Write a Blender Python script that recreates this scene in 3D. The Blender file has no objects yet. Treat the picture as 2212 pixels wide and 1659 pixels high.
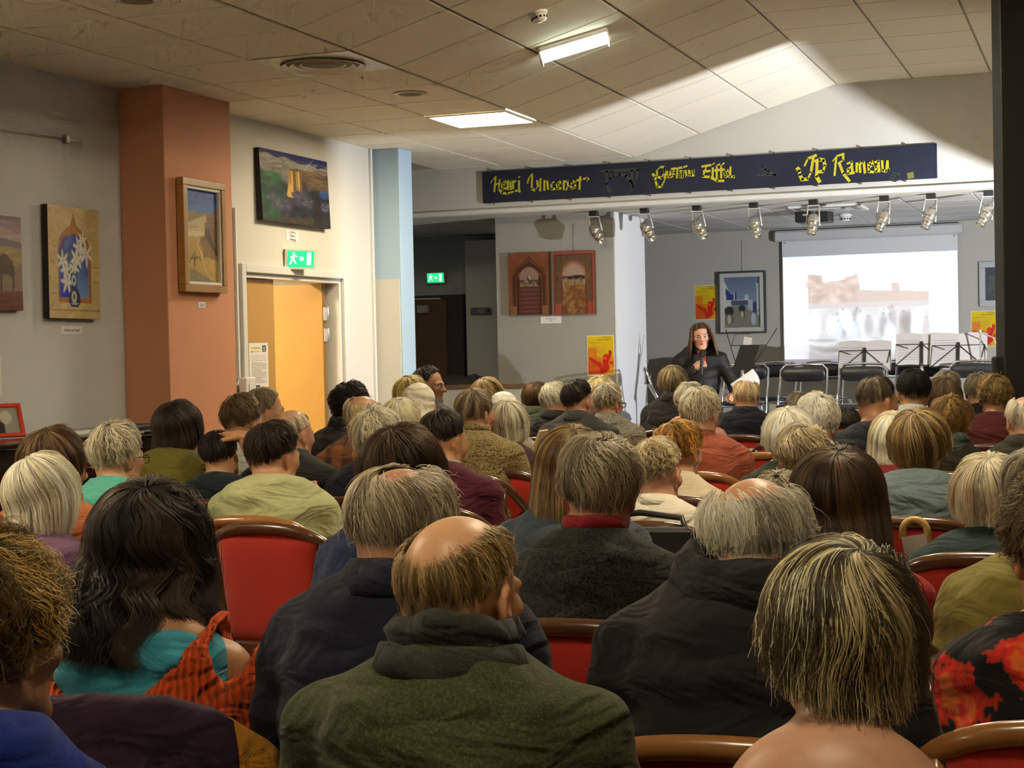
import bpy, math, random
import numpy as np
from mathutils import Vector, Matrix

random.seed(7)
RNG = np.random.default_rng(7)
scene = bpy.context.scene
COL = scene.collection

# ------------------------------------------------------------------ camera
F_PX, YAW, PITCH, ROLL = 3442.6, 0.35688, 0.02319, 0.02154
CAM = np.array([0.0, 0.0, 1.5])

def _cam_axes():
    cy, sy = math.cos(YAW), math.sin(YAW)
    cp, sp = math.cos(PITCH), math.sin(PITCH)
    f = np.array([-sy * cp, cy * cp, -sp])
    r0 = np.array([cy, sy, 0.0])
    d = np.cross(f, r0)
    cr, sr = math.cos(ROLL), math.sin(ROLL)
    return np.stack([cr * r0 + sr * d, -sr * r0 + cr * d, f])

AX = _cam_axes()
cam_data = bpy.data.cameras.new('camera')
cam = bpy.data.objects.new('camera', cam_data)
COL.objects.link(cam)
cam_data.sensor_fit = 'HORIZONTAL'
cam_data.sensor_width = 36.0
cam_data.lens = 36.0 * F_PX / 2212.0
cam_data.clip_start = 0.05
cam_data.clip_end = 100
_m = Matrix.Identity(4)
for _i in range(3):
    _m[_i][0] = AX[0][_i]
    _m[_i][1] = -AX[1][_i]
    _m[_i][2] = -AX[2][_i]
    _m[_i][3] = CAM[_i]
cam.matrix_world = _m
scene.camera = cam

# ------------------------------------------------------------------ world, exposure, lights
scene.view_settings.view_transform = 'Standard'
scene.view_settings.look = 'None'
scene.view_settings.gamma = 1.0
scene.view_settings.exposure = 1.32
scene.view_settings.use_curve_mapping = False
world = bpy.data.worlds.new('world')
scene.world = world
world.use_nodes = True
world.node_tree.nodes['Background'].inputs[0].default_value = (0.30, 0.27, 0.22, 1)
world.node_tree.nodes['Background'].inputs[1].default_value = 0.05
try:
    scene.cycles.max_bounces = 5
    scene.cycles.diffuse_bounces = 2
    scene.cycles.glossy_bounces = 2
    scene.cycles.transmission_bounces = 3
    scene.cycles.transparent_max_bounces = 5
    scene.cycles.sample_clamp_indirect = 4.0
    scene.cycles.use_denoising = True
    scene.cycles.use_adaptive_sampling = True
    scene.cycles.adaptive_threshold = 0.08
    scene.cycles.adaptive_min_samples = 12
    scene.cycles.caustics_reflective = False
    scene.cycles.caustics_refractive = False
except Exception:
    pass

PANEL_EMIT = 34.0           # square light panels in the ceiling
FLOOD_POWER = 340.0         # flood lamp on a stand beside the stage
FLOOD_POS = (0.80, 11.30, 1.667)
WARM = (1.0, 0.83, 0.56)

# ------------------------------------------------------------------ pixel helpers (2212 x 1659 frame)
def ray(px, py):
    d = np.array([(px - 1106.0) / F_PX, (py - 829.5) / F_PX, 1.0])
    return AX.T @ d
def at(px, py, Z):
    return CAM + ray(px, py) * Z
def hit_x(px, py, x):
    d = ray(px, py); return CAM + d * ((x - CAM[0]) / d[0])
def hit_y(px, py, y):
    d = ray(px, py); return CAM + d * ((y - CAM[1]) / d[1])
def hit_z(px, py, z):
    d = ray(px, py); return CAM + d * ((z - CAM[2]) / d[2])

# ------------------------------------------------------------------ materials
MATS = {}
def nodes_of(m):
    m.use_nodes = True
    return m.node_tree.nodes, m.node_tree.links, m.node_tree.nodes['Principled BSDF']

def mat(name, col, rough=0.6, metal=0.0, spec=0.5, noise=0.0, nscale=40.0, bump=0.0, bscale=200.0, emit=None, estr=0.0, sheen=0.0, coat=0.0, stretch=None):
    if name in MATS:
        return MATS[name]
    m = bpy.data.materials.new(name)
    N, L, b = nodes_of(m)
    b.inputs['Base Color'].default_value = (*col, 1)
    b.inputs['Roughness'].default_value = rough
    b.inputs['Metallic'].default_value = metal
    b.inputs['Specular IOR Level'].default_value = spec
    if sheen:
        b.inputs['Sheen Weight'].default_value = sheen
    if coat:
        b.inputs['Coat Weight'].default_value = coat
        b.inputs['Coat Roughness'].default_value = 0.12
    if emit is not None:
        b.inputs['Emission Color'].default_value = (*emit, 1)
        b.inputs['Emission Strength'].default_value = estr
    if noise or bump:
        tc = N.new('ShaderNodeTexCoord')
        src = tc.outputs['Object']
        if stretch:
            mp = N.new('ShaderNodeMapping'); mp.inputs['Scale'].default_value = stretch
            L.new(src, mp.inputs['Vector']); src = mp.outputs['Vector']
    if noise:
        n = N.new('ShaderNodeTexNoise'); n.inputs['Scale'].default_value = nscale; n.inputs['Detail'].default_value = 6
        L.new(src, n.inputs['Vector'])
        mx = N.new('ShaderNodeMix'); mx.data_type = 'RGBA'
        lo = [max(0, c * (1 - noise)) for c in col]; hi = [min(1, c * (1 + noise)) for c in col]
        mx.inputs[6].default_value = (*lo, 1); mx.inputs[7].default_value = (*hi, 1)
        L.new(n.outputs['Fac'], mx.inputs[0]); L.new(mx.outputs[2], b.inputs['Base Color'])
    if bump:
        n2 = N.new('ShaderNodeTexNoise'); n2.inputs['Scale'].default_value = bscale; n2.inputs['Detail'].default_value = 3
        L.new(src, n2.inputs['Vector'])
        bp = N.new('ShaderNodeBump'); bp.inputs['Strength'].default_value = bump; bp.inputs['Distance'].default_value = 0.01
        L.new(n2.outputs['Fac'], bp.inputs['Height']); L.new(bp.outputs['Normal'], b.inputs['Normal'])
    MATS[name] = m
    return m

def mat_attr(name, attr='pcol', rough=0.6, spec=0.3, emit=0.0, bump=0.0, bscale=60.0, sss=0.0):
    """material that takes its flat print colour from a colour attribute"""
    if name in MATS:
        return MATS[name]
    m = bpy.data.materials.new(name)
    N, L, b = nodes_of(m)
    a = N.new('ShaderNodeAttribute'); a.attribute_name = attr
    L.new(a.outputs['Color'], b.inputs['Base Color'])
    b.inputs['Roughness'].default_value = rough
    b.inputs['Specular IOR Level'].default_value = spec
    if emit:
        L.new(a.outputs['Color'], b.inputs['Emission Color'])
        b.inputs['Emission Strength'].default_value = emit
    if bump:
        tc = N.new('ShaderNodeTexCoord')
        n2 = N.new('ShaderNodeTexNoise'); n2.inputs['Scale'].default_value = bscale; n2.inputs['Detail'].default_value = 4
        L.new(tc.outputs['Object'], n2.inputs['Vector'])
        bp = N.new('ShaderNodeBump'); bp.inputs['Strength'].default_value = bump; bp.inputs['Distance'].default_value = 0.01
        L.new(n2.outputs['Fac'], bp.inputs['Height']); L.new(bp.outputs['Normal'], b.inputs['Normal'])
    MATS[name] = m
    return m

def s2l(r, g, b):
    """sRGB 0-255 to linear"""
    o = []
    for c in (r, g, b):
        c = c / 255.0
        o.append(c / 12.92 if c <= 0.04045 else ((c + 0.055) / 1.055) ** 2.4)
    return tuple(o)

# ------------------------------------------------------------------ object helpers
def tag(o, label=None, cat=None, group=None, kind=None):
    if label: o['label'] = label
    if cat: o['category'] = cat
    if group: o['group'] = group
    if kind: o['kind'] = kind
    return o

def empty(name, loc=(0, 0, 0), rz=0.0, parent=None):
    o = bpy.data.objects.new(name, None)
    o.empty_display_size = 0.1
    o.location = loc
    o.rotation_euler = (0, 0, rz)
    o.parent = parent
    COL.objects.link(o)
    return o

def link_mesh(name, me, m=None, parent=None):
    o = bpy.data.objects.new(name, me)
    if m is not None and not me.materials:
        for x in (m if isinstance(m, (list, tuple)) else [m]):
            me.materials.append(x)
    o.parent = parent
    COL.objects.link(o)
    return o

def mesh_np(name, V, Fq, smooth=True, col=None, attr='pcol'):
    """mesh from numpy arrays: V (n,3), Fq (m,3|4)"""
    me = bpy.data.meshes.new(name)
    V = np.ascontiguousarray(V, dtype=np.float32); Fq = np.ascontiguousarray(Fq, dtype=np.int32)
    n, (m, k) = len(V), Fq.shape
    me.vertices.add(n); me.vertices.foreach_set('co', V.ravel())
    me.loops.add(m * k); me.loops.foreach_set('vertex_index', Fq.ravel())
    me.polygons.add(m)
    me.polygons.foreach_set('loop_start', np.arange(0, m * k, k, dtype=np.int32))
    me.polygons.foreach_set('use_smooth', np.full(m, smooth, dtype=bool))
    if col is not None:
        a = me.color_attributes.new(attr, 'FLOAT_COLOR', 'POINT')
        c4 = np.ones((n, 4), dtype=np.float32); c4[:, :3] = col
        a.data.foreach_set('color', c4.ravel())
    me.update(calc_edges=True)
    me.validate()
    return me

class MB:
    """collects simple solids into one mesh"""
    def __init__(s):
        s.v = []; s.f = []; s.sm = []
    def add(s, vs, fs, smooth=False):
        b = len(s.v)
        s.v += [tuple(float(c) for c in v) for v in vs]
        s.f += [tuple(i + b for i in f) for f in fs]
        s.sm += [smooth] * len(fs)
        return s
    def box(s, c, d, R=None, bev=0.0):
        x, y, z = d[0] / 2, d[1] / 2, d[2] / 2
        if bev > 0:
            bev = min(bev, x * .9, y * .9, z * .9)
            vs = []
            for sx in (-1, 1):
                for sy in (-1, 1):
                    for sz in (-1, 1):
                        vs += [(sx * (x - bev), sy * (y - bev), sz * z), (sx * (x - bev), sy * y, sz * (z - bev)), (sx * x, sy * (y - bev), sz * (z - bev))]
            def I(sx, sy, sz, k): return ((sx > 0) * 4 + (sy > 0) * 2 + (sz > 0)) * 3 + k
            fs = []
            for sgn in (-1, 1):
                q = [I(-1, -1, sgn, 0), I(1, -1, sgn, 0), I(1, 1, sgn, 0), I(-1, 1, sgn, 0)]; fs.append(q if sgn > 0 else q[::-1])
                q = [I(-1, sgn, -1, 1), I(1, sgn, -1, 1), I(1, sgn, 1, 1), I(-1, sgn, 1, 1)]; fs.append(q if sgn < 0 else q[::-1])
                q = [I(sgn, -1, -1, 2), I(sgn, 1, -1, 2), I(sgn, 1, 1, 2), I(sgn, -1, 1, 2)]; fs.append(q if sgn > 0 else q[::-1])
            for a in (-1, 1):
                for b in (-1, 1):
                    fs.append([I(-1, a, b, 0), I(1, a, b, 0), I(1, a, b, 1), I(-1, a, b, 1)])
                    fs.append([I(a, -1, b, 0), I(a, 1, b, 0), I(a, 1, b, 2), I(a, -1, b, 2)])
                    fs.append([I(a, b, -1, 1), I(a, b, 1, 1), I(a, b, 1, 2), I(a, b, -1, 2)])
                    for c2 in (-1, 1):
                        fs.append([I(a, b, c2, 0), I(a, b, c2, 1), I(a, b, c2, 2)])
        else:
            vs = [(-x, -y, -z), (x, -y, -z), (x, y, -z), (-x, y, -z), (-x, -y, z), (x, -y, z), (x, y, z), (-x, y, z)]
            fs = [(0, 3, 2, 1), (4, 5, 6, 7), (0, 1, 5, 4), (1, 2, 6, 5), (2, 3, 7, 6), (3, 0, 4, 7)]
        if R is not None:
            vs = [tuple(R @ Vector(v)) for v in vs]
        vs = [(v[0] + c[0], v[1] + c[1], v[2] + c[2]) for v in vs]
        return s.add(vs, fs)
    def bb(s, x0, x1, y0, y1, z0, z1, bev=0.0):
        return s.box(((x0 + x1) / 2, (y0 + y1) / 2, (z0 + z1) / 2), (abs(x1 - x0), abs(y1 - y0), abs(z1 - z0)), None, bev)
    def tube(s, pts, r, n=8, cap=True, closed=False):
        P = [Vector(p) for p in pts]; m = len(P)
        rs = r if isinstance(r, (list, tuple)) else [r] * m
        T = []
        for i in range(m):
            a = P[i - 1] if (i > 0 or closed) else P[i]
            b = P[(i + 1) % m] if (i < m - 1 or closed) else P[i]
            t = b - a
            T.append(t.normalized() if t.length > 1e-9 else Vector((0, 0, 1)))
        u = T[0].orthogonal().normalized()
        vs = []
        for i in range(m):
            u = (u - T[i] * u.dot(T[i]))
            u = u.normalized() if u.length > 1e-6 else T[i].orthogonal().normalized()
            w = T[i].cross(u)
            for k in range(n):
                a = 2 * math.pi * k / n
                vs.append(P[i] + (u * math.cos(a) + w * math.sin(a)) * rs[i])
        fs = []
        for i in range(m if closed else m - 1):
            j = (i + 1) % m
            for k in range(n):
                k2 = (k + 1) % n
                fs.append((i * n + k, i * n + k2, j * n + k2, j * n + k))
        s.add(vs, fs, True)
        if cap and not closed:
            b = len(s.v) - m * n
            s.f.append(tuple(b + k for k in range(n))[::-1]); s.sm.append(False)
            s.f.append(tuple(b + (m - 1) * n + k for k in range(n))); s.sm.append(False)
        return s
    def lathe(s, prof, n=20, M=None, smooth=True):
        vs = []
        for (r, z) in prof:
            for k in range(n):
                a = 2 * math.pi * k / n
                v = Vector((r * math.cos(a), r * math.sin(a), z))
                vs.append(tuple(M @ v) if M is not None else tuple(v))
        fs = []
        for i in range(len(prof) - 1):
            for k in range(n):
                k2 = (k + 1) % n
                fs.append((i * n + k, i * n + k2, (i + 1) * n + k2, (i + 1) * n + k))
        if prof[0][0] > 1e-6: fs.append(tuple(range(n))[::-1])
        if prof[-1][0] > 1e-6: fs.append(tuple((len(prof) - 1) * n + k for k in range(n)))
        return s.add(vs, fs, smooth)
    def prism(s, poly, a, b):
        """poly: list of 3D points (planar), extruded by vector from a*dir to b*dir -- a,b are Vectors"""
        n = len(poly)
        vs = [Vector(p) + Vector(a) for p in poly] + [Vector(p) + Vector(b) for p in poly]
        fs = [tuple(range(n))[::-1], tuple(range(n, 2 * n))] + [(i, (i + 1) % n, n + (i + 1) % n, n + i) for i in range(n)]
        return s.add(vs, fs)
    def mesh(s, name):
        me = bpy.data.meshes.new(name)
        me.from_pydata(s.v, [], s.f)
        me.polygons.foreach_set('use_smooth', s.sm)
        me.update()
        return me
    def build(s, name, m=None, parent=None):
        return link_mesh(name, s.mesh(name), m, parent)

def copy_tree(o, parent=None):
    c = o.copy(); COL.objects.link(c); c.parent = parent
    for ch in o.children:
        copy_tree(ch, c)
    return c

def struct(o, label=None):
    o['kind'] = 'structure'
    if label: o['label'] = label
    return o

# ================================================================== the room
H_LOW, H_UP = 3.10, 3.587
X_WALL, X_WALL2 = -5.50, -5.43
X_FOLD, X_FOLD2 = -3.74, -2.02
Y_FRONT = 13.10
Y_SOFFIT = 13.50
Z_BEAM = 2.67
Y_BACK = 16.62
Z_STAGE = 0.50
Y_GRID0 = 6.45
TILE = 0.6

M_WALL = mat('wall paint pale blue grey', (0.60, 0.605, 0.62), 0.8, noise=0.03, nscale=3, bump=0.15, bscale=90)
M_WALLC = mat('wall paint cream', (0.66, 0.64, 0.58), 0.8, noise=0.03, nscale=3, bump=0.12, bscale=90)
M_PINK = mat('salmon paint', (0.66, 0.30, 0.17), 0.75, noise=0.05, nscale=2, bump=0.15, bscale=90)
M_BLUE = mat('sky blue paint', (0.42, 0.58, 0.72), 0.75, noise=0.04, nscale=2, bump=0.1, bscale=90)
M_WHITE = mat('white paint', (0.72, 0.72, 0.70), 0.55)
M_TILE = mat('mineral ceiling tile', (0.80, 0.745, 0.63), 0.9, noise=0.05, nscale=1.3, bump=0.1, bscale=120)
M_TILE2 = mat('newer pale ceiling tile', (0.80, 0.77, 0.69), 0.9, noise=0.03, nscale=2)
M_TBAR = mat('ceiling grid bar', (0.40, 0.34, 0.26), 0.6)
M_FLOOR = mat('beige vinyl floor', (0.52, 0.42, 0.27), 0.35, noise=0.12, nscale=4, coat=0.15)
M_BLACK = mat('matt black', (0.012, 0.012, 0.012), 0.55)
M_STAGEWALL = mat('stage wall grey', (0.46, 0.44, 0.385), 0.85, noise=0.04, nscale=2, bump=0.1, bscale=80)
M_DARKWALL = mat('corridor wall dark grey', (0.58, 0.60, 0.60), 0.85, noise=0.05, nscale=2)

# floor
struct(MB().bb(-8.5, 6.5, -4.0, Y_BACK + 0.2, -0.1, 0.0).build('floor', M_FLOOR), 'beige vinyl floor of the hall')

# ceiling: dark grid backing + one tile object per visible tile
ceil_root = struct(empty('ceiling'), 'beige suspended ceiling of square tiles, low at the side and raised along the middle')
tile_mesh = MB().box((0, 0, -0.006), (TILE - 0.013, TILE - 0.013, 0.012), None, 0.003).mesh('tile')
tile_mesh.materials.append(M_TILE)
tile_mesh2 = tile_mesh.copy(); tile_mesh2.materials.clear(); tile_mesh2.materials.append(M_TILE2)
half_mesh = MB().box((0, 0, -0.006), (TILE - 0.013, 0.05 - 0.008, 0.012), None, 0.003).mesh('tile_strip'); half_mesh.materials.append(M_TILE)
mb = MB()
sl = (H_UP - H_LOW) / (X_FOLD2 - X_FOLD)
for (xa, za, xb, zb) in ((-8.5, H_LOW, X_FOLD, H_LOW), (X_FOLD, H_LOW, X_FOLD2, H_UP), (X_FOLD2, H_UP, 6.5, H_UP)):
    mb.add([(xa, -4, za), (xb, -4, zb), (xb, Y_FRONT, zb), (xa, Y_FRONT, za), (xa, -4, za + .05), (xb, -4, zb + .05), (xb, Y_FRONT, zb + .05), (xa, Y_FRONT, za + .05)],
           [(0, 3, 2, 1), (4, 5, 6, 7), (0, 1, 5, 4), (1, 2, 6, 5), (2, 3, 7, 6), (3, 0, 4, 7)])
mb.build('ceiling_grid', M_TBAR, ceil_root)
NY0 = -3
PANELS = {}      # (column, row) cells taken by lamps or vents
TAKEN = {('low', 0, 6), ('low', 0, 2)}
ang_s = math.atan2(H_UP - H_LOW, X_FOLD2 - X_FOLD)
SLW = math.hypot(H_UP - H_LOW, X_FOLD2 - X_FOLD) / 3.0
slope_mesh = MB().box((0, 0, -0.006), (SLW - 0.016, TILE - 0.013, 0.012), None, 0.003).mesh('tile_slope'); slope_mesh.materials.append(M_TILE)
slope_half = MB().box((0, 0, -0.006), (SLW - 0.016, 0.05 - 0.008, 0.012), None, 0.003).mesh('tile_slope_strip'); slope_half.materials.append(M_TILE)
def put_tile(me, x, y, z, ry=0.0):
    o = link_mesh('tile', me, None, ceil_root)
    o.location = (x, y, z); o.rotation_euler = (0, ry, 0)
    return o
far = MB()
for j in range(-17, 12):
    yc = Y_GRID0 + TILE * (j + 0.5)
    strip = (j == 11)
    if strip: yc = Y_GRID0 + TILE * 11 + 0.025
    seen = j >= NY0
    for i in range(3):
        x = X_FOLD - TILE * (i + 0.5)
        if ('low', i, j) in TAKEN: pass
        elif seen: put_tile(half_mesh if strip else tile_mesh, x, yc, H_LOW)
        else: far.box((x, yc, H_LOW - .006), (TILE - .013, TILE - .013, .012))
        t = (i + .5) / 3
        xs, zs = X_FOLD + (X_FOLD2 - X_FOLD) * t, H_LOW + (H_UP - H_LOW) * t
        if seen: put_tile(slope_half if strip else slope_mesh, xs, yc, zs, -ang_s)
        else: far.box((xs, yc, zs - .006), (SLW - .016, TILE - .013, .012), Matrix.Rotation(-ang_s, 3, 'Y'))
    for i in range(14):
        x = X_FOLD2 + TILE * (i + 0.5)
        if j >= 3 and i < 5: put_tile(half_mesh if strip else (tile_mesh2 if (i, j) == (0, 8) else tile_mesh), x, yc, H_UP)
        elif not strip: far.box((x, yc, H_UP - .006), (TILE - .013, TILE - .013, .012))
o = far.build('far_tiles', M_TILE, ceil_root); o['kind'] = 'stuff'

# left wall (two planes either side of the salmon column)
struct(MB().bb(X_WALL - .2, X_WALL, -4, 8.5, 0, H_LOW).build('wall_left', M_WALL), 'pale blue grey side wall hung with paintings')
D_Y0, D_Y1, D_Z = 9.43, 10.89, 2.04
w = MB()
w.bb(X_WALL2 - .2, X_WALL2, 8.5, D_Y0, 0, H_LOW)
w.bb(X_WALL2 - .2, X_WALL2, D_Y1, 11.55, 0, H_LOW)
w.bb(X_WALL2 - .2, X_WALL2, D_Y0, D_Y1, D_Z, H_LOW)
struct(w.build('wall_left_door', M_WALLC), 'cream side wall around the doorway')
w = MB().bb(X_WALL2, X_WALL2 + .02, 11.43, 11.46, 0, H_LOW)
struct(w.build('trim_1', M_WHITE), 'thin white cable strip on the cream wall')
struct(MB().bb(X_WALL, -5.19, 8.13, 8.90, 0, H_LOW - .012, .004).build('salmon_column', M_PINK), 'salmon painted square column against the side wall')
bc = struct(empty('blue_column'), 'pale blue column with a cream lower panel')
MB().bb(X_WALL2 - .1, -5.20, 11.50, 11.75, 0, H_LOW - .012, .004).build('column_shaft', M_BLUE, bc)
MB().bb(X_WALL2 - .02, -5.215, 11.492, 11.502, 0, hit_y(840, 603, 11.5)[2]).build('cream_panel', M_WALLC, bc)
# walls behind the camera and to the right
struct(MB().bb(-5.7, 6.5, -4.2, -4, 0, 3.7).build('wall_rear', M_WALL))
struct(MB().bb(6.5, 6.7, -4.2, Y_BACK + .2, 0, 3.7).build('wall_right', M_WALLC))

# front wall: beam over the stage opening
w = MB()
w.bb(-8.5, 6.5, Y_FRONT, Y_SOFFIT, Z_BEAM, H_UP + .05)
struct(w.build('wall_front', M_WALLC), 'cream beam wall above the stage')
w = MB(); w.bb(-8.5, 6.5, Y_FRONT - .03, Y_FRONT, Z_BEAM + .005, Z_BEAM + .045, .006)
struct(w.build('trim_2', M_WHITE), 'white batten along the lower edge of the beam')
X_PIL0, X_PIL1 = hit_y(1073, 600, Y_SOFFIT)[0], hit_y(1328, 600, Y_SOFFIT)[0]
Y_PIL1 = 14.45
struct(MB().bb(X_PIL0, X_PIL1, Y_SOFFIT - .01, Y_PIL1, 0, Z_BEAM + .02).build('wall_stage_left', mat('shaded block paint', (0.36, 0.35, 0.32), .85, noise=.04, nscale=2, bump=.1, bscale=80)), 'grey block of wall beside the stage')  # wall paint darkened to stand in for weaker light on this front
struct(MB().bb(X_PIL1, X_PIL1 + .012, Y_SOFFIT - .01, Y_PIL1, 0, Z_BEAM + .02).build('trim_4', mat('floodlit reveal tone', (0.80, 0.80, 0.80), .8)), 'side face of the wall block beside the stage, coloured pale as if floodlit')  # separate pale plate: floodlight on this face put into its colour
Z_LEDGE = 1.14
lg = struct(empty('trim_3'), 'ledge with brown wooden edge below the recess')
MB().bb(-7.5, X_PIL1, Y_FRONT, Y_SOFFIT + .0, 0, Z_LEDGE).build('ledge_wall', mat('ledge paint pale grey', (0.55, 0.56, 0.55), 0.8, noise=0.04, nscale=2), lg)
MB().bb(-7.5, X_PIL1 + .005, Y_FRONT - .02, Y_SOFFIT - .012, Z_LEDGE, Z_LEDGE + .028, .004).build('wood_edge', mat('brown wood edge', (0.20, 0.12, 0.06), 0.5, noise=0.25, nscale=12), lg)
MB().bb(-7.5, X_PIL0 - .01, Y_SOFFIT, Y_BACK, Z_LEDGE - .05, Z_LEDGE + .01).build('ledge_top', mat('dark ledge top', (0.07, 0.055, 0.045), 0.7), lg)
# back wall of stage, side recess
struct(MB().bb(-8.5, 6.5, Y_BACK, Y_BACK + .2, 0, Z_BEAM + .1).build('wall_back', M_STAGEWALL), 'grey back wall of the stage')
struct(MB().bb(-7.7, -7.5, Y_FRONT, Y_BACK, 0, Z_BEAM + .1).build('wall_recess', M_DARKWALL))
struct(MB().bb(-8.5, X_WALL2 - .0, 11.75, 11.9, 0, H_LOW).build('wall_corner', M_WALLC))
# recess: dark wall, doorway and pale pilaster
struct(MB().bb(-7.5, X_PIL0, 15.5, 15.6, Z_LEDGE, Z_BEAM).build('wall_recess_back', M_DARKWALL), 'dark grey wall of the unlit recess')
p0, p1 = hit_y(1003, 520, 15.3), hit_y(1070, 520, 15.3)
struct(MB().bb(p0[0], p1[0] + .3, 15.30, 15.5, Z_LEDGE, p0[2], .004).build('pale_pilaster', mat('pilaster paint', (0.85, 0.84, 0.78), .8)), 'pale pilaster in the unlit recess')
a, b = hit_y(880, 640, 15.45), hit_y(1002, 640, 15.45)
dr = struct(empty('door_1'), 'brown door in the dark recess')
MB().bb(a[0], b[0], 15.42, 15.5, Z_LEDGE, a[2], .003).build('frame', mat('dark door frame', (0.06, 0.05, 0.045), .6), dr)
c2 = hit_y(965, 640, 15.42)[0]
MB().bb(a[0], c2, 15.39, 15.43, Z_LEDGE, a[2] - .05, .003).build('leaf', mat('brown door leaf', (0.16, 0.085, 0.045), .5, noise=.2, nscale=8, stretch=(8, 1, 1)), dr)
# pale bar stands in for a lamp tube's glint over that door, door closer
MB().bb(a[0] + .02, hit_y(952, 645, 15.38)[0], 15.36, 15.39, a[2] - .045, a[2] - .03).build('glint_strip', mat('pale glint bar', (.8, .8, .78), .4), dr)
q0, q1 = hit_y(903, 660, 15.37), hit_y(926, 676, 15.37)
MB().bb(q0[0], q1[0], 15.33, 15.39, q1[2], q0[2], .006).build('door_closer', mat('door closer grey', (.45, .46, .46), .5), dr)

# stage platform
struct(MB().bb(X_PIL1 + .012, 6.5, 12.80, Y_BACK - .002, 0, Z_STAGE).build('stage_platform', mat('stage carpet grey', (0.23, 0.23, 0.24), 0.9, noise=.15, nscale=60)), 'low grey stage platform under the folding chairs')
# stage ceiling tiles
sc_root = struct(empty('ceiling_stage'), 'low tiled ceiling above the stage')
MB().bb(-8.5, 6.5, Y_SOFFIT, Y_BACK, Z_BEAM + .012, Z_BEAM + .05).build('ceiling_grid', mat('stage ceiling bars', (0.62, 0.64, 0.68), .35), sc_root)
M_STILE = mat('stage ceiling tile', (0.60, 0.59, 0.56), 0.85, noise=.05, nscale=2)
st_mesh = tile_mesh.copy(); st_mesh.materials.clear(); st_mesh.materials.append(M_STILE)
st_half = MB().box((0, 0, -0.006), (TILE - 0.013, 0.10, 0.012), None, 0.003).mesh('tile_strip'); st_half.materials.append(M_STILE)
for i in range(-8, 6):
    for j in range(6):
        o = link_mesh('tile', st_half if j == 5 else st_mesh, None, sc_root)
        o.location = (-1.9 + TILE * i, Y_SOFFIT + .01 + (TILE * (j + .5) if j < 5 else 3.055), Z_BEAM + .012)

# black post and yellowish pillar at the right edge
pL = at(2151, 100, 9.0); pR = at(2206, 100, 9.0)
px0, py0 = pL[0], pL[1]
wpost = float(np.linalg.norm(pR - pL))
post = struct(empty('black_post', (float((pL[0] + pR[0]) / 2), float((pL[1] + pR[1]) / 2), 0), YAW), 'tall black post at the edge of the hall')
MB().box((0, 0, H_UP / 2 - .01), (wpost, .16, H_UP - .02), None, .006).build('post_shaft', M_BLACK, post)
MB().box((-wpost / 2 - .02, -.02, hit_y(2165, 800, py0)[2]), (.06, .06, .16), None, .01).build('post_bracket', M_BLACK, post)
pY = at(2209, 100, 10.0); 
struct(MB().bb(pY[0] - .005, pY[0] + .35, pY[1], pY[1] + .35, 0, H_UP - .013, .004).build('cream_pillar', mat('yellow cream paint', (.72, .60, .30), .7)), 'cream yellow pillar at the far edge behind the black post')
# ================================================================== lamps and ceiling fittings
def light_panel(name, x, y, z, label, strength=PANEL_EMIT, size=TILE, ry=0.0, group=None, col=WARM):
    r = empty(name, (x, y, z)); r.rotation_euler = (0, ry, 0)
    tag(r, label, 'ceiling light', group)
    f = MB()
    h = size / 2
    for (cx, cy, sx, sy) in ((0, h - .012, size - .01, .024), (0, -h + .012, size - .01, .024), (h - .012, 0, .024, size - .01), (-h + .012, 0, .024, size - .01)):
        f.box((cx, cy, -.004), (sx, sy, .014), None, .003)
    f.build('frame', M_WHITE, r)
    em = mat('panel glow %.1f %.2f' % (strength, col[2]), (.9, .9, .9), .5, emit=col, estr=strength)
    MB().box((0, 0, 0), (size - .05, size - .05, .006)).build('diffuser', em, r)
    return r

light_panel('ceiling_panel_light', X_FOLD - .3, Y_GRID0 + TILE * 6.5, H_LOW - .012, 'glowing square light panel in the low ceiling near the blue column', 31.0)
# further panels of the same kind, above and behind the viewer
PNAMES = ['square light panel in the low ceiling over the left rear rows', 'square light panel in the raised ceiling over the middle rows', 'square light panel in the raised ceiling over the viewer', 'square light panel in the low ceiling behind the viewer', 'square light panel in the raised ceiling over the front rows']
for k, (x, y, z, ry, s) in enumerate(((-4.04, 3.15, H_LOW - .012, 0, 32.0), (-.52, 5.2, H_UP - .012, 0, 36.0), (-.52, 1.0, H_UP - .012, 0, 17.0), (-4.04, -.9, H_LOW - .012, 0, 16.0), (-1.72, 8.25, H_UP - .012, 0, 26.0))):
    light_panel('ceiling_panel_light', x, y, z, PNAMES[k], s, TILE, ry, 'panels overhead')

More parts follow.
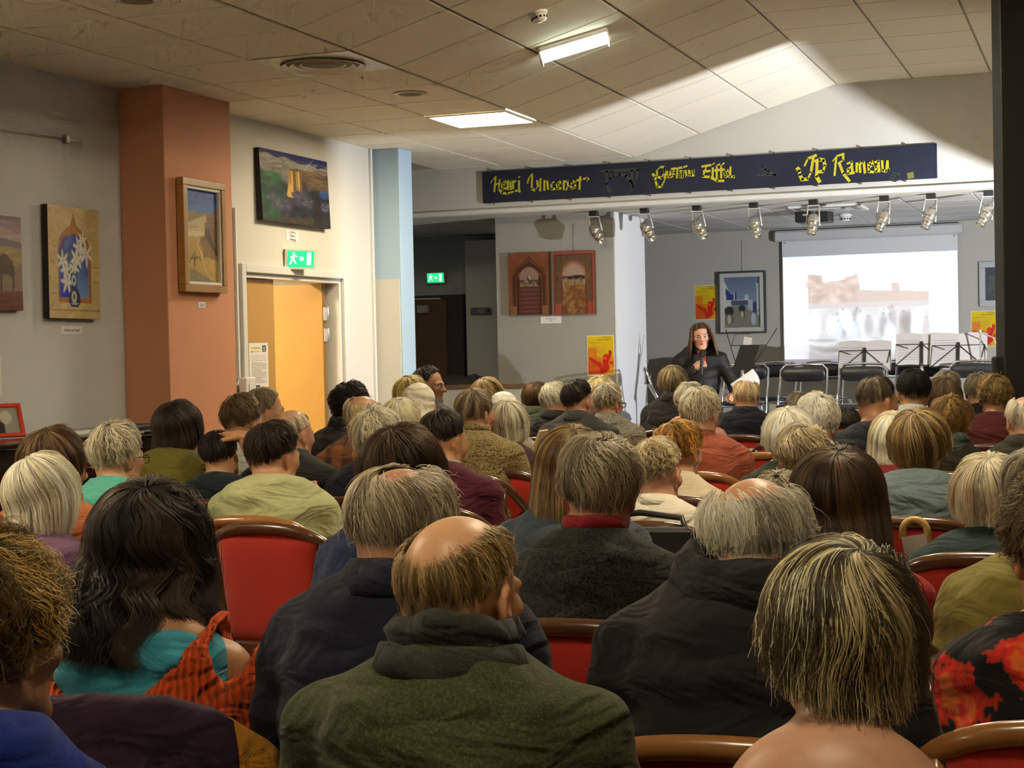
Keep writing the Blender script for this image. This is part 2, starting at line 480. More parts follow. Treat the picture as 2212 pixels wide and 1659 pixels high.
# emergency luminaire on the slope
def slope_pt(px, py):
    d = ray(px, py)
    # plane through fold: z - H_LOW = sl*(x - X_FOLD)
    t = (H_LOW - CAM[2] + sl * (CAM[0] - X_FOLD)) / (d[2] - sl * d[0])
    return CAM + d * t
e0, e1 = slope_pt(1165, 105), slope_pt(1305, 62)
ec = (e0 + e1) / 2
er = empty('emergency_luminaire', tuple(ec)); er.rotation_euler = (0, -ang_s, 0)
tag(er, 'lit rectangular tube luminaire on the sloping ceiling', 'ceiling light')
LL = float(np.linalg.norm(e1 - e0))
er.rotation_euler = (Matrix.Rotation(-ang_s, 3, 'Y') @ Matrix.Rotation(math.atan2((e1 - e0)[1], (e1 - e0)[0]), 3, 'Z')).to_euler()
MB().box((0, 0, -.025), (LL + .03, .17, .03), None, .012).build('body', M_WHITE, er)
ld = MB()
n = 10
for i in range(n):
    a0, a1 = math.pi * i / n, math.pi * (i + 1) / n
    y0_, z0_, y1_, z1_ = -.062 * math.cos(a0), -.04 - .05 * math.sin(a0), -.062 * math.cos(a1), -.04 - .05 * math.sin(a1)
    ld.add([(-LL / 2, y0_, z0_), (LL / 2, y0_, z0_), (LL / 2, y1_, z1_), (-LL / 2, y1_, z1_)], [(0, 1, 2, 3)], True)
    for sx in (-1, 1):
        ld.add([(sx * LL / 2, 0, -.04), (sx * LL / 2, y0_, z0_), (sx * LL / 2, y1_, z1_)], [(0, 1, 2)])
for sx in (-1, 1): MB().box((sx * (LL / 2 + .008), 0, -.062), (.016, .14, .075), None, .006).build('end_cap', M_WHITE, er)
ld.build('diffuser', mat('emergency glow', (.9, .95, .9), .4, emit=(.86, 1.0, .82), estr=11.0), er)

# smoke detector
def detector(name, loc, label, ry=0.0, s=1.0):
    r = empty(name, loc); r.rotation_euler = (0, ry, 0); r.scale = (s, s, s)
    tag(r, label, 'smoke detector')
    MB().lathe([(.055, 0), (.055, -.02), (.05, -.026)], 24).build('base', M_WHITE, r)
    MB().lathe([(.042, -.026), (.045, -.04), (.04, -.055), (.022, -.062), (0.0, -.063)], 24).build('head', mat('detector white', (.78, .76, .70), .4), r)
    g = MB()
    for k in range(12):
        a = k * math.pi / 6
        g.box((.0435 * math.cos(a), .0435 * math.sin(a), -.043), (.004, .014, .012), Matrix.Rotation(a, 3, 'Z'))
    g.build('slots', M_BLACK, r)
    return r
dp = slope_pt(1160, 24)
detector('smoke_detector', tuple(dp), 'white round smoke detector beside the lit tube luminaire', -ang_s)

# air diffuser (concentric rings in a square plate)
ad = empty('air_diffuser', (X_FOLD - .3, Y_GRID0 + TILE * 2.5, H_LOW - .004)); tag(ad, 'square ceiling air diffuser with concentric rings', 'air vent')
M_VENT = mat('vent enamel', (.66, .63, .54), .4)
pl = MB()
n = 40; rr = .235; hh = .294
ring = [(rr * math.cos(2 * math.pi * k / n), rr * math.sin(2 * math.pi * k / n)) for k in range(n)]
sq = []
for k in range(n):
    a = 2 * math.pi * k / n; c, s_ = math.cos(a), math.sin(a); m_ = max(abs(c), abs(s_)); sq.append((hh * c / m_, hh * s_ / m_))
vs = [(x, y, -.012) for x, y in ring] + [(x, y, -.012) for x, y in sq] + [(x, y, .0) for x, y in sq]
fs = []
for k in range(n):
    k2 = (k + 1) % n
    fs += [(k, k2, n + k2, n + k), (n + k, n + k2, 2 * n + k2, 2 * n + k)]
pl.add(vs, fs); pl.build('plate', M_VENT, ad)
MB().lathe([(rr, -.012), (rr, .03), (0, .03)], 40).build('cavity', mat('vent cavity', (.20, .17, .12), .8), ad)
for (ri, ro, z) in ((.20, .235, -.03), (.145, .185, -.024), (.09, .13, -.018), (.0, .075, -.012)):
    MB().lathe([(ri, z + .02), (ro, z), (ro, z + .004), (ri, z + .026)], 40).build('ring', M_VENT, ad)
# loudspeaker grilles
for (px, py, lab) in ((886, 201, 'round loudspeaker grille in the low ceiling near the glowing panel'), (296, -2, 'round loudspeaker grille at the top edge above the salmon column')):
    c = hit_z(px, py, H_LOW - .012)
    r = empty('ceiling_speaker', (c[0], c[1], H_LOW - .012)); tag(r, lab, 'loudspeaker')
    MB().lathe([(.105, 0), (.108, -.006), (.095, -.010)], 32).build('rim', M_VENT, r)
    MB().lathe([(.095, -.008), (.05, -.012), (0, -.013)], 32).build('grille', mat('grille brown grey', (.26, .23, .18), .7, bump=.4, bscale=400), r)

# ================================================================== flat pictures: a small painter
class Cv:
    def __init__(s, w, h, bg):
        s.w, s.h = w, h
        s.u, s.v = np.meshgrid((np.arange(w) + .5) / w, (np.arange(h) + .5) / h)
        s.a = np.ones((h, w, 3)) * np.array(s2l(*bg))
        s.r = np.random.default_rng(w * 1000 + h)
    def _mix(s, m, c, al=1.0):
        c = np.array(s2l(*c)); m = (m * al)[..., None]
        s.a = s.a * (1 - m) + c * m
    def rect(s, x0, y0, x1, y1, c, al=1.0):
        s._mix(((s.u >= x0) & (s.u < x1) & (s.v >= y0) & (s.v < y1)).astype(float), c, al); return s
    def poly(s, pts, c, al=1.0):
        ins = np.zeros((s.h, s.w), bool); n = len(pts)
        for i in range(n):
            (x0, y0), (x1, y1) = pts[i], pts[(i + 1) % n]
            if y0 == y1: continue
            cr = ((s.v >= min(y0, y1)) & (s.v < max(y0, y1)))
            ins ^= cr & (s.u < (s.v - y0) * (x1 - x0) / (y1 - y0) + x0)
        s._mix(ins.astype(float), c, al); return s
    def ell(s, x, y, rx, ry, c, al=1.0, soft=0.15, rot=0.0):
        du, dv = s.u - x, s.v - y
        if rot:
            du, dv = du * math.cos(rot) + dv * math.sin(rot), -du * math.sin(rot) + dv * math.cos(rot)
        d = np.sqrt((du / rx) ** 2 + (dv / ry) ** 2)
        s._mix(np.clip((1 + soft - d) / (2 * soft), 0, 1), c, al); return s
    def line(s, pts, wd, c, al=1.0):
        asp = s.h / s.w
        for (a, b) in zip(pts[:-1], pts[1:]):
            ax, ay, bx, by = a[0], a[1] * asp, b[0], b[1] * asp
            dx, dy = bx - ax, by - ay; L2 = dx * dx + dy * dy + 1e-9
            t = np.clip(((s.u - ax) * dx + (s.v * asp - ay) * dy) / L2, 0, 1)
            d = np.hypot(s.u - ax - t * dx, s.v * asp - ay - t * dy)
            s._mix((d < wd / 2).astype(float), c, al)
        return s
    def grad(s, y0, y1, c0, c1, x0=0, x1=1):
        m = ((s.v >= y0) & (s.v < y1) & (s.u >= x0) & (s.u < x1))
        t = np.clip((s.v - y0) / (y1 - y0), 0, 1)[..., None]
        g = np.array(s2l(*c0)) * (1 - t) + np.array(s2l(*c1)) * t
        s.a = np.where(m[..., None], g, s.a); return s
    def strokes(s, n, box, cols, lx, ly, al=.5, rot=0.6):
        for _ in range(n):
            x = s.r.uniform(box[0], box[2]); y = s.r.uniform(box[1], box[3])
            s.ell(x, y, lx * s.r.uniform(.5, 1.4), ly * s.r.uniform(.5, 1.4), cols[s.r.integers(len(cols))], al, .5, s.r.normal(0, rot))
        return s
    def noise(s, amp):
        s.a = np.clip(s.a * (1 + s.r.normal(0, amp, (s.h, s.w, 1))), 0, 1); return s
    def text_lines(s, x0, x1, y0, y1, n, c, thick=.35, al=.8):
        """rows of tiny unreadable print"""
        dy = (y1 - y0) / n
        for k in range(n):
            x = x0
            end = x1 if k % 5 != 4 else x0 + (x1 - x0) * .7
            while x < end - .01:
                wl = s.r.uniform(.02, .09)
                s.rect(x, y0 + dy * k, min(x + wl, end), y0 + dy * (k + thick), c, al)
                x += wl + .018
        return s
    def mesh(s, name, W, H, frame):
        """frame: (origin top-left, right unit, down unit) ; flat grid of quads"""
        o, r, d = [np.array(q, float) for q in frame]
        gu, gv = np.meshgrid(np.linspace(0, W, s.w + 1), np.linspace(0, H, s.h + 1))
        V = o + gu[..., None] * r + gv[..., None] * d
        p = np.pad(s.a, ((0, 1), (0, 1), (0, 0)), mode='edge')
        idx = np.arange((s.w + 1) * (s.h + 1)).reshape(s.h + 1, s.w + 1)
        Fq = np.stack([idx[:-1, :-1], idx[1:, :-1], idx[1:, 1:], idx[:-1, 1:]], -1).reshape(-1, 4)
        return mesh_np(name, V.reshape(-1, 3), Fq, False, p.reshape(-1, 3))

M_PAINT = mat_attr('oil paint', 'pcol', .45, .4, bump=.25, bscale=140)
M_PRINT = mat_attr('printed paper', 'pcol', .6, .3)

def font_text(s, size, M4, m, parent, name='lettering', align='CENTER', sx=1.0):
    cu = bpy.data.curves.new(name, 'FONT')
    cu.body = s; cu.size = size; cu.align_x = align; cu.align_y = 'CENTER'; cu.resolution_u = 2
    tmp = bpy.data.objects.new(name, cu)
    COL.objects.link(tmp)
    me = bpy.data.meshes.new_from_object(tmp)
    bpy.data.objects.remove(tmp); bpy.data.curves.remove(cu)
    me.transform(M4 @ Matrix.Diagonal((sx, 1, 1, 1)))
    me.materials.clear()
    o = link_mesh(name, me, m, parent); o['kind'] = 'stuff'
    return o
M_INK = mat('printing ink', (.04, .04, .045), .7)

def wallframe(kind):
    """right, up, out unit vectors for a wall the viewer faces"""
    if kind == 'left':     # wall plane x = const facing +x ; right as seen = +y
        return np.array([0, 1., 0]), np.array([0, 0, 1.]), np.array([1., 0, 0])
    return np.array([1., 0, 0]), np.array([0, 0, 1.]), np.array([0, -1., 0])   # facing -y

def basis(kind, origin):
    r, u, o = wallframe(kind)
    M4 = Matrix.Identity(4)
    for i in range(3):
        M4[i][0] = r[i]; M4[i][1] = u[i]; M4[i][2] = o[i]; M4[i][3] = origin[i]
    return M4

def panel_box(mb, W, H, D, z0=0.0, bev=0.0, cx=0.0, cy=0.0):
    mb.box((cx, cy, z0 + D / 2), (W, H, D), None, bev); return mb

def canvas_picture(name, kind, p_tl, p_br, cv, depth, label, tilt=0.0, side=(.015, .012, .012), frame=None, roll=0.0, wire=0.0, lean=0.0):
    """p_tl / p_br: world corners on the wall; frame=[(width, depth, material)...] outer to inner"""
    p_tl, p_br = np.array(p_tl), np.array(p_br)
    r, u, o = wallframe(kind)
    W = abs(float((p_br - p_tl) @ r)); H = abs(float((p_br - p_tl) @ u))
    c = (p_tl + p_br) / 2
    root = empty(name, (0, 0, 0)); M4 = basis(kind, c) @ Matrix.Rotation(roll, 4, 'Z') @ Matrix.Rotation(lean, 4, 'X')
    root.matrix_world = M4
    tag(root, label, 'painting')
    w_, h_ = W, H
    z = 0.004
    if frame:
        for k, (fw, fd, fm) in enumerate(frame):
            f = MB()
            f.box((0, h_ / 2 - fw / 2, z + fd / 2), (w_, fw, fd), None, .003)
            f.box((0, -h_ / 2 + fw / 2, z + fd / 2), (w_, fw, fd), None, .003)
            f.box((-w_ / 2 + fw / 2, 0, z + fd / 2), (fw, h_ - 2 * fw, fd), None, .003)
            f.box((w_ / 2 - fw / 2, 0, z + fd / 2), (fw, h_ - 2 * fw, fd), None, .003)
            f.build('frame' if k == 0 else 'mount', fm, root)
            w_ -= 2 * fw; h_ -= 2 * fw
        depth = frame[-1][1] * .45
    panel_box(MB(), w_ - .001, h_ - .001, depth, z).build('stretcher', mat('canvas edge %.3f' % side[0], side, .7), root)
    me = cv.mesh('painted_surface', w_, h_, ((-w_ / 2, h_ / 2, z + depth + .001), (1, 0, 0), (0, -1, 0)))
    link_mesh('painted_surface', me, M_PAINT, root)
    if wire:
        MB().tube([(0, h_ / 2 - .03, z + .003), (0, H / 2 + wire, .004)], .0016, 5).build('hanging_wire', mat('steel wire', (.35, .34, .30), .4, .8), root)
    return root

def caption_card(kind, p_tl, p_br, text, label, size):
    p_tl, p_br = np.array(p_tl), np.array(p_br)
    r, u, o = wallframe(kind)
    W = abs(float((p_br - p_tl) @ r)); H = abs(float((p_br - p_tl) @ u)); c = (p_tl + p_br) / 2
    root = empty('caption_card'); root.matrix_world = basis(kind, c); tag(root, label, 'caption card')
    MB().box((0, 0, .002), (W, H, .002)).build('card', mat('white card', (.80, .80, .80), .6), root)
    font_text(text, size, Matrix.Translation((0, 0, .0045)), M_INK, root, sx=.8)
    return root

# ------------------------------------------------------------------ lilies
c = Cv(84, 110, (196, 172, 120))
c.strokes(120, (0, 0, 1, 1), [(206, 184, 136), (184, 156, 104), (214, 196, 150), (190, 164, 110)], .12, .02, .5, .3)
arch = [(.2, .86), (.2, .36), (.24, .28), (.34, .22), (.44, .18), (.5, .08), (.56, .18), (.66, .22), (.76, .28), (.82, .38), (.82, .86)]
c.poly(arch, (176, 112, 34)); c.line(arch, .015, (140, 92, 40))
inn = [(.22, .82), (.22, .38), (.3, .29), (.5, .24), (.68, .29), (.78, .4), (.78, .82)]
c.poly(inn, (48, 66, 160)); c.grad(.6, .82, (40, 60, 190), (20, 40, 200), .22, .42); c.grad(.5, .82, (50, 90, 180), (110, 150, 210), .55, .78)
c.strokes(40, (.24, .28, .76, .6), [(70, 100, 190), (40, 56, 150), (110, 150, 200), (60, 70, 140)], .05, .03, .5)
c.strokes(30, (.3, .42, .62, .64), [(50, 80, 90), (70, 110, 110), (30, 50, 80)], .04, .03, .6)
def lily(x, y, s, a0):
    for k in range(6):
        a = a0 + k * math.pi / 3
        c.ell(x + math.cos(a) * s * .6, y + math.sin(a) * s * .45, s * .55, s * .17, (228, 226, 214), .95, .3, a)
    c.ell(x, y, s * .2, s * .15, (200, 190, 120), .8)
for q in ((.43, .34, .0), (.60, .36, .10), (.74, .42, .12), (.55, .47, .11), (.28, .49, .10), (.33, .57, .09), (.36, .68, .11), (.5, .55, .09), (.67, .29, .08)):
    if q[2]: lily(q[0], q[1], q[2], q[0] * 9)
c.poly([(.43, .60), (.55, .60), (.54, .72), (.60, .78), (.62, .86), (.56, .90), (.44, .90), (.38, .86), (.40, .78), (.45, .72)], (24, 32, 78))
c.ell(.49, .66, .045, .05, (190, 205, 215)); c.ell(.49, .66, .02, .025, (40, 60, 110)); c.ell(.49, .81, .05, .05, (205, 210, 205)); c.ell(.49, .81, .022, .03, (60, 90, 70))
c.ell(.5, .87, .07, .012, (150, 170, 200))
for yy in (.36, .5, .64, .78): c.line([(.0, yy), (.16, yy + .01)], .008, (150, 122, 80)); c.line([(.86, yy + .03), (1, yy + .03)], .008, (150, 122, 80))
c.line([(0, .93), (1, .93)], .012, (140, 110, 66)); c.line([(.1, .86), (.0, .93)], .01, (140, 110, 66))
c.noise(.05)
A = hit_x(96, 441, X_WALL + .03); B = hit_x(208, 689, X_WALL + .03)
A[1] = (hit_x(98, 560, X_WALL + .04))[1]
canvas_picture('lily_painting', 'left', (X_WALL, A[1] + .02, A[2]), (X_WALL, B[1] + .02, B[2]), c, .04, 'unframed painting of white lilies in a blue vase within an arch', roll=-.01)
a, b = hit_x(131, 704, X_WALL), hit_x(177, 722, X_WALL)
caption_card('left', a, b, 'Fenêtre sur la paix', 'white caption card under the lily painting', .024)
# ------------------------------------------------------------------ camel (cut by the frame)
c = Cv(80, 70, (150, 120, 90))
c.grad(0, .3, (130, 100, 120), (180, 160, 165)); c.strokes(25, (0, .02, 1, .28), [(170, 130, 140), (120, 95, 120), (190, 175, 180)], .2, .02, .5, .2)
c.poly([(0, .3), (.3, .25), (.6, .27), (.8, .24), (1, .28), (1, .5), (0, .5)], (120, 110, 120))
c.poly([(0, .36), (.4, .31), (1, .34), (1, .8), (0, .8)], (158, 138, 92)); c.strokes(50, (0, .34, 1, .55), [(180, 160, 110), (120, 100, 60), (160, 130, 80)], .1, .012, .6, .2)
c.poly([(0, .55), (1, .52), (1, .85), (0, .85)], (140, 120, 100)); c.grad(.80, 1, (120, 62, 34), (96, 44, 28)); c.strokes(25, (0, .8, 1, 1), [(140, 80, 50), (90, 40, 26)], .2, .012, .5, .1)
cam_poly = [(.62, .52), (.68, .50), (.74, .44), (.80, .40), (.85, .43), (.90, .50), (.92, .60), (.915, .74), (.90, .80), (.885, .80), (.89, .66), (.84, .63), (.78, .63), (.775, .80), (.75, .80), (.755, .62), (.70, .58), (.62, .58)]
c.poly(cam_poly, (74, 58, 42)); c.ell(.82, .5, .06, .06, (100, 82, 56), .7, .6)
c.noise(.06)
B = hit_x(43, 470, X_WALL + .03); Bb = hit_x(43, 671, X_WALL + .03)
canvas_picture('camel_painting', 'left', (X_WALL, B[1] - .72, B[2]), (X_WALL, B[1], Bb[2]), c, .03, 'desert painting with a dark camel, cut by the left picture edge')
# ------------------------------------------------------------------ dunes
c = Cv(60, 118, (176, 146, 80))
c.grad(0, .26, (14, 60, 150), (60, 120, 190)); c.strokes(30, (0, 0, 1, .2), [(20, 70, 160), (10, 50, 130)], .2, .015, .4, .1)
c.poly([(0, .25), (.3, .23), (.5, .26), (.7, .23), (1, .3), (1, .6), (0, .6)], (140, 116, 62))
c.poly([(0, .38), (.4, .31), (.7, .26), (.75, .45), (.55, .5), (.4, .52), (0, .52)], (190, 170, 120)); c.poly([(0, .46), (.6, .44), (.55, .5), (0, .53)], (206, 190, 146)); c.line([(0, .42), (.4, .40)], .04, (150, 124, 70), .6)
c.poly([(1, .19), (.8, .24), (.66, .27), (.68, .33), (.60, .36), (.64, .42), (.62, .5), (.5, .52), (.46, .56), (.55, .66), (.58, .8), (1, .95)], (120, 88, 46))
c.poly([(.62, .40), (.75, .42), (.85, .55), (1, .66), (1, .72), (.8, .6), (.62, .49)], (78, 56, 36)); c.poly([(.46, .56), (.52, .53), (.66, .55), (1, .72), (1, .76), (.62, .7), (.56, .67)], (140, 104, 56))
c.poly([(0, .52), (.5, .5), (.4, .58), (.48, .68), (.55, .8), (.7, .92), (0, .86)], (184, 150, 76)); c.line([(.42, .55), (.38, .60), (.48, .68), (.55, .78), (.62, .88), (.8, .97)], .05, (206, 178, 110), .8)
c.poly([(.62, .72), (1, .76), (1, 1), (.85, 1), (.64, .88), (.56, .76)], (186, 154, 84)); c.strokes(25, (.6, .74, 1, .95), [(200, 170, 100), (166, 134, 66)], .08, .012, .4)
c.poly([(0, .84), (.35, .89), (.9, 1), (0, 1)], (136, 122, 84))
for pts in ([(.26, .87), (.27, .78), (.24, .75), (.18, .74)], [(.27, .78), (.33, .74), (.42, .73), (.46, .77)], [(.27, .78), (.29, .71), (.25, .68)], [(.18, .74), (.13, .77), (.1, .8)], [(.24, .75), (.2, .71)]): c.line(pts, .022, (46, 36, 22))
c.noise(.05)
A, Bt, C2, Dn = hit_x(397, 383, -5.14), hit_x(489, 396, -5.14), hit_x(397, 630, -5.14), hit_x(488, 633, -5.14)
M_GOLDW = mat('honey wood frame', (.42, .22, .06), .35, noise=.25, nscale=14, coat=.3)
canvas_picture('dune_painting', 'left', (-5.19, (A[1] + C2[1]) / 2, (A[2] + Bt[2]) / 2), (-5.19, (Bt[1] + Dn[1]) / 2, (C2[2] + Dn[2]) / 2), c, .02, 'tall framed painting of desert dunes on the salmon column', frame=[(.045, .05, M_GOLDW), (.018, .04, mat('white mount', (.75, .74, .70), .6))])
a, b = hit_x(427, 652, -5.19), hit_x(443, 665, -5.19)
caption_card('left', a, b, 'Sahara', 'small white caption card under the dune painting', .026)
# ------------------------------------------------------------------ valley
c = Cv(110, 92, (40, 46, 56))
c.rect(0, 0, 1, .2, (22, 30, 100))
c.poly([(0, .08), (.1, .05), (.25, .1), (.35, .06), (.5, .11), (.62, .13), (.72, .1), (.85, .14), (1, .12), (1, .5), (0, .5)], (142, 138, 128)); c.strokes(60, (0, .08, 1, .3), [(180, 178, 170), (110, 104, 96), (160, 156, 150), (90, 80, 66)], .07, .012, .6, .4)
c.poly([(.4, .22), (.7, .2), (1, .22), (1, .5), (.4, .5)], (98, 80, 60)); c.strokes(40, (.45, .2, 1, .4), [(130, 104, 72), (70, 58, 48), (150, 120, 80)], .08, .012, .5, .2)
c.strokes(50, (0, .2, .4, .45), [(120, 124, 118), (150, 130, 116), (90, 96, 92)], .03, .03, .5)
c.strokes(70, (0, .35, .32, .95), [(30, 90, 40), (20, 60, 34), (50, 120, 60), (24, 50, 50)], .06, .06, .7)
c.strokes(80, (.25, .45, 1, .98), [(28, 34, 50), (20, 22, 34), (40, 44, 60), (16, 20, 28), (50, 44, 44)], .07, .06, .7)
for k in range(6): c.rect(.40 + .035 * k, .24 + .01 * (k % 2), .425 + .035 * k, .52 + .03 * ((k * 7) % 3), [(170, 130, 66), (200, 166, 92), (120, 84, 42)][k % 3])
c.poly([(.36, .62), (.40, .42), (.43, .42), (.44, .6), (.47, .62), (.44, .64)], (196, 156, 80))
for (x, y, r_) in ((.16, .66, .07), (.2, .78, .06), (.33, .74, .1), (.56, .62, .12), (.66, .68, .07), (.92, .7, .07)):
    c.ell(x, y, r_, r_, (74, 72, 92), .8, .4); c.strokes(14, (x - r_, y - r_ * .8, x + r_, y + r_ * .8), [(110, 106, 124), (50, 50, 70)], .02, .01, .7)
c.ell(.93, .52, .07, .05, (30, 80, 160), .9, .4); c.rect(0, .92, 1, 1, (54, 42, 34), .7); c.strokes(25, (.3, .9, .75, 1), [(90, 66, 48), (50, 60, 30)], .04, .015, .6)
c.poly([(.78, .55), (.82, .5), (.86, .56), (.88, .98), (.74, .98)], (40, 30, 34))
c.noise(.07)
A, Bt, C2, Dn = hit_x(568, 320, X_WALL2 + .05), hit_x(715, 350, X_WALL2 + .05), hit_x(562, 475, X_WALL2 + .05), hit_x(708, 494, X_WALL2 + .05)
canvas_picture('valley_painting', 'left', (X_WALL2, (A[1] + C2[1]) / 2, (A[2] + Bt[2]) / 2), (X_WALL2, (Bt[1] + Dn[1]) / 2, (C2[2] + Dn[2]) / 2), c, .04, 'dark mountain valley painting tilted above the doorway', wire=.2, lean=-.04)
a, b = hit_x(617, 496, X_WALL2), hit_x(645, 523, X_WALL2)
caption_card('left', a, b, 'La Vallée du\nDadès au\nPrintemps', 'white caption card between the valley painting and the exit sign', .026)
# ------------------------------------------------------------------ the two gates
def gate(side):
    c = Cv(66, 86, (118, 62, 42) if side else (126, 70, 48))
    c.strokes(80, (0, 0, 1, 1), [(134, 78, 56), (104, 52, 36), (140, 84, 52)], .08, .05, .4)
    if not side:
        c.poly([(.36, 0), (.64, 0), (.62, .12), (.8, .18), (.96, .28), (1, 1), (.04, 1), (.1, .28), (.26, .18), (.4, .1)], (120, 76, 38)); 
        for k in range(4):
            s_ = k * .035
            arch = [(.1 + s_, 1), (.1 + s_, .42), (.16 + s_, .28 + s_), (.34 + s_ * .6, .18 + s_), (.5, .08 + s_ * 2), (.66 - s_ * .6, .18 + s_), (.86 - s_, .28 + s_), (.9 - s_, .42), (.9 - s_, 1)]
            c.poly(arch, [(112, 60, 34), (78, 36, 18), (120, 78, 36), (60, 28, 14)][k]); c.line(arch, .02, (70, 32, 20))
        inn = [(.28, .56), (.28, .36), (.34, .28), (.5, .23), (.66, .28), (.72, .36), (.72, .56)]
        c.poly(inn, (150, 118, 104)); c.rect(.28, .44, .72, .54, (80, 70, 56)); c.strokes(14, (.3, .44, .7, .54), [(176, 150, 110), (40, 26, 22)], .02, .02, .8)
        c.poly([(.47, .44), (.5, .36), (.53, .44)], (196, 176, 150)); c.poly([(.45, .44), (.48, .37), (.5, .44)], (40, 30, 34))
        c.rect(.26, .55, .74, 1, (86, 44, 40)); 
        for k in range(6): c.ell(.5, .6 + k * .07, .22, .012, (126, 84, 74), .6, .6)
        c.rect(.04, .86, .2, 1, (132, 98, 62)); c.rect(.8, .86, .94, 1, (132, 92, 66))
        for x in (.13, .17, .83, .87, .97): c.line([(x, .35), (x, .86)], .012, (66, 30, 20))
        c.line([(.985, 0), (.985, 1)], .03, (60, 26, 18))
    else:
        for k, (s_, col) in enumerate(((0, (150, 72, 54)), (.05, (90, 44, 30)), (.07, (96, 70, 48)))): c.rect(s_, s_, 1 - s_, 1, col)
        c.strokes(50, (.1, .08, .9, .5), [(70, 58, 48), (110, 80, 44), (60, 46, 40)], .05, .04, .5)
        c.ell(.5, .42, .34, .27, (140, 78, 34)); c.rect(.16, .42, .84, 1, (110, 60, 34)); c.ell(.5, .42, .28, .23, (166, 138, 124)); c.rect(.22, .42, .78, 1, (118, 76, 34))
        c.rect(.22, .4, .78, .44, (36, 26, 34)); c.ell(.6, .41, .16, .03, (24, 20, 34)); c.rect(.22, .45, .78, .55, (140, 112, 76)); c.strokes(20, (.24, .45, .76, .54), [(170, 146, 110), (84, 60, 46)], .015, .03, .7, .1)
        c.strokes(60, (.24, .56, .76, .98), [(150, 108, 56), (110, 62, 26), (170, 136, 86), (96, 54, 24)], .06, .025, .6)
        c.rect(.05, .82, .2, 1, (150, 76, 60)); c.rect(.84, .8, .96, 1, (150, 64, 44))
        for x in (.02, .09, .2, .8, .93): c.line([(x, .05), (x, 1)], .012, (72, 32, 20))
    return c.noise(.07)
YP = Y_SOFFIT - .01
L0, L1 = hit_y(1100, 548, YP), hit_y(1193, 679, YP); R0, R1 = hit_y(1197, 545, YP), hit_y(1289, 678, YP)
canvas_picture('gate_painting', 'front', L0, L1, gate(0), .03, 'rust coloured painting of a pointed city gate, left half of the pair', side=(.12, .03, .02))
canvas_picture('gate_painting', 'front', R0, R1, gate(1), .03, 'rust coloured painting of a round arched gate, right half of the pair', side=(.06, .02, .015), wire=.25)
caption_card('front', hit_y(1168, 684, YP), hit_y(1213, 698, YP), 'Les Portes de la\nVille', 'white caption card under the pair of gate paintings', .020)
# ------------------------------------------------------------------ festival posters
def poster():
    c = Cv(60, 86, (214, 186, 20))
    c.grad(0, 1, (222, 196, 16), (214, 150, 26)); c.rect(0, .3, .35, 1, (218, 120, 22), .8); c.rect(0, .55, 1, 1, (220, 110, 20), .6); c.ell(.25, .85, .4, .25, (206, 84, 18), .9, .4); c.ell(.95, .95, .2, .12, (222, 170, 20), .9, .4)
    c.poly([(.04, .56), (.12, .56), (.3, .64), (.52, .70), (.58, .84), (.64, .98), (.5, 1), (.44, .82), (.3, .74), (.1, .64)], (196, 40, 14))
    c.poly([(.58, .72), (.6, .52), (.7, .46), (.82, .5), (.82, .38), (.92, .38), (.94, .48), (.86, .6), (.8, .7), (.86, .86), (.7, .95), (.6, .96)], (204, 32, 12)); c.poly([(.84, .66), (1, .66), (1, .76), (.84, .74)], (206, 60, 14)); c.ell(.67, .58, .06, .05, (220, 100, 30), .7)
    c.text_lines(.06, .62, .16, .2, 2, (60, 30, 20), .4, .7); c.text_lines(.1, .7, .3, .46, 5, (120, 60, 20), .3, .5)
    return c.noise(.04)
M_POSTERTXT = mat('poster maroon ink', (.20, .02, .02), .6)
def put_poster(p_tl, p_br, label):
    p_tl, p_br = np.array(p_tl), np.array(p_br); W, H = abs(p_br[0] - p_tl[0]), abs(p_tl[2] - p_br[2]); c_ = (p_tl + p_br) / 2
    r = empty('poster'); r.matrix_world = basis('front', c_); tag(r, label, 'poster', 'festival posters')
    MB().box((0, 0, .0015), (W, H, .002)).build('sheet', mat('poster sheet edge', (.75, .72, .60), .6), r)
    link_mesh('print', poster().mesh('print', W * .95, H * .965, ((-W * .475, H * .4825, .003), (1, 0, 0), (0, -1, 0))), M_PRINT, r)
    font_text('FESTIVAL', H * .055, Matrix.Translation((W * .24, H * .445, .0042)), M_POSTERTXT, r, sx=.9)
    font_text("ARTS D'ORIENT", H * .055, Matrix.Translation((W * .13, H * .385, .0042)), M_POSTERTXT, r, sx=.9)
    return r
put_poster(hit_y(1268, 725, YP), hit_y(1328, 810, YP), 'yellow and red festival poster on the grey wall block below the gate paintings')
put_poster(hit_y(1500, 617, Y_BACK), hit_y(1550, 690, Y_BACK), 'yellow and red festival poster behind the speaking person, beside the village painting')
put_poster(hit_y(2097, 672, Y_BACK), hit_y(2156, 748, Y_BACK), 'dim yellow and red festival poster near the black post')
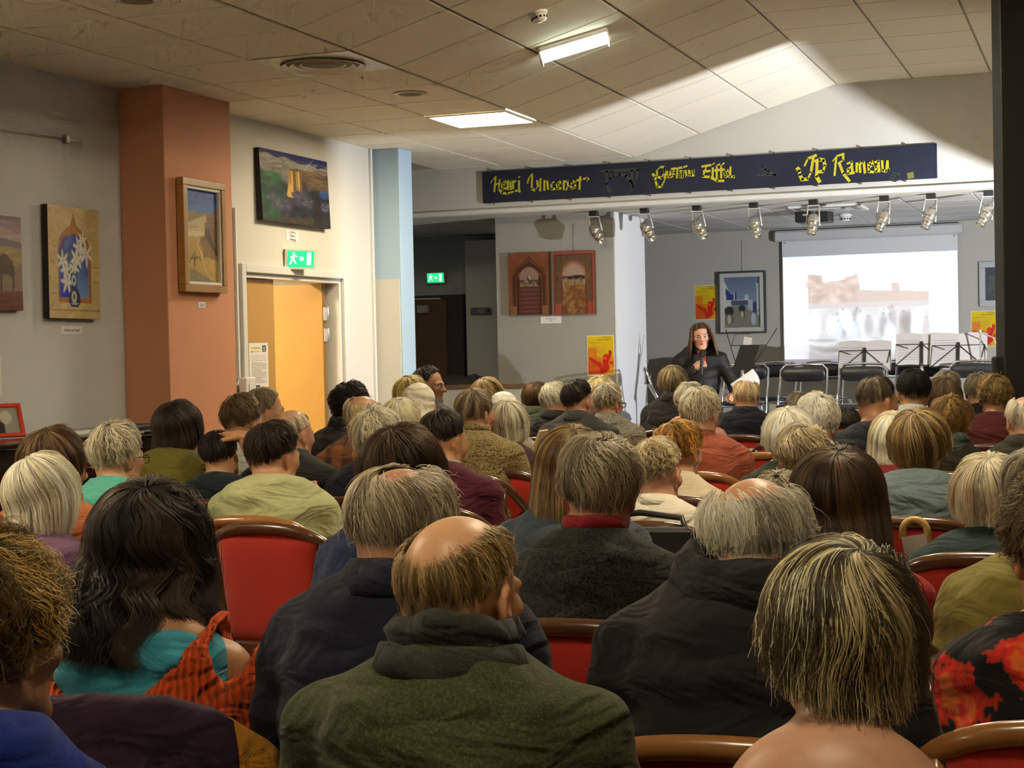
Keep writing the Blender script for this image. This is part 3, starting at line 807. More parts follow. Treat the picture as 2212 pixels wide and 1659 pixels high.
# ------------------------------------------------------------------ white village (framed) and dark still life (framed)
c = Cv(66, 88, (120, 130, 150))
c.grad(0, .5, (96, 112, 140), (120, 134, 158))
c.poly([(0, .05), (.16, .3), (.3, .38), (.3, .5), (0, .75)], (190, 192, 192)); c.poly([(.04, .2), (.16, .3), (.2, .34), (.28, .33), (.28, .45), (.06, .45)], (34, 58, 110)); c.rect(.3, .3, .35, .45, (34, 58, 110)); c.rect(.27, .3, .3, .48, (200, 202, 204))
c.poly([(.9, .1), (1, .05), (1, .85), (.92, .85)], (176, 180, 186)); c.rect(.93, .08, .97, .14, (40, 54, 90)); c.poly([(.8, .52), (.9, .48), (.92, .82), (.8, .7)], (40, 58, 104))
c.rect(.2, .46, .7, .56, (70, 78, 104)); c.rect(.2, .45, .78, .47, (176, 180, 184)); c.rect(.58, .4, .68, .46, (190, 194, 196)); c.ell(.63, .38, .05, .04, (180, 186, 190)); c.line([(.63, .3), (.63, .36)], .02, (90, 100, 116)); c.rect(.66, .46, .8, .68, (170, 172, 176))
c.poly([(0, .62), (.35, .56), (.7, .66), (1, .8), (1, 1), (0, 1)], (126, 122, 112)); c.strokes(60, (0, .66, 1, 1), [(140, 134, 122), (106, 102, 96), (116, 110, 112)], .06, .012, .5, .2)
for (x, y, s_) in ((.14, .84, .11), (.5, .75, .08)):
    c.ell(x, y - s_ * 1.5, s_ * 1.2, s_ * .9, (40, 44, 36)); c.ell(x + .01, y, s_ * .9, s_, (80, 70, 50)); c.ell(x, y, s_ * .55, s_ * .85, (176, 170, 150))
c.ell(.83, .84, .08, .12, (158, 162, 164)); c.ell(.8, .84, .04, .12, (176, 182, 188)); c.noise(.05)
M_FRDK = mat('dark grey wood frame', (.05, .055, .065), .45); M_FRLT = mat('cream wood mount', (.52, .51, .46), .6)
canvas_picture('village_painting', 'front', hit_y(1552, 588, Y_BACK), hit_y(1657, 719, Y_BACK), c, .02, 'framed painting of a white and blue village street with jars', frame=[(.018, .05, M_FRDK), (.045, .04, M_FRLT)], wire=.32)
c = Cv(50, 70, (50, 58, 66)); c.strokes(90, (0, 0, 1, 1), [(60, 72, 86), (34, 40, 44), (40, 58, 40), (80, 86, 90)], .1, .06, .6); c.ell(.4, .55, .2, .2, (60, 70, 40)); c.ell(.4, .65, .12, .12, (90, 86, 60)); c.noise(.06)
canvas_picture('still_life_painting', 'front', hit_y(2115, 566, Y_BACK), hit_y(2212, 660, Y_BACK), c, .02, 'pale framed dark painting half hidden behind the black post', frame=[(.06, .04, mat('pale grey frame', (.42, .43, .44), .5)), (.015, .03, M_FRDK)])

# ================================================================== hanging rail, cabinet and things on the left
r0, r1 = hit_x(0, 280, X_WALL + .02), hit_x(176, 306, X_WALL + .02)
hr = empty('picture_cable'); tag(hr, 'thin steel picture cable stretched along the wall above the lily painting', 'cable')
MB().tube([(X_WALL + .02, r0[1] - .5, r0[2] - .013), (X_WALL + .02, r1[1] - .12, r1[2])], .003, 6).build('cable', mat('steel wire', (.35, .34, .30), .4, .8), hr)
MB().bb(X_WALL, X_WALL + .03, r1[1] - .15, r1[1] - .12, r1[2] - .025, r1[2] + .02, .003).build('clamp', mat('clamp metal', (.3, .29, .27), .4, .7), hr)
MB().bb(X_WALL, X_WALL + .012, r1[1] - .12, r1[1] + .02, r1[2] - .01, r1[2] + .012, .002).build('plate', mat('plate metal', (.5, .5, .48), .4, .6), hr)
MB().tube([(X_WALL + .015, r1[1] - .13, r1[2] - .02), (X_WALL + .012, r1[1] - .12, r1[2] - .3)], .0012, 5).build('hook_line', mat('nylon line', (.7, .7, .68), .4), hr)

zc = 1.09
cb0, cb1 = hit_x(-60, 935, X_WALL + .3), hit_x(255, 930, X_WALL + .05)
pn = empty('upright_piano', (X_WALL + .32, 7.0, 0)); tag(pn, 'black upright piano against the side wall', 'piano')
M_PIANO = mat('black lacquer', (.012, .010, .009), .18, coat=.5)
MB().bb(-.30, .28, -1.0, .80, 0, zc - .03, .006).build('body', M_PIANO, pn)
MB().bb(-.31, .30, -1.02, .82, zc - .03, zc, .006).build('lid', M_PIANO, pn)
MB().bb(.28, .42, -.9, .7, .62, .72, .008).build('key_shelf', M_PIANO, pn)
MB().bb(.26, .40, -.9, -.84, .0, .62, .006).build('leg', M_PIANO, pn); MB().bb(.26, .40, .64, .70, .0, .62, .006).build('leg', M_PIANO, pn)
# red photo frame on the piano
f0 = hit_x(24, 915, X_WALL + .25)
rf = empty('photo_frame', (X_WALL + .22, hit_x(2, 910, X_WALL + .25)[1], zc + .002)); tag(rf, 'red photo frame leaning on top of the black piano', 'photo frame')
rf.rotation_euler = (math.radians(90), 0, math.radians(70))
rf.rotation_euler = (Matrix.Rotation(math.radians(58), 3, 'Z') @ Matrix.Rotation(math.radians(66), 3, 'X')).to_euler()
M_RED = mat('red lacquer', (.62, .035, .015), .35)
fr = MB(); fw, fh = .30, .185
fr.box((0, .011, .01), (fw, .022, .018), None, .004); fr.box((0, fh - .011, .01), (fw, .022, .018), None, .004); fr.box((-fw / 2 + .011, fh / 2, .01), (.022, fh - .04, .018), None, .004); fr.box((fw / 2 - .011, fh / 2, .01), (.022, fh - .04, .018), None, .004)
fr.build('frame', M_RED, rf)
c = Cv(44, 28, (150, 146, 136)); c.rect(0, .4, .7, 1, (34, 30, 28)); c.ell(.75, .4, .12, .25, (190, 186, 176)); c.line([(.1, .6), (.45, .8)], .03, (180, 170, 140)); c.ell(.3, .25, .25, .2, (110, 104, 96)); c.noise(.05)
link_mesh('photograph', c.mesh('photograph', fw - .04, fh - .04, ((-fw / 2 + .02, fh - .02, .008), (1, 0, 0), (0, -1, 0))), M_PRINT, rf)
MB().box((0, .05, -.03), (.04, .004, .09), Matrix.Rotation(.5, 3, 'X')).build('easel_back', M_BLACK, rf)
# loose papers on the piano
for k, (dy, rz, w_, l_, lab) in enumerate(((.12, .2, .21, .297, 'white sheet lying on the piano beside the red frame'), (.42, -.3, .21, .297, 'white sheet lying mid way along the piano lid'))):
    o = MB().box((0, 0, .001), (w_, l_, .002)).build('paper_sheet', mat('white paper', (.78, .78, .76), .6)); o.location = (X_WALL + .33, 7.05 + dy, zc + .0005); o.rotation_euler = (0, 0, rz); tag(o, lab, 'paper')
o = MB().box((0, 0, .009), (.25, .34, .018), None, .004).build('black_folder', M_BLACK); o.location = (X_WALL + .34, 7.66, zc + .0005); o.rotation_euler = (0, 0, .15); tag(o, 'flat black folder lying at the far end of the piano', 'folder')
# sheet pinned on the wall at the very left edge
o = MB().bb(X_WALL, X_WALL + .002, hit_x(2, 800, X_WALL)[1] - .21, hit_x(2, 800, X_WALL)[1], hit_x(2, 855, X_WALL)[2], hit_x(2, 768, X_WALL)[2]).build('notice_sheet', mat('white paper', (.78, .78, .76), .6)); tag(o, 'white sheet pinned on the side wall at the left picture edge', 'paper')

# ================================================================== the doorway
M_FRAME = mat('door casing white', (.70, .70, .68), .5)
d2 = struct(empty('door_2'), 'double door with a closed narrow leaf and an opened wide leaf')
f = MB()
fo, fi = .06, .03
f.bb(X_WALL2, X_WALL2 + .03, D_Y0 - fo, D_Y0 - .002, 0, D_Z + fo, .004).bb(X_WALL2, X_WALL2 + .03, D_Y1 + .002, D_Y1 + fo, 0, D_Z + fo, .004).bb(X_WALL2, X_WALL2 + .03, D_Y0 - .002, D_Y1 + .002, D_Z + .002, D_Z + fo, .004)
f.bb(X_WALL2 - .21, X_WALL2, D_Y0, D_Y0 + .03, 0, D_Z).bb(X_WALL2 - .21, X_WALL2, D_Y1 - .03, D_Y1, 0, D_Z).bb(X_WALL2 - .21, X_WALL2, D_Y0 + .03, D_Y1 - .03, D_Z - .03, D_Z)
f.build('door_frame', M_FRAME, d2)
M_LEAF = mat('ochre door laminate', (.52, .29, .075), .42, noise=.06, nscale=6)
leaf_y = 9.93
lf = MB().bb(X_WALL2 - .09, X_WALL2 - .045, D_Y0 + .032, leaf_y, .01, D_Z - .033, .002).build('closed_leaf', M_LEAF, d2)
lw = .86
lf2 = MB().bb(X_WALL2 - .10 - lw, X_WALL2 - .10, D_Y1 - .115, D_Y1 - .07, .01, D_Z - .033, .002).build('open_leaf', M_LEAF, d2)
MB().bb(X_WALL2 - .1, X_WALL2 - .097, D_Y1 - .115, D_Y1 - .07, .012, D_Z - .035).build('leaf_edge', mat('brown leaf edge', (.24, .13, .04), .5), lf2)
for z in (1.78, 1.62, .55):
    MB().bb(X_WALL2 - .097, X_WALL2 - .085, D_Y1 - .112, D_Y1 - .06, z - .05, z + .05, .003).build('hinge', mat('hinge zinc', (.70, .70, .70), .35, .6), lf2)
    MB().tube([(X_WALL2 - .083, D_Y1 - .058, z - .055), (X_WALL2 - .083, D_Y1 - .058, z + .055)], .009, 8).build('hinge_pin', mat('hinge zinc', (.70, .70, .70), .35, .6), lf2)
MB().bb(X_WALL2 - .12 - lw + .06, X_WALL2 - .12 - lw + .2, D_Y1 - .16, D_Y1 - .145, 1.02, 1.045, .004).build('handle', mat('hinge zinc', (.70, .70, .70), .35, .6), lf2)
# corridor behind the doorway
struct(MB().bb(-7.9, -7.7, 8.3, 11.75, 0, 2.6).build('wall_corridor', mat('corridor cream', (.75, .66, .46), .8)), 'cream corridor wall behind the doorway')
struct(MB().bb(-7.9, X_WALL2 - .2, 8.2, 8.3, 0, 2.6).build('wall_corridor_end', mat('corridor cream', (.75, .66, .46), .8)))
struct(MB().bb(-7.7, X_WALL2 - .2, 8.3, 11.75, 2.6, 2.65).build('ceiling_corridor', M_WHITE))
light_panel('corridor_light', -6.6, 9.5, 2.595, 'square light panel in the corridor behind the doorway', 60.0, .5)
# printed notice taped on the closed leaf
a, b = hit_x(537, 741, X_WALL2 - .045), hit_x(581, 860, X_WALL2 - .045)
nt = empty('door_notice'); W, H = b[1] - a[1], a[2] - b[2]; nt.matrix_world = basis('left', (X_WALL2 - .045, (a[1] + b[1]) / 2, (a[2] + b[2]) / 2)); tag(nt, 'tall white printed notice taped to the closed door leaf', 'notice')
MB().box((0, 0, .001), (W, H, .0015)).build('sheet', mat('white paper', (.78, .78, .76), .6), nt)
c = Cv(60, 130, (232, 228, 222)); c.rect(.12, .08, .6, .105, (222, 196, 60)); c.text_lines(.13, .6, .085, .1, 1, (120, 110, 50), .8, .6); c.rect(.12, .147, .2, .17, (190, 70, 40)); c.text_lines(.22, .6, .15, .166, 1, (90, 90, 90), .8, .6); c.rect(.70, .045, .9, .165, (40, 38, 42)); c.ell(.8, .09, .05, .02, (210, 208, 206)); c.ell(.8, .135, .06, .014, (210, 208, 206))
c.text_lines(.12, .88, .22, .74, 17, (70, 70, 74), .42, .75); c.rect(.32, .765, .53, .9, (44, 42, 46)); c.ell(.42, .81, .05, .022, (200, 198, 196)); c.ell(.42, .86, .06, .014, (200, 198, 196)); c.text_lines(.35, .88, .92, .98, 3, (70, 70, 74), .4, .75)
link_mesh('print', c.mesh('print', W * .99, H * .99, ((-W * .495, H * .495, .0022), (1, 0, 0), (0, -1, 0))), M_PRINT, nt)
# switch box on the casing
a = hit_x(517, 838, X_WALL2)
sb = empty('switch_box', (X_WALL2, a[1], a[2])); tag(sb, 'white plastic switch box low on the door casing', 'switch')
MB().bb(0.03, .085, -.06, .08, -.07, .07, .008).build('housing', mat('switch plastic', (.72, .71, .66), .4), sb); MB().bb(.085, .09, -.02, .04, -.03, .03, .003).build('rocker', M_WHITE, sb); MB().bb(0, .03, -.012, .012, -.012, .012).build('spacer', M_WHITE, sb); MB().bb(0.0, .02, -.03, -.01, .06, 1.2).build('cable_duct', M_WHITE, sb)

# ================================================================== exit signs
M_GREEN = mat('exit green glow', (.0, .3, .1), .4, emit=(.02, .75, .22), estr=.55)
M_EXW = mat('exit white glow', (.8, .9, .85), .4, emit=(.75, 1.0, .85), estr=.5)
def exit_sign(kind, c, label, s=1.0, rot=0.0):
    r = empty('exit_sign'); r.matrix_world = basis(kind, c) @ Matrix.Rotation(rot, 4, 'Y') @ Matrix.Scale(s, 4); tag(r, label, 'exit sign')
    MB().box((0, 0, .01), (.22, .12, .02), None, .006).build('wall_plate', mat('sign plastic', (.66, .64, .56), .45), r)
    b = MB(); b.add([(-.12, -.07, .02), (.12, -.07, .02), (.12, .07, .02), (-.12, .07, .02), (-.13, -.075, .085), (.13, -.075, .085), (.13, .065, .10), (-.13, .065, .10)], [(0, 3, 2, 1), (4, 5, 6, 7), (0, 1, 5, 4), (1, 2, 6, 5), (2, 3, 7, 6), (3, 0, 4, 7)]); b.build('housing', mat('sign plastic', (.66, .64, .56), .45), r)
    MB().add([(-.11, -.06, .088), (.11, -.06, .088), (.11, .055, .1005), (-.11, .055, .1005)], [(0, 1, 2, 3)]).build('green_face', M_GREEN, r)
    g = MB(); Z = .1015
    def q(*p): g.add([(x, y, .094 + y * .108 + .001) for x, y in p], [tuple(range(len(p)))])
    q((.05, -.045), (.085, -.045), (.085, .045), (.05, .045))                       # door
    q((-.07, .028), (-.055, .028), (-.055, .043), (-.07, .043))                     # running figure
    q((-.08, -.005), (-.055, -.008), (-.045, .024), (-.066, .026)); q((-.08, -.005), (-.066, -.008), (-.085, -.045), (-.097, -.042)); q((-.066, -.006), (-.05, -.01), (-.035, -.035), (-.046, -.038)); q((-.05, .022), (-.03, .008), (-.027, .013), (-.046, .027)); q((-.066, .022), (-.09, .01), (-.087, .004), (-.066, .014))
    q((.0, -.012), (.022, -.012), (.022, .012), (.0, .012)); q((-.012, .0), (.0, -.02), (.0, .02))
    g.build('pictogram', M_EXW, r)
    return r
e = (hit_x(622, 545, X_WALL2 + .05) + hit_x(668, 574, X_WALL2 + .05)) / 2
exit_sign('left', (X_WALL2, e[1] + .02, e[2]), 'lit green exit sign above the doorway', 1.0, math.radians(-30))
e = hit_y(943, 600, 15.45); exit_sign('front', (e[0], 15.5, e[2]), 'small lit green exit sign in the dark recess', .85)
# control box on the pilaster
a, b = hit_y(1018, 664, 15.28), hit_y(1062, 680, 15.28)
cbx = empty('wall_heater', ((a[0] + b[0]) / 2, 15.30, (a[2] + b[2]) / 2)); tag(cbx, 'small grey control unit on the pale pilaster', 'control unit')
MB().bb(-(b[0] - a[0]) / 2, (b[0] - a[0]) / 2, -.05, 0, -.035, .035, .006).build('housing', mat('unit grey', (.22, .22, .20), .5), cbx); MB().bb(-.02, .04, -.055, -.05, -.02, .02).build('display', mat('unit display', (.35, .36, .32), .4), cbx); MB().lathe([(.018, 0), (.016, .012), (0, .013)], 14, Matrix.Translation((.09, -.05, 0)) @ Matrix.Rotation(math.pi / 2, 4, 'X')).build('dial', M_BLACK, cbx)
# ================================================================== banner over the stage
YB = Y_FRONT - .001
b_tl, b_br = hit_y(1043, 370, YB), hit_y(2025, 388, YB)
bz1 = (hit_y(1043, 370, YB)[2] + hit_y(2025, 312, YB)[2]) / 2; bz0 = (hit_y(1043, 438, YB)[2] + hit_y(2025, 387, YB)[2]) / 2
bn = empty('banner', ((b_tl[0] + b_br[0]) / 2, YB, (bz0 + bz1) / 2)); tag(bn, 'long navy banner with yellow painted names above the stage', 'banner')
bw, bh = b_br[0] - b_tl[0], bz1 - bz0
MB().box((0, -.010, 0), (bw, .018, bh), None, .003).build('board', mat('navy banner cloth', (.010, .014, .035), .7, noise=.5, nscale=3, bump=.2, bscale=60), bn)
pins = MB()
for k in range(11):
    for s_ in (-1, 1): pins.box((-bw / 2 + bw * (k + .3) / 11, -.012, s_ * (bh / 2 + .006)), (.012, .012, .018))
pins.build('fixings', mat('dark fixings', (.1, .09, .08), .6), bn)
def ribbon(mbk, pts, w, yoff, nib=math.radians(50), wmin=.35, thick=.0015):
    """flat brush stroke on the banner (local x,z), width depends on direction like a broad brush"""
    P = [np.array(p) for p in pts]
    for i in range(len(P) - 1):
        d = P[i + 1] - P[i]; L = np.linalg.norm(d)
        if L < 1e-6: continue
        a = math.atan2(d[1], d[0]); ww = w * (wmin + (1 - wmin) * abs(math.sin(a - nib)))
        n_ = np.array([-d[1], d[0]]) / L * ww / 2
        e = d / L * ww * .25
        q = [P[i] - e - n_, P[i + 1] + e - n_, P[i + 1] + e + n_, P[i] - e + n_]
        mbk.add([(x, yoff, z) for x, z in q], [(0, 1, 2, 3)])
def tr(pts, ox, oy, sc):
    out = []
    for x, y in pts:
        p = hit_y(ox + x / sc, oy + y / sc, YB - .02); out.append((p[0] - bn.location[0], p[2] - bn.location[2]))
    return out
Z1, Z2, Z3 = (1040, 320, 4.254), (1560, 300, 4.514), (1000, 300, 1.8746)
words = {
 'henri': (Z1, [[(85, 320), (105, 290), (132, 262)], [(132, 262), (118, 400)], [(118, 340), (172, 318)], [(168, 290), (160, 375), (190, 412), (235, 418), (300, 398), (345, 385), (352, 402)],
   [(228, 368), (195, 375), (188, 330), (212, 302), (226, 328), (196, 346)], [(243, 300), (243, 380)], [(243, 315), (266, 300), (270, 380)], [(292, 302), (292, 372)], [(292, 315), (318, 302)], [(346, 300), (346, 388)], [(342, 270), (354, 262)]], 20),
 'vincenot': (Z1, [[(422, 322), (440, 268), (466, 236)], [(466, 240), (462, 375), (490, 388), (518, 352), (512, 300)], [(542, 300), (540, 392)], [(538, 290), (552, 280)], [(578, 298), (578, 388)], [(578, 314), (606, 298), (612, 378)], [(668, 308), (642, 330), (646, 376), (676, 376)],
   [(732, 368), (702, 374), (692, 330), (716, 304), (728, 330), (702, 346)], [(758, 300), (758, 382)], [(758, 314), (790, 300), (796, 352), (778, 388)], [(838, 306), (820, 345), (836, 372), (862, 360), (862, 320), (838, 306)], [(908, 262), (902, 378)], [(878, 298), (930, 286), (972, 276), (984, 292), (972, 306)]], 20),
 'gustave': (Z1, [[(1684, 172), (1640, 176), (1612, 205), (1615, 262), (1650, 276), (1678, 230), (1684, 172), (1684, 290), (1655, 356), (1615, 356), (1600, 300), (1596, 262), (1574, 238)], [(1706, 214), (1704, 262), (1730, 266), (1736, 214)], [(1774, 208), (1746, 224), (1772, 248), (1744, 270)], [(1746, 192), (1800, 184), (1850, 178), (1888, 164)], [(1802, 188), (1796, 274)],
   [(1824, 212), (1850, 214), (1850, 266), (1824, 264), (1824, 240), (1850, 238)], [(1874, 206), (1886, 262), (1912, 246), (1906, 204)], [(1954, 250), (1926, 252), (1924, 216), (1950, 204), (1952, 224), (1930, 232)]], 18),
 'eiffel': (Z3, [[(968, 112), (1004, 106)], [(986, 112), (972, 152), (1002, 155), (1030, 170), (1056, 170)], [(974, 132), (1000, 130)], [(1012, 118), (1011, 152)], [(1012, 104), (1018, 98)], [(1040, 102), (1028, 110), (1028, 160)], [(1020, 128), (1040, 126)], [(1058, 98), (1046, 108), (1046, 158)], [(1038, 126), (1058, 124)], [(1074, 152), (1062, 154), (1060, 136), (1070, 126), (1074, 138), (1062, 142)], [(1084, 114), (1082, 154), (1098, 152), (1098, 158)]], 8.5),
 'initials': (Z2, [[(804, 262), (836, 192), (916, 160)], [(890, 176), (866, 325), (834, 392), (780, 398), (758, 350), (752, 310), (734, 286)], [(904, 218), (950, 200), (990, 208), (1002, 258), (984, 318), (942, 322)], [(926, 212), (920, 368), (950, 418)]], 28),
 'rameau': (Z2, [[(1076, 218), (1118, 168), (1186, 146)], [(1112, 178), (1096, 356)], [(1180, 150), (1180, 208), (1130, 240)], [(1142, 238), (1180, 338), (1240, 410)], [(1220, 242), (1262, 222), (1270, 340)], [(1268, 270), (1226, 292), (1226, 340), (1286, 330)], [(1312, 236), (1312, 322)], [(1312, 254), (1340, 226), (1346, 326)], [(1346, 248), (1380, 222), (1392, 332)], [(1474, 324), (1432, 320), (1426, 242), (1460, 216), (1470, 260), (1432, 276)], [(1490, 228), (1524, 216), (1532, 320)], [(1530, 262), (1496, 276), (1502, 320), (1536, 314)], [(1560, 214), (1566, 308), (1600, 316), (1610, 214)], [(1612, 216), (1616, 302), (1630, 290)]], 21),
}
M_YEL = mat('yellow banner paint', (.62, .56, .03), .6, noise=.12, nscale=10)
for wn, (zz, strokes, wd) in words.items():
    k = MB(); scm = abs(hit_y(1500, 400, YB)[0] - hit_y(1501, 400, YB)[0]) / zz[2]
    for i, s_ in enumerate(strokes):
        ribbon(k, tr(s_, *zz), wd * 1.32 * scm, -.0205 - .0003 * i)
    k.build('lettering', M_YEL, bn)
M_FAINT = mat('faint chalk drawing', (.05, .055, .045), .8)
k = MB()
for s_ in ([(1100, 212), (1440, 196)], [(1150, 215), (1150, 330)], [(1195, 215), (1180, 280), (1215, 250), (1270, 238), (1330, 255), (1365, 300), (1390, 350)], [(1380, 205), (1385, 330)], [(1440, 196), (1420, 300), (1390, 360), (1345, 425)], [(1150, 330), (1180, 400)]): ribbon(k, tr(s_, *Z1), .03, -.0205)
for s_ in ([(340, 350), (410, 270), (450, 320), (520, 350)], [(390, 345), (420, 295), (440, 345)], [(330, 352), (530, 352)]): ribbon(k, tr(s_, *Z2), .02, -.0205)
for s_ in ([(1632, 372), (1660, 335), (1700, 330), (1735, 360), (1730, 395), (1690, 415), (1650, 405), (1632, 372)], [(1640, 380), (1690, 360)], [(1650, 345), (1670, 395)]): ribbon(k, tr(s_, *Z2), .012, -.0205)
k.build('faint_drawing', M_FAINT, bn)['kind'] = 'stuff'
k = MB(); ribbon(k, tr([(1822, 360), (1854, 354)], *Z2), .05, -.0205, wmin=1.0); k.build('square_emblem', mat('dull yellow emblem', (.20, .20, .05), .7), bn)

# ================================================================== stage spotlights
M_ALU = mat('brushed aluminium', (.62, .58, .50), .28, .9)
M_STEEL = mat('pale steel strip', (.75, .73, .66), .4, .3)
YS = 13.30
spots = [(1282, 452, -35, 0), (1392, 447, -35, 0), (1505, 442, -30, 0), (1628, 437, -14, 0), (1757, 430, 8, 0), (1910, 424, 20, 0), (2011, 417, 22, 0), (2135, 410, 28, 0)]
# arms and lamp position from the photo: lean > 0 tips the nose to the left
spot_names = ['first stage spotlight from the left, over the gate paintings', 'second stage spotlight from the left, before the pale reveal', 'third stage spotlight from the left, above the poster', 'fourth stage spotlight from the left, left of the projector', 'fifth stage spotlight, in front of the hanging projector', 'sixth stage spotlight, above the screen', 'seventh stage spotlight, above the right part of the screen', 'last stage spotlight, next to the black post']
for i, ((px, py, lean, _), nm) in enumerate(zip(spots, spot_names)):
    p = hit_y(px, py, YS)
    r = empty('stage_spotlight', (p[0], YS, Z_BEAM)); tag(r, 'silver ' + nm, 'spotlight', 'stage spotlights')
    MB().box((0, 0, -.022), (.075, .05, .044), None, .005).build('adapter', M_BLACK, r)
    lean_r = math.radians(lean)
    R = Matrix.Rotation(lean_r, 4, 'Y') @ Matrix.Rotation(math.radians(180 - 12), 4, 'X')
    cz = -.175
    M4 = Matrix.Translation((math.sin(-lean_r) * .02, 0, cz)) @ R
    MB().lathe([(0, -.062), (.022, -.058), (.041, -.04), (.048, -.015), (.048, .0), (.0505, .004), (.0505, .012), (.045, .016), (.041, .02), (.041, .055), (.044, .058), (.044, .066), (.036, .07), (.036, .105), (.039, .108), (.039, .12), (.034, .12), (.033, .085), (0, .08)], 22, M4).build('lamp_housing', M_ALU, r)
    v = MB()
    for kk in range(6):
        a = kk * math.pi / 3
        q = M4 @ Vector((.03 * math.cos(a), .03 * math.sin(a), -.056)); v.lathe([(.004, -.002), (.004, .003)], 6, Matrix.Translation(q))
    v.build('vent_holes', M_BLACK, r)
    yk = MB()
    for s_ in (-1, 1):
        e = M4 @ Vector((s_ * .056, 0, .03)); top = Vector((s_ * .045, 0, -.05))
        yk.tube([top, (e.x, e.y, e.z)], .006, 4)
        yk.lathe([(.010, -.006), (.010, .006)], 10, Matrix.Translation(e) @ Matrix.Rotation(math.pi / 2, 4, 'Y'))
    yk.box((0, 0, -.05), (.10, .014, .006)); yk.build('yoke', M_STEEL, r)
    MB().tube([(.02, 0, -.04), (.04, .01, -.08), (.0, .012, -.11), tuple((M4 @ Vector((0, 0, -.06))))], .003, 6).build('cable', mat('grey cable', (.2, .19, .17), .6), r)

# ================================================================== projector, cassette, detector on the stage ceiling
p = hit_y(1735, 470, 14.3)
pj = empty('video_projector', (p[0] + .1, 14.3, p[2])); tag(pj, 'black video projector hanging from the stage ceiling', 'projector')
MB().box((0, 0, 0), (.30, .28, .105), None, .012).build('body', M_BLACK, pj)
MB().lathe([(.035, 0), (.035, .03), (.028, .032), (.02, .02), (0, .018)], 18, Matrix.Translation((.07, .14, 0)) @ Matrix.Rotation(-math.pi / 2, 4, 'X')).build('lens', mat('lens glass', (.02, .02, .03), .05), pj)
MB().box((-.055, -.1405, .012), (.05, .002, .016)).build('label_plate', mat('projector badge', (.45, .42, .18), .5), pj)
MB().box((0, .0, .10), (.05, .05, .10), None, .006).build('mount', M_BLACK, pj); MB().bb(-.03, .03, -.03, .03, .15, Z_BEAM - p[2] - .0005).build('mount_pole', M_BLACK, pj); MB().bb(-.07, .07, -.07, .07, Z_BEAM - p[2] - .018, Z_BEAM - p[2] - .0005, .003).build('ceiling_plate', M_BLACK, pj)
p = hit_z(1790, 449, Z_BEAM - .01)
ac = empty('air_cassette', (p[0], p[1], Z_BEAM)); tag(ac, 'white square air conditioning cassette in the stage ceiling', 'air conditioner')
MB().box((0, 0, -.012), (.62, .62, .024), None, .01).build('panel', M_WHITE, ac); MB().box((0, 0, -.028), (.32, .32, .010), None, .004).build('grille', mat('cassette grille', (.5, .5, .5), .5, bump=.3, bscale=90), ac)
for (x, y, sx, sy) in ((0, .24, .4, .05), (0, -.24, .4, .05), (.24, 0, .05, .4), (-.24, 0, .05, .4)): MB().box((x, y, -.0255), (sx, sy, .003)).build('vane', mat('vane grey', (.25, .25, .26), .5), ac)
p = hit_z(1826, 462, Z_BEAM); detector('smoke_detector', (p[0], p[1], Z_BEAM), 'white smoke detector on the stage ceiling right of the projector', 0, 1.1)

# ================================================================== projection screen
ys = Y_BACK - .06
s0, s1 = hit_y(1689, 520, ys), hit_y(2068, 500, ys)
zt, zb = hit_y(1689, 519, ys)[2], hit_y(1691, 800, ys)[2]
ps = empty('projection_screen', ((s0[0] + s1[0]) / 2, ys, 0)); tag(ps, 'pull-down projection screen showing a washed-out picture of a crowd', 'projection screen')
W = s1[0] - s0[0]
cz0, cz1 = hit_y(1672, 519, ys)[2], hit_y(1672, 500, ys)[2]
MB().bb(-W / 2 - .08, W / 2 + .05, -.05, .055, cz0 - .02, cz1 + .0, .02).build('casing', mat('screen casing', (.56, .56, .55), .5), ps)
MB().bb(-W / 2, W / 2, .0, .004, zb - .06, cz0).build('fabric', mat('screen fabric', (.70, .70, .70), .8), ps)
MB().tube([(-W / 2 - .02, .0, zb - .07), (W / 2 + .02, .0, zb - .07)], .014, 8).build('bottom_bar', M_WHITE, ps)
for sx in (-1, 1): MB().box((sx * (W / 2 - .03), -.002, cz0 - .035), (.02, .003, .008)).build('corner_mark', mat('red mark', (.4, .06, .03), .6), ps)
it = hit_y(1689, 556, ys)[2]; ib = zb - .05
c = Cv(190, 132, (240, 246, 255))
X0, X1, Y0, Y1 = .145, .84, .14, .87
def q(x, y): return X0 + (X1 - X0) * x, Y0 + (Y1 - Y0) * y
# a generic washed-out brown and grey crowd before walls
c.strokes(60, (X0, Y0 + .12, X1, Y1), [(205, 200, 196), (190, 186, 180), (214, 212, 210)], .05, .04, .5)
c.poly([q(0, .02), q(.12, .04), q(.13, .12), q(.3, .1), q(.42, .03), q(.44, .22), q(.7, .24), q(.7, .15), q(.76, .15), q(.77, .24), q(1, .26), q(1, .42), q(0, .42)], (196, 180, 172))
c.strokes(50, (*q(0, .08), *q(.42, .36)), [(200, 176, 164), (182, 160, 150), (214, 200, 192)], .03, .03, .6)
c.rect(*q(0, .36), *q(1, 1), (196, 194, 196), .75)
r2 = np.random.default_rng(5)
for k in range(26):
    x = r2.uniform(.02, .98); y = r2.uniform(.42, .62); h_ = r2.uniform(.18, .3); cx, cy = q(x, y + h_ / 2)
    cl = [(168, 164, 166), (222, 228, 236), (150, 146, 142), (186, 180, 176), (206, 214, 228)][k % 5]
    c.ell(cx, cy, .026, h_ * .36, cl, .75, .4); c.ell(cx, cy - h_ * .36, .008, .013, [(150, 142, 138), (178, 160, 150)][k % 2], .6, .5)
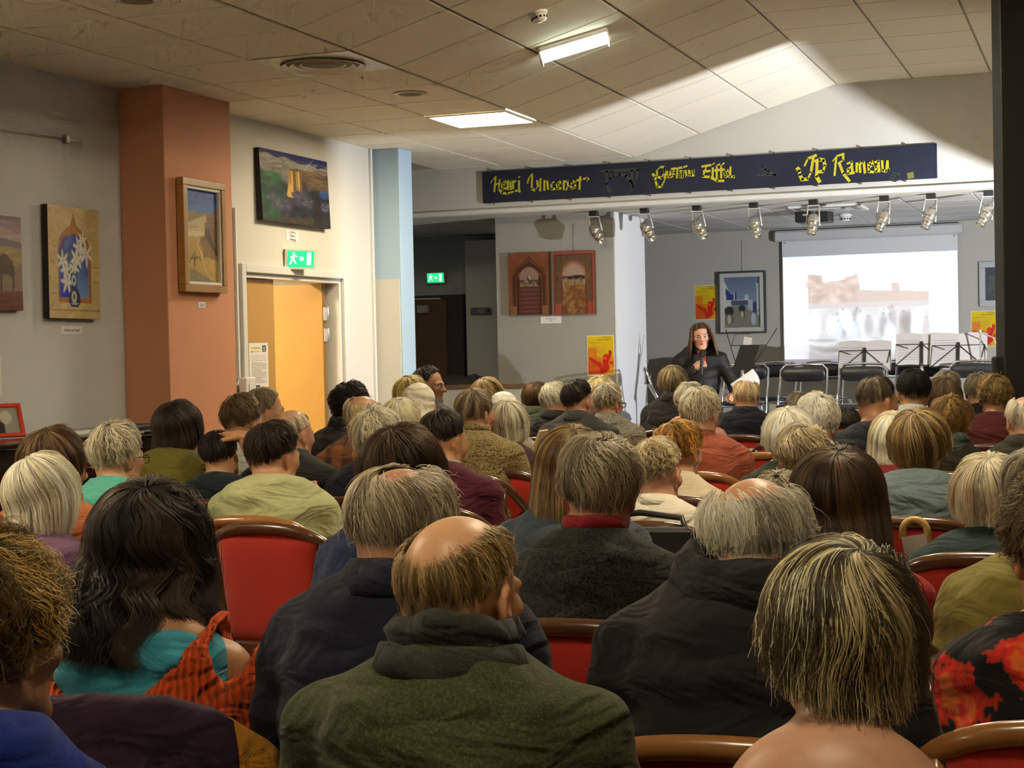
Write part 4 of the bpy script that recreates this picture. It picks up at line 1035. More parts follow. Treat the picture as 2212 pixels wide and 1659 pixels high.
for (x, y, s_) in ((.06, .62, .2), (.2, .62, .16), (.68, .75, .2), (.9, .66, .24), (.33, .58, .14)): c.ell(*q(x, y), .03, s_ * .5, (232, 238, 248), .85, .4)
c.strokes(60, (*q(0, .75), *q(1, 1)), [(176, 172, 166), (200, 204, 210), (158, 156, 150), (222, 228, 232)], .06, .014, .5, .2)
c.ell(*q(.72, .06), .04, .02, (190, 236, 246), .7, .5, .5)
c.rect(0, 0, .33, .015, (206, 214, 244)); c.text_lines(.02, .3, .004, .012, 1, (150, 160, 190), .8, .6); c.rect(.86, 0, 1, .016, (196, 206, 236))
c.rect(0, .87, 1, .93, (170, 160, 176)); c.rect(0, .93, 1, 1, (150, 142, 160)); c.rect(.25, .89, .45, .92, (176, 176, 220), .7)
for k in range(10): c.rect(.02 + .09 * k, .95, .07 + .09 * k, .99, [(214, 226, 240), (190, 206, 230), (226, 232, 238)][k % 3])
me = c.mesh('projected_picture', W - .012, it - ib, ((-W / 2 + .008, -.001, it), (1, 0, 0), (0, 0, -1)))
link_mesh('projected_picture', me, mat_attr('projected light', 'pcol', .9, .1, emit=.36), ps); MATS['projected light'].cycles.emission_sampling = 'NONE'
# the smaller white window patch above right of the picture
# ================================================================== stage folding chairs
M_CHROME = mat('chrome tube', (.75, .76, .78), .12, 1.0)
M_VINYL = mat('black padded vinyl', (.012, .013, .016), .32, bump=.08, bscale=120)
def rounded_pad(w, h, d, curve=0.0, n=10):
    """pad in x-z plane, thickness along y, rounded ends"""
    V, Fq = [], []
    prof = []
    for k in range(24):
        a = 2 * math.pi * k / 24
        sx = abs(math.cos(a)) ** .35 * math.copysign(1, math.cos(a)); sz = abs(math.sin(a)) ** .6 * math.copysign(1, math.sin(a))
        prof.append((sx * w / 2, sz * h / 2))
    rings = [(.0, .86), (.18, .97), (.5, 1.0), (.82, .97), (1.0, .86)]
    for (t, s_) in rings:
        for (x, z) in prof: V.append((x * (1 - (1 - s_) * h / w), (t - .5) * d + curve * (1 - (2 * x / w) ** 2), z * s_))
    m_ = len(prof)
    for i in range(len(rings) - 1):
        for k in range(m_): Fq.append((i * m_ + k, i * m_ + (k + 1) % m_, (i + 1) * m_ + (k + 1) % m_, (i + 1) * m_ + k))
    return V, Fq + [tuple(range(m_))[::-1], tuple((len(rings) - 1) * m_ + k for k in range(m_))]
def make_folding_chair():
    r = empty('folding_chair'); W = .40
    M_ = MB()
    h = W / 2
    M_.tube([(-h, .20, .0), (-h, -.14, .62), (-h + .005, -.185, .755), (-h + .04, -.20, .792), (0, -.205, .80), (h - .04, -.20, .792), (h - .005, -.185, .755), (h, -.14, .62), (h, .20, .0)], .011, 8); M_.build('main_frame', M_CHROME, r)
    k = MB(); k.tube([(-h + .02, -.26, .0), (-h + .02, .13, .425), (h - .02, .13, .425), (h - .02, -.26, .0)], .010, 8); k.tube([(-h + .02, -.21, .055), (h - .02, -.21, .055)], .008, 6); k.build('rear_leg', M_CHROME, r)
    k = MB(); k.tube([(-h, .155, .09), (h, .155, .09)], .008, 6); k.build('stretcher', M_CHROME, r)
    V, Fq = rounded_pad(W - .03, .125, .035, -.025); b = MB(); b.add([(x, y - .165, z + .715) for x, y, z in V], Fq, True); b.build('backrest', M_VINYL, r)
    V, Fq = rounded_pad(W - .015, .36, .04); b = MB(); b.add([(x, z + .02, y + .45) for x, y, z in V], [f[::-1] for f in Fq], True); b.build('seat', M_VINYL, r)
    k = MB(); k.tube([(-h + .01, -.14, .43), (-h + .01, .18, .43), (h - .01, .18, .43), (h - .01, -.14, .43)], .008, 6); k.build('seat_frame', M_CHROME, r)
    return r
fold_proto = make_folding_chair()
fc = [((1615, 786), 182, 'black folding chair on stage beside the black tilted music stand'), ((1676, 782), 176, 'black folding chair in the back row below the left screen edge'), ((1737, 787), 180, 'frontmost black folding chair on stage below the screen'), ((1779, 780), 184, 'black folding chair half hidden behind the frontmost stage chair'), ((1865, 785), 180, 'black folding chair behind the single music stand'), ((1953, 777), 178, 'black folding chair mostly hidden behind another under the double stands'), ((1986, 779), 180, 'black folding chair under the crossed pair of music stands'), ((2101, 779), 176, 'black folding chair closest to the black post')]
for i, ((px, py), rz, lab) in enumerate(fc):
    p = hit_z(px, py, Z_STAGE + .80)
    o = fold_proto if i == 0 else copy_tree(fold_proto)
    o.location = (p[0], min(p[1] - .2, Y_BACK - .34), Z_STAGE); o.rotation_euler = (0, 0, math.radians(rz)); tag(o, lab, 'folding chair', 'folding chairs on the stage')
p = at(1402, 797, 13.75)
o = copy_tree(fold_proto); o.location = (p[0] + .15, p[1] + .05, Z_STAGE); o.rotation_euler = (0, 0, math.radians(-72)); tag(o, 'black folding chair turned sideways by the pale wall reveal', 'folding chair', 'folding chairs on the stage')

# ================================================================== music stands
M_STAND = mat('black stand wire', (.015, .014, .016), .4, .3)
M_NICKEL = mat('nickel tube', (.55, .53, .48), .3, .9)
def music_stand(px, py, Z, rz, label, kind='wire', tilt=18, W=.46, H=.24, pages=2):
    p = at(px, py, Z)        # top centre of the desk
    r = empty('music_stand', (p[0], p[1], Z_STAGE), rz); tag(r, label, 'music stand')
    top = p[2] - Z_STAGE
    ti = math.radians(tilt)
    zc_ = top - H
    def D(x, z, o=0.0): return (x, z * math.sin(ti) - o * math.cos(ti), zc_ + z * math.cos(ti) - o * math.sin(ti))   # desk local -> stand local, o>0 towards the rear (audience side = -y)
    pole = MB(); pole.tube([(0, 0, .30), (0, 0, .75)], .011, 8); pole.tube([(0, 0, .72), (0, .0, zc_ + .02)], .008, 8); pole.lathe([(.016, .70), (.018, .72), (.016, .76)], 10); pole.lathe([(.013, zc_ - .1), (.015, zc_ - .09), (.013, zc_ - .06)], 10); pole.build('pole', M_NICKEL, r)
    for k in range(3):
        a = k * 2.094 + .5; c_, s_ = math.cos(a), math.sin(a)
        b = MB(); b.tube([(0, 0, .42), (.05 * c_, .05 * s_, .40), (.30 * c_, .30 * s_, .01)], .007, 6); b.tube([(0, 0, .22), (.16 * c_, .16 * s_, .20)], .005, 6); b.tube([(0, 0, .22), (0, 0, .31)], .009, 6); b.lathe([(.011, 0), (.011, .02)], 8, Matrix.Translation((.30 * c_, .30 * s_, .0))); b.build('leg', M_NICKEL, r)
    if kind == 'wire':
        f = MB(); h = W / 2
        f.tube([D(-h, 0), D(h, 0), D(h * .96, H * .83), D(-h * .96, H * .83)], .004, 5, closed=True)
        f.tube([D(-h, 0), D(0, H * .85)], .0035, 5).tube([D(h, 0), D(0, H * .85)], .0035, 5); f.tube([D(-h * .96, H * .83), D(-h * .5, H * .68)], .0035, 5).tube([D(h * .96, H * .83), D(h * .86, H * .35)], .0035, 5)
        f.build('desk_wires', M_STAND, r)
        b = MB(); R = Matrix.Rotation(-ti, 3, 'X'); cc = D(0, H * .45, .006); b.box(cc, (.026, .010, H * 1.0), R, .003); b.build('spine', M_STAND, r)
        b = MB(); cc = D(0, -.004, -.02); b.box(cc, (W, .035, .005), R); b.build('lip', M_STAND, r)
    else:
        f = MB(); h = .19
        for s_ in (-1, 1): f.tube([D(s_ * .03, 0), D(s_ * h * .95, H * .95), D(s_ * h * 1.35, H * 1.45)], .004, 5)
        f.tube([D(-h * .95, H * .95), D(h * .95, H * .95)], .0035, 5).tube([D(-h * .6, H * .25), D(h * .6, H * .25)], .0035, 5).tube([D(-h * .9, H * .95), D(-h * .8, H * 1.3), D(0, H * 1.3)], .003, 5); f.build('desk_wires', M_STAND, r)
    return r, D
def sheets(D, r, W, H, label, n=2, yaw=0):
    g = empty('sheet_music', (0, 0, 0)); g.matrix_world = Matrix.Translation(r.location) @ Matrix.Rotation(r.rotation_euler.z, 4, 'Z'); tag(g, label, 'sheet music')
    for k in range(n):
        x0 = -W / 2 + W * k / n; x1 = x0 + W / n
        V, Fq = [], []
        for j in range(7):
            for i in range(7):
                t = i / 6; s_ = j / 6; V.append(D(x0 + (x1 - x0) * t, H * s_ + .01 * math.sin(math.pi * t), -.008 - .006 * math.sin(math.pi * t)))
        for j in range(6):
            for i in range(6): b = j * 7 + i; Fq.append((b, b + 1, b + 8, b + 7))
        V2 = [(x, y + .0012, z) for x, y, z in V]; m_ = len(V)
        F2 = Fq + [tuple(q_ + m_ for q_ in f)[::-1] for f in Fq]
        MB().add(V + V2, F2, True).build('page', mat('sheet paper', (.46, .42, .40), .7), g)
    # printed staves on the rear of the first page
    k = MB()
    for j in range(9):
        a, b = D(-W / 2 + .02, H * (.2 + .075 * j), -.0065), D(-W / 2 + W / n - .02, H * (.2 + .075 * j), -.0065)
        a2, b2 = D(-W / 2 + .02, H * (.215 + .075 * j), -.0065), D(-W / 2 + W / n - .02, H * (.215 + .075 * j), -.0065)
        k.add([(p_[0], p_[1] - .0012, p_[2]) for p_ in (a, b, b2, a2)], [(0, 1, 2, 3)])
    k.build('staves', mat('faded ink', (.30, .27, .25), .7), g)
r, D = music_stand(1866, 745, 14.0, .02, 'wire music stand standing alone before the screen'); sheets(D, r, .46, .28, 'open sheet music on the lone music stand')
r, D = music_stand(1990, 731, 13.9, .05, 'wire music stand, left one of the overlapping pair'); sheets(D, r, .44, .29, 'sheet music on the left one of the paired stands')
r, D = music_stand(2068, 733, 13.75, -.06, 'wire music stand, right one of the overlapping pair', W=.46); sheets(D, r, .48, .30, 'wide sheet music on the right one of the paired stands', 2)
r, D = music_stand(1603, 738, 13.6, -.35, 'black music stand with raised side arms behind the speaking person', 'arms', tilt=20, H=.30)
g = empty('black_folder_board', (0, 0, 0)); g.matrix_world = Matrix.Translation(r.location) @ Matrix.Rotation(r.rotation_euler.z, 4, 'Z'); tag(g, 'black board leaning on the music stand beside the speaking person', 'board')
V = []
for (x, z) in ((-.13, -.06), (.06, -.06), (.12, .29), (-.07, .29)):
    V.append(D(x, z, .012))
MB().prism(V, (0, -.004, 0), (0, .004, 0)).build('board', M_BLACK, g)
p0 = D(-.02, .29, .0)
MB().box((p0[0], p0[1] + .02, p0[2] + .03), (.08, .002, .07), Matrix.Rotation(.2, 3, 'Y')).build('paper_slip', mat('white paper', (.78, .78, .76), .6), g)
# pale stand rod at the right of the pair
rod = empty('microphone_stand', tuple(at(2120, 900, 13.6)[:2]) + (Z_STAGE,)); tag(rod, 'thin pale microphone stand rising beside the right music stand', 'microphone stand')
hh_ = at(2120, 715, 13.6)[2] - Z_STAGE
MB().tube([(0, 0, .02), (0, 0, hh_)], .007, 8).build('pole', mat('pale nickel', (.8, .78, .70), .3, .8), rod); MB().lathe([(.12, 0), (.12, .012), (.03, .025), (.012, .05)], 20).build('base', M_BLACK, rod); MB().tube([(0, 0, hh_ - .01), (.11, -.02, hh_ - .06), (.2, -.03, hh_ - .3)], .006, 8).build('boom', mat('pale nickel', (.8, .78, .70), .3, .8), rod); MB().lathe([(.012, hh_ - .02), (.014, hh_), (.01, hh_ + .015)], 8).build('clutch', mat('pale nickel', (.8, .78, .70), .3, .8), rod)

# dark coats heaped on the ledge
def heap(name, px, py, Y, w, d, h, m, label, seed):
    p = hit_y(px, py, Y); rg = np.random.default_rng(seed)
    n1, n2 = 28, 18
    V = []
    ph = rg.uniform(0, 6, 6)
    for j in range(n2 + 1):
        for i in range(n1 + 1):
            u, v = i / n1 * 2 - 1, j / n2 * 2 - 1
            e = max(0, 1 - abs(u) ** 3) * max(0, 1 - abs(v) ** 3)
            z = h * e ** .5 * (.75 + .25 * math.sin(4 * u + ph[0]) * math.sin(3 * v + ph[1]) + .12 * math.sin(9 * u + 4 * v + ph[2]))
            V.append((u * w / 2 * (1 + .06 * math.sin(5 * v + ph[3])), v * d / 2 * (1 + .06 * math.sin(5 * u + ph[4])), z))
    idx = np.arange((n1 + 1) * (n2 + 1)).reshape(n2 + 1, n1 + 1)
    Fq = np.stack([idx[:-1, :-1], idx[:-1, 1:], idx[1:, 1:], idx[1:, :-1]], -1).reshape(-1, 4)
    o = link_mesh(name, mesh_np(name, np.array(V), Fq), m); o.location = (p[0], Y, Z_LEDGE + .012); tag(o, label, 'coat')
    return o
heap('folded_coat', 1020, 815, 14.2, .42, .5, .10, mat('dark blue grey coat', (.05, .06, .075), .8), 'dark blue grey coat folded on the ledge next to the wall block', 1)
heap('folded_coat', 970, 815, 13.9, .75, .45, .10, mat('dark brown coat', (.05, .04, .035), .8), 'long dark brown coat lying along the ledge in the recess', 2)
heap('folded_coat', 925, 815, 14.3, .5, .45, .12, mat('dark grey coat', (.07, .065, .06), .85), 'dim grey coat bundled on the ledge nearest the blue column', 3)

# flood lamp on a stand beside the stage (out of the picture): lights the slope, the beam and the stage from the side
fl = empty('flood_lamp', (FLOOD_POS[0], FLOOD_POS[1], 0)); tag(fl, 'flood lamp with barn doors on a stand beside the stage', 'lamp')
fz = FLOOD_POS[2]
MB().tube([(0.09, 0, .05), (.09, 0, fz - .1)], .015, 8).build('stand_pole', M_STAND, fl)
for k in range(3):
    a = k * 2.094; MB().tube([(.09, 0, .4), (.09 + .4 * math.cos(a), .4 * math.sin(a), .01)], .01, 6).build('leg', M_STAND, fl)
MB().bb(.06, .09, -.12, .2, fz - .12, fz + .12).build('rear_shell', M_STAND, fl)
tn = (H_UP - 2.73) / (-.78 + 2.05)
dz = .25 * tn
MB().add([(0.06, -.15, fz + .06 - .06 * tn + .0), (0.06, .35, fz + .06 - .06 * tn), (-.35, .35, fz + .35 * tn), (-.35, -.15, fz + .35 * tn), (0.06, -.15, fz + .07), (0.06, .35, fz + .07), (-.35, .35, fz + .35 * tn + .004), (-.35, -.15, fz + .35 * tn + .004)], [(0, 3, 2, 1), (4, 5, 6, 7), (0, 1, 5, 4), (1, 2, 6, 5), (2, 3, 7, 6), (3, 0, 4, 7)]).build('top_barn_door', M_STAND, fl)
MB().bb(-.35, .09, .085, .09, fz - .4, fz + .4).build('side_barn_door', M_STAND, fl)
for c_ in fl.children:
    if c_.name.startswith('side_barn_door'): c_.location = (0, -.07, 0)
ld = bpy.data.lights.new('flood_bulb', 'POINT'); ld.energy = FLOOD_POWER; ld.shadow_soft_size = .012; ld.color = (.90, .94, 1.0)
lo = bpy.data.objects.new('flood_bulb', ld); COL.objects.link(lo); lo.parent = fl; lo.location = (0, .05, fz)
# ================================================================== distance-field modelling for people and cloth
class SDF:
    def __init__(s, xs, ys, zs):
        s.xs, s.ys, s.zs = [np.asarray(a, np.float32) for a in (xs, ys, zs)]
        s.D = np.full((len(xs), len(ys), len(zs)), 0.5, np.float32)
    def _sl(s, lo, hi):
        out = []
        for a, l, h in zip((s.xs, s.ys, s.zs), lo, hi):
            i0 = max(0, int(np.searchsorted(a, l)) - 1); i1 = min(len(a), int(np.searchsorted(a, h)) + 1)
            out.append(slice(i0, max(i1, i0)))
        return tuple(out)
    def _g(s, sl):
        return s.xs[sl[0]][:, None, None], s.ys[sl[1]][None, :, None], s.zs[sl[2]][None, None, :]
    def _put(s, sl, d, k, sub):
        if d.size == 0: return
        a = s.D[sl]
        if sub:
            b = -d
            if k > 0:
                h = np.maximum(k - np.abs(a - b), 0) / k; s.D[sl] = np.maximum(a, b) + h * h * k * .25
            else: s.D[sl] = np.maximum(a, b)
        else:
            if k > 0:
                h = np.maximum(k - np.abs(a - d), 0) / k; s.D[sl] = np.minimum(a, d) - h * h * k * .25
            else: s.D[sl] = np.minimum(a, d)
    def cone(s, a, b, ra, rb, k=.02, sub=False):
        a = np.asarray(a, float); b = np.asarray(b, float); r = max(ra, rb) + k + .05
        sl = s._sl(np.minimum(a, b) - r, np.maximum(a, b) + r); X, Y, Z = s._g(sl)
        d = b - a; L2 = max(float(d @ d), 1e-9)
        t = np.clip(((X - a[0]) * d[0] + (Y - a[1]) * d[1] + (Z - a[2]) * d[2]) / L2, 0, 1)
        q = np.sqrt((X - a[0] - t * d[0]) ** 2 + (Y - a[1] - t * d[1]) ** 2 + (Z - a[2] - t * d[2]) ** 2) - (ra + (rb - ra) * t)
        s._put(sl, q.astype(np.float32), k, sub); return s
    def ell(s, c, r, k=.02, R=None, sub=False):
        c = np.asarray(c, float); r = np.asarray(r, float); m = r.max() + k + .05
        sl = s._sl(c - m, c + m); X, Y, Z = s._g(sl)
        x, y, z = X - c[0], Y - c[1], Z - c[2]
        if R is not None:
            x, y, z = (R[0, 0] * x + R[1, 0] * y + R[2, 0] * z, R[0, 1] * x + R[1, 1] * y + R[2, 1] * z, R[0, 2] * x + R[1, 2] * y + R[2, 2] * z)
        k0 = np.sqrt((x / r[0]) ** 2 + (y / r[1]) ** 2 + (z / r[2]) ** 2); k1 = np.sqrt((x / r[0] ** 2) ** 2 + (y / r[1] ** 2) ** 2 + (z / r[2] ** 2) ** 2) + 1e-6
        s._put(sl, (k0 * (k0 - 1) / k1).astype(np.float32), k, sub); return s
    def plane(s, p, n):
        """keep only the side the normal points away from"""
        X, Y, Z = s.xs[:, None, None], s.ys[None, :, None], s.zs[None, None, :]
        s.D = np.maximum(s.D, ((X - p[0]) * n[0] + (Y - p[1]) * n[1] + (Z - p[2]) * n[2]).astype(np.float32)); return s
    def wrinkle(s, amp, seed, freq=1.0):
        rg = np.random.default_rng(seed)
        X, Y, Z = s.xs[:, None, None], s.ys[None, :, None], s.zs[None, None, :]
        f = 0
        for i in range(5):
            kx, ky, kz = rg.normal(0, 14 * freq), rg.normal(0, 8 * freq), rg.normal(0, 34 * freq)
            f = f + np.sin(kx * X + ky * Y + kz * Z + rg.uniform(0, 6) + 1.2 * np.sin(rg.uniform(6, 12) * X + rg.uniform(3, 9) * Z))
        s.D = s.D + (f * amp / 2.2).astype(np.float32); return s
    def mesh(s):
        D = s.D; ins = D < 0
        cnt = np.zeros(tuple(n - 1 for n in D.shape), np.uint8)
        off = [(a, b, c) for a in (0, 1) for b in (0, 1) for c in (0, 1)]
        n0, n1, n2 = D.shape
        for a, b, c in off: cnt += ins[a:n0 - 1 + a, b:n1 - 1 + b, c:n2 - 1 + c]
        I, J, K = np.nonzero((cnt > 0) & (cnt < 8)); n = len(I)
        idx = np.full(cnt.shape, -1, np.int32); idx[I, J, K] = np.arange(n)
        acc = np.zeros((n, 3)); wsum = np.zeros(n)
        cor = {}
        for o in off: cor[o] = D[I + o[0], J + o[1], K + o[2]]
        base = [s.xs[I], s.ys[J], s.zs[K]]; step = [s.xs[I + 1] - s.xs[I], s.ys[J + 1] - s.ys[J], s.zs[K + 1] - s.zs[K]]
        for o in off:
            for ax in range(3):
                if o[ax]: continue
                o2 = list(o); o2[ax] = 1; o2 = tuple(o2)
                da, db = cor[o], cor[o2]; m = (da < 0) != (db < 0)
                t = np.where(m, da / np.where(m, da - db, 1), 0)
                for q in range(3):
                    acc[:, q] += np.where(m, base[q] + step[q] * (t if q == ax else o[q]), 0)
                wsum += m
        V = acc / np.maximum(wsum, 1)[:, None]
        out = []
        for ax in range(3):
            sl0 = [slice(1, -1)] * 3; sl1 = [slice(1, -1)] * 3; sl0[ax] = slice(0, -1); sl1[ax] = slice(1, None)
            e = ins[tuple(sl0)] != ins[tuple(sl1)]
            i, j, k = np.nonzero(e)
            if ax == 0: j, k = j + 1, k + 1; q = np.stack([idx[i, j - 1, k - 1], idx[i, j, k - 1], idx[i, j, k], idx[i, j - 1, k]], -1)
            elif ax == 1: i, k = i + 1, k + 1; q = np.stack([idx[i - 1, j, k - 1], idx[i - 1, j, k], idx[i, j, k], idx[i, j, k - 1]], -1)
            else: i, j = i + 1, j + 1; q = np.stack([idx[i - 1, j - 1, k], idx[i, j - 1, k], idx[i, j, k], idx[i - 1, j, k]], -1)
            fl = ~ins[i, j, k]
            q[fl] = q[fl][:, ::-1]
            out.append(q)
        return V, np.concatenate(out)

def axis(lo, hi, f0, f1, fine, coarse):
    return np.unique(np.concatenate([np.arange(f0, lo, -coarse)[::-1], np.arange(f0, f1, fine), np.arange(f1, hi, coarse)]).round(5))
def uni(lo, hi, st): return np.arange(lo, hi + st, st)

def rot(yaw=0, pitch=0, roll=0):
    """yaw about z (+ turns left), pitch about x (+ looks down), roll about y"""
    cy, sy = math.cos(yaw), math.sin(yaw); cp, sp = math.cos(-pitch), math.sin(-pitch); cr, sr = math.cos(roll), math.sin(roll)
    Rz = np.array([[cy, -sy, 0], [sy, cy, 0], [0, 0, 1]]); Rx = np.array([[1, 0, 0], [0, cp, -sp], [0, sp, cp]]); Ry = np.array([[cr, 0, sr], [0, 1, 0], [-sr, 0, cr]])
    return Rz @ Rx @ Ry

# ------------------------------------------------------------------ hands (templates; wrist at origin, fingers along +y, back of hand +z, thumb +x)
def hand_template(bend, spread=.0, fine=.0042):
    S = SDF(uni(-.07, .09, fine), uni(-.03, .2, fine), uni(-.1, .05, fine))
    S.cone((0, -.02, 0), (0, .02, 0), .026, .026, .01).ell((0, .05, 0), (.041, .052, .016), .015)
    for i, (x, L) in enumerate(((-.031, .062), (-.011, .074), (.011, .08), (.031, .073))):
        p = np.array([x, .088, .0]); a = 0; ln = (L * .5, L * .3, L * .25); rr = (.0095, .0085, .0078, .0068)
        for sidx in range(3):
            a += bend[sidx]
            q = p + np.array([spread * x * (1 if sidx == 0 else .5), math.cos(a), -math.sin(a)]) * ln[sidx]
            S.cone(p, q, rr[sidx], rr[sidx + 1], .004); p = q
    b = bend[0]
    p1, p2, p3 = np.array([.03, .022, -.006]), np.array([.056, .058, -.014 - .02 * b]), np.array([.056 - .02 * b, .088, -.02 - .04 * b])
    S.cone(p1, p2, .015, .011, .012).cone(p2, p3, .0105, .008, .004)
    return S.mesh()
HAND_REST = hand_template((.25, .3, .2), .2, .0068)
HAND_GRIP = hand_template((.9, 1.25, .8), .0, .0052)

def place_hand(tpl, wrist, fwd, back, side, sc=1.0):
    f = np.array(fwd, float); f /= np.linalg.norm(f); b = np.array(back, float); b -= f * (b @ f); b /= np.linalg.norm(b); x = np.cross(f, b)
    V = tpl[0].copy(); Fq = tpl[1]
    if side < 0:      # thumb on the other side
        V[:, 0] *= -1; Fq = Fq[:, ::-1]
    return (V * sc) @ np.stack([x, f, b]) + np.array(wrist), Fq

# ------------------------------------------------------------------ heads
def add_head(S, Hc, Rh, hs, female=False, ear=True):
    def T(v): return Hc + Rh @ (np.array(v) * hs)
    def E(c, r, k=.02, sub=False, R2=None): S.ell(T(c), np.array(r) * hs, k * hs, Rh if R2 is None else Rh @ R2, sub)
    def Cn(a, b, ra, rb, k=.015): S.cone(T(a), T(b), ra * hs, rb * hs, k * hs)
    E((0, -.014, .032), (.0745, .094, .084), .01)
    E((0, -.045, -.01), (.058, .055, .06), .04)
    E((0, .03, -.035), (.056, .060, .074), .03)
    jw = .050 if female else .055
    for sx in (-1, 1):
        Cn((sx * jw, -.005, -.06), (sx * .018, .072, -.098), .018, .016, .03)
        E((sx * .04, .058, -.018), (.026, .024, .022), .02)
        Cn((sx * .012, .086, .021), (sx * .05, .068, .018), .011, .009, .012)
    E((0, .078, -.098), (.022, .018, .016), .02)
    for sx in (-1, 1): E((sx * .031, .099, .0), (.017, .014, .011), .012, True)
    Cn((0, .088, .012), (0, .112, -.028), .0075, .011, .012)
    for sx in (-1, 1): E((sx * .012, .096, -.033), (.009, .012, .008), .008)
    for z, y in ((-.056, .089), (-.064, .087)): Cn((-.017, y - .007, z), (0, y, z), .0055, .0065, .006); Cn((.017, y - .007, z), (0, y, z), .0055, .0065, .006)
    if ear:
        for sx in (-1, 1):
            R2 = rot(sx * .35, 0, 0)
            E((sx * .079, -.012, -.008), (.009, .020, .032), .008, False, R2)
            E((sx * .077, -.006, -.03), (.008, .011, .013), .008)
            E((sx * .089, -.010, -.004), (.007, .011, .018), .005, True, R2)

def head_colors(V, Hc, Rh, hs, skin, lips=None, brow=None, blush=.12):
    L = ((V - Hc) @ Rh) / hs
    c = np.tile(np.array(skin), (len(V), 1))
    def blob(p, r): return np.clip(1.3 - np.linalg.norm((L - np.array(p)) / np.array(r), axis=1), 0, 1)[:, None]
    red = np.array(skin) * np.array([1.05, .72, .66])
    for p, r in (((.045, .07, -.03), (.025,) * 3), ((-.045, .07, -.03), (.025,) * 3), ((0, .11, -.03), (.018,) * 3), ((.083, -.01, -.01), (.014, .03, .04)), ((-.083, -.01, -.01), (.014, .03, .04))):
        w = blob(p, r) * blush * 4; w = np.clip(w, 0, .8); c = c * (1 - w) + red * w
    if lips is not None:
        w = np.clip(blob((0, .088, -.060), (.022, .014, .010)) * 2, 0, 1); c = c * (1 - w) + np.array(lips) * w
    if brow is not None:
        for sx in (-1, 1):
            w = np.clip(blob((sx * .032, .09, .020), (.020, .018, .0048)) * 1.6, 0, .85); c = c * (1 - w) + np.array(brow) * w
    return c

# ------------------------------------------------------------------ hair
M_HAIR = bpy.data.materials.new('hair strands')
N_, L_, b_ = nodes_of(M_HAIR)
hb = N_.new('ShaderNodeBsdfHairPrincipled'); 
try: hb.parametrization = 'COLOR'
except Exception: pass
at_ = N_.new('ShaderNodeAttribute'); at_.attribute_name = 'hcol'
L_.new(at_.outputs['Color'], hb.inputs['Color']); hb.inputs['Roughness'].default_value = .30; hb.inputs['Radial Roughness'].default_value = .45; hb.inputs['IOR'].default_value = 1.38
L_.new(at_.outputs['Color'], b_.inputs['Base Color']); b_.inputs['Roughness'].default_value = .42; b_.inputs['Specular IOR Level'].default_value = .35
ms_ = N_.new('ShaderNodeMixShader'); ms_.inputs[0].default_value = .65; L_.new(hb.outputs[0], ms_.inputs[1]); L_.new(b_.outputs[0], ms_.inputs[2]); L_.new(ms_.outputs[0], N_['Material Output'].inputs['Surface'])
M_SCALP = mat_attr('hair mass', 'hcol', .55, .35, bump=.6, bscale=260)

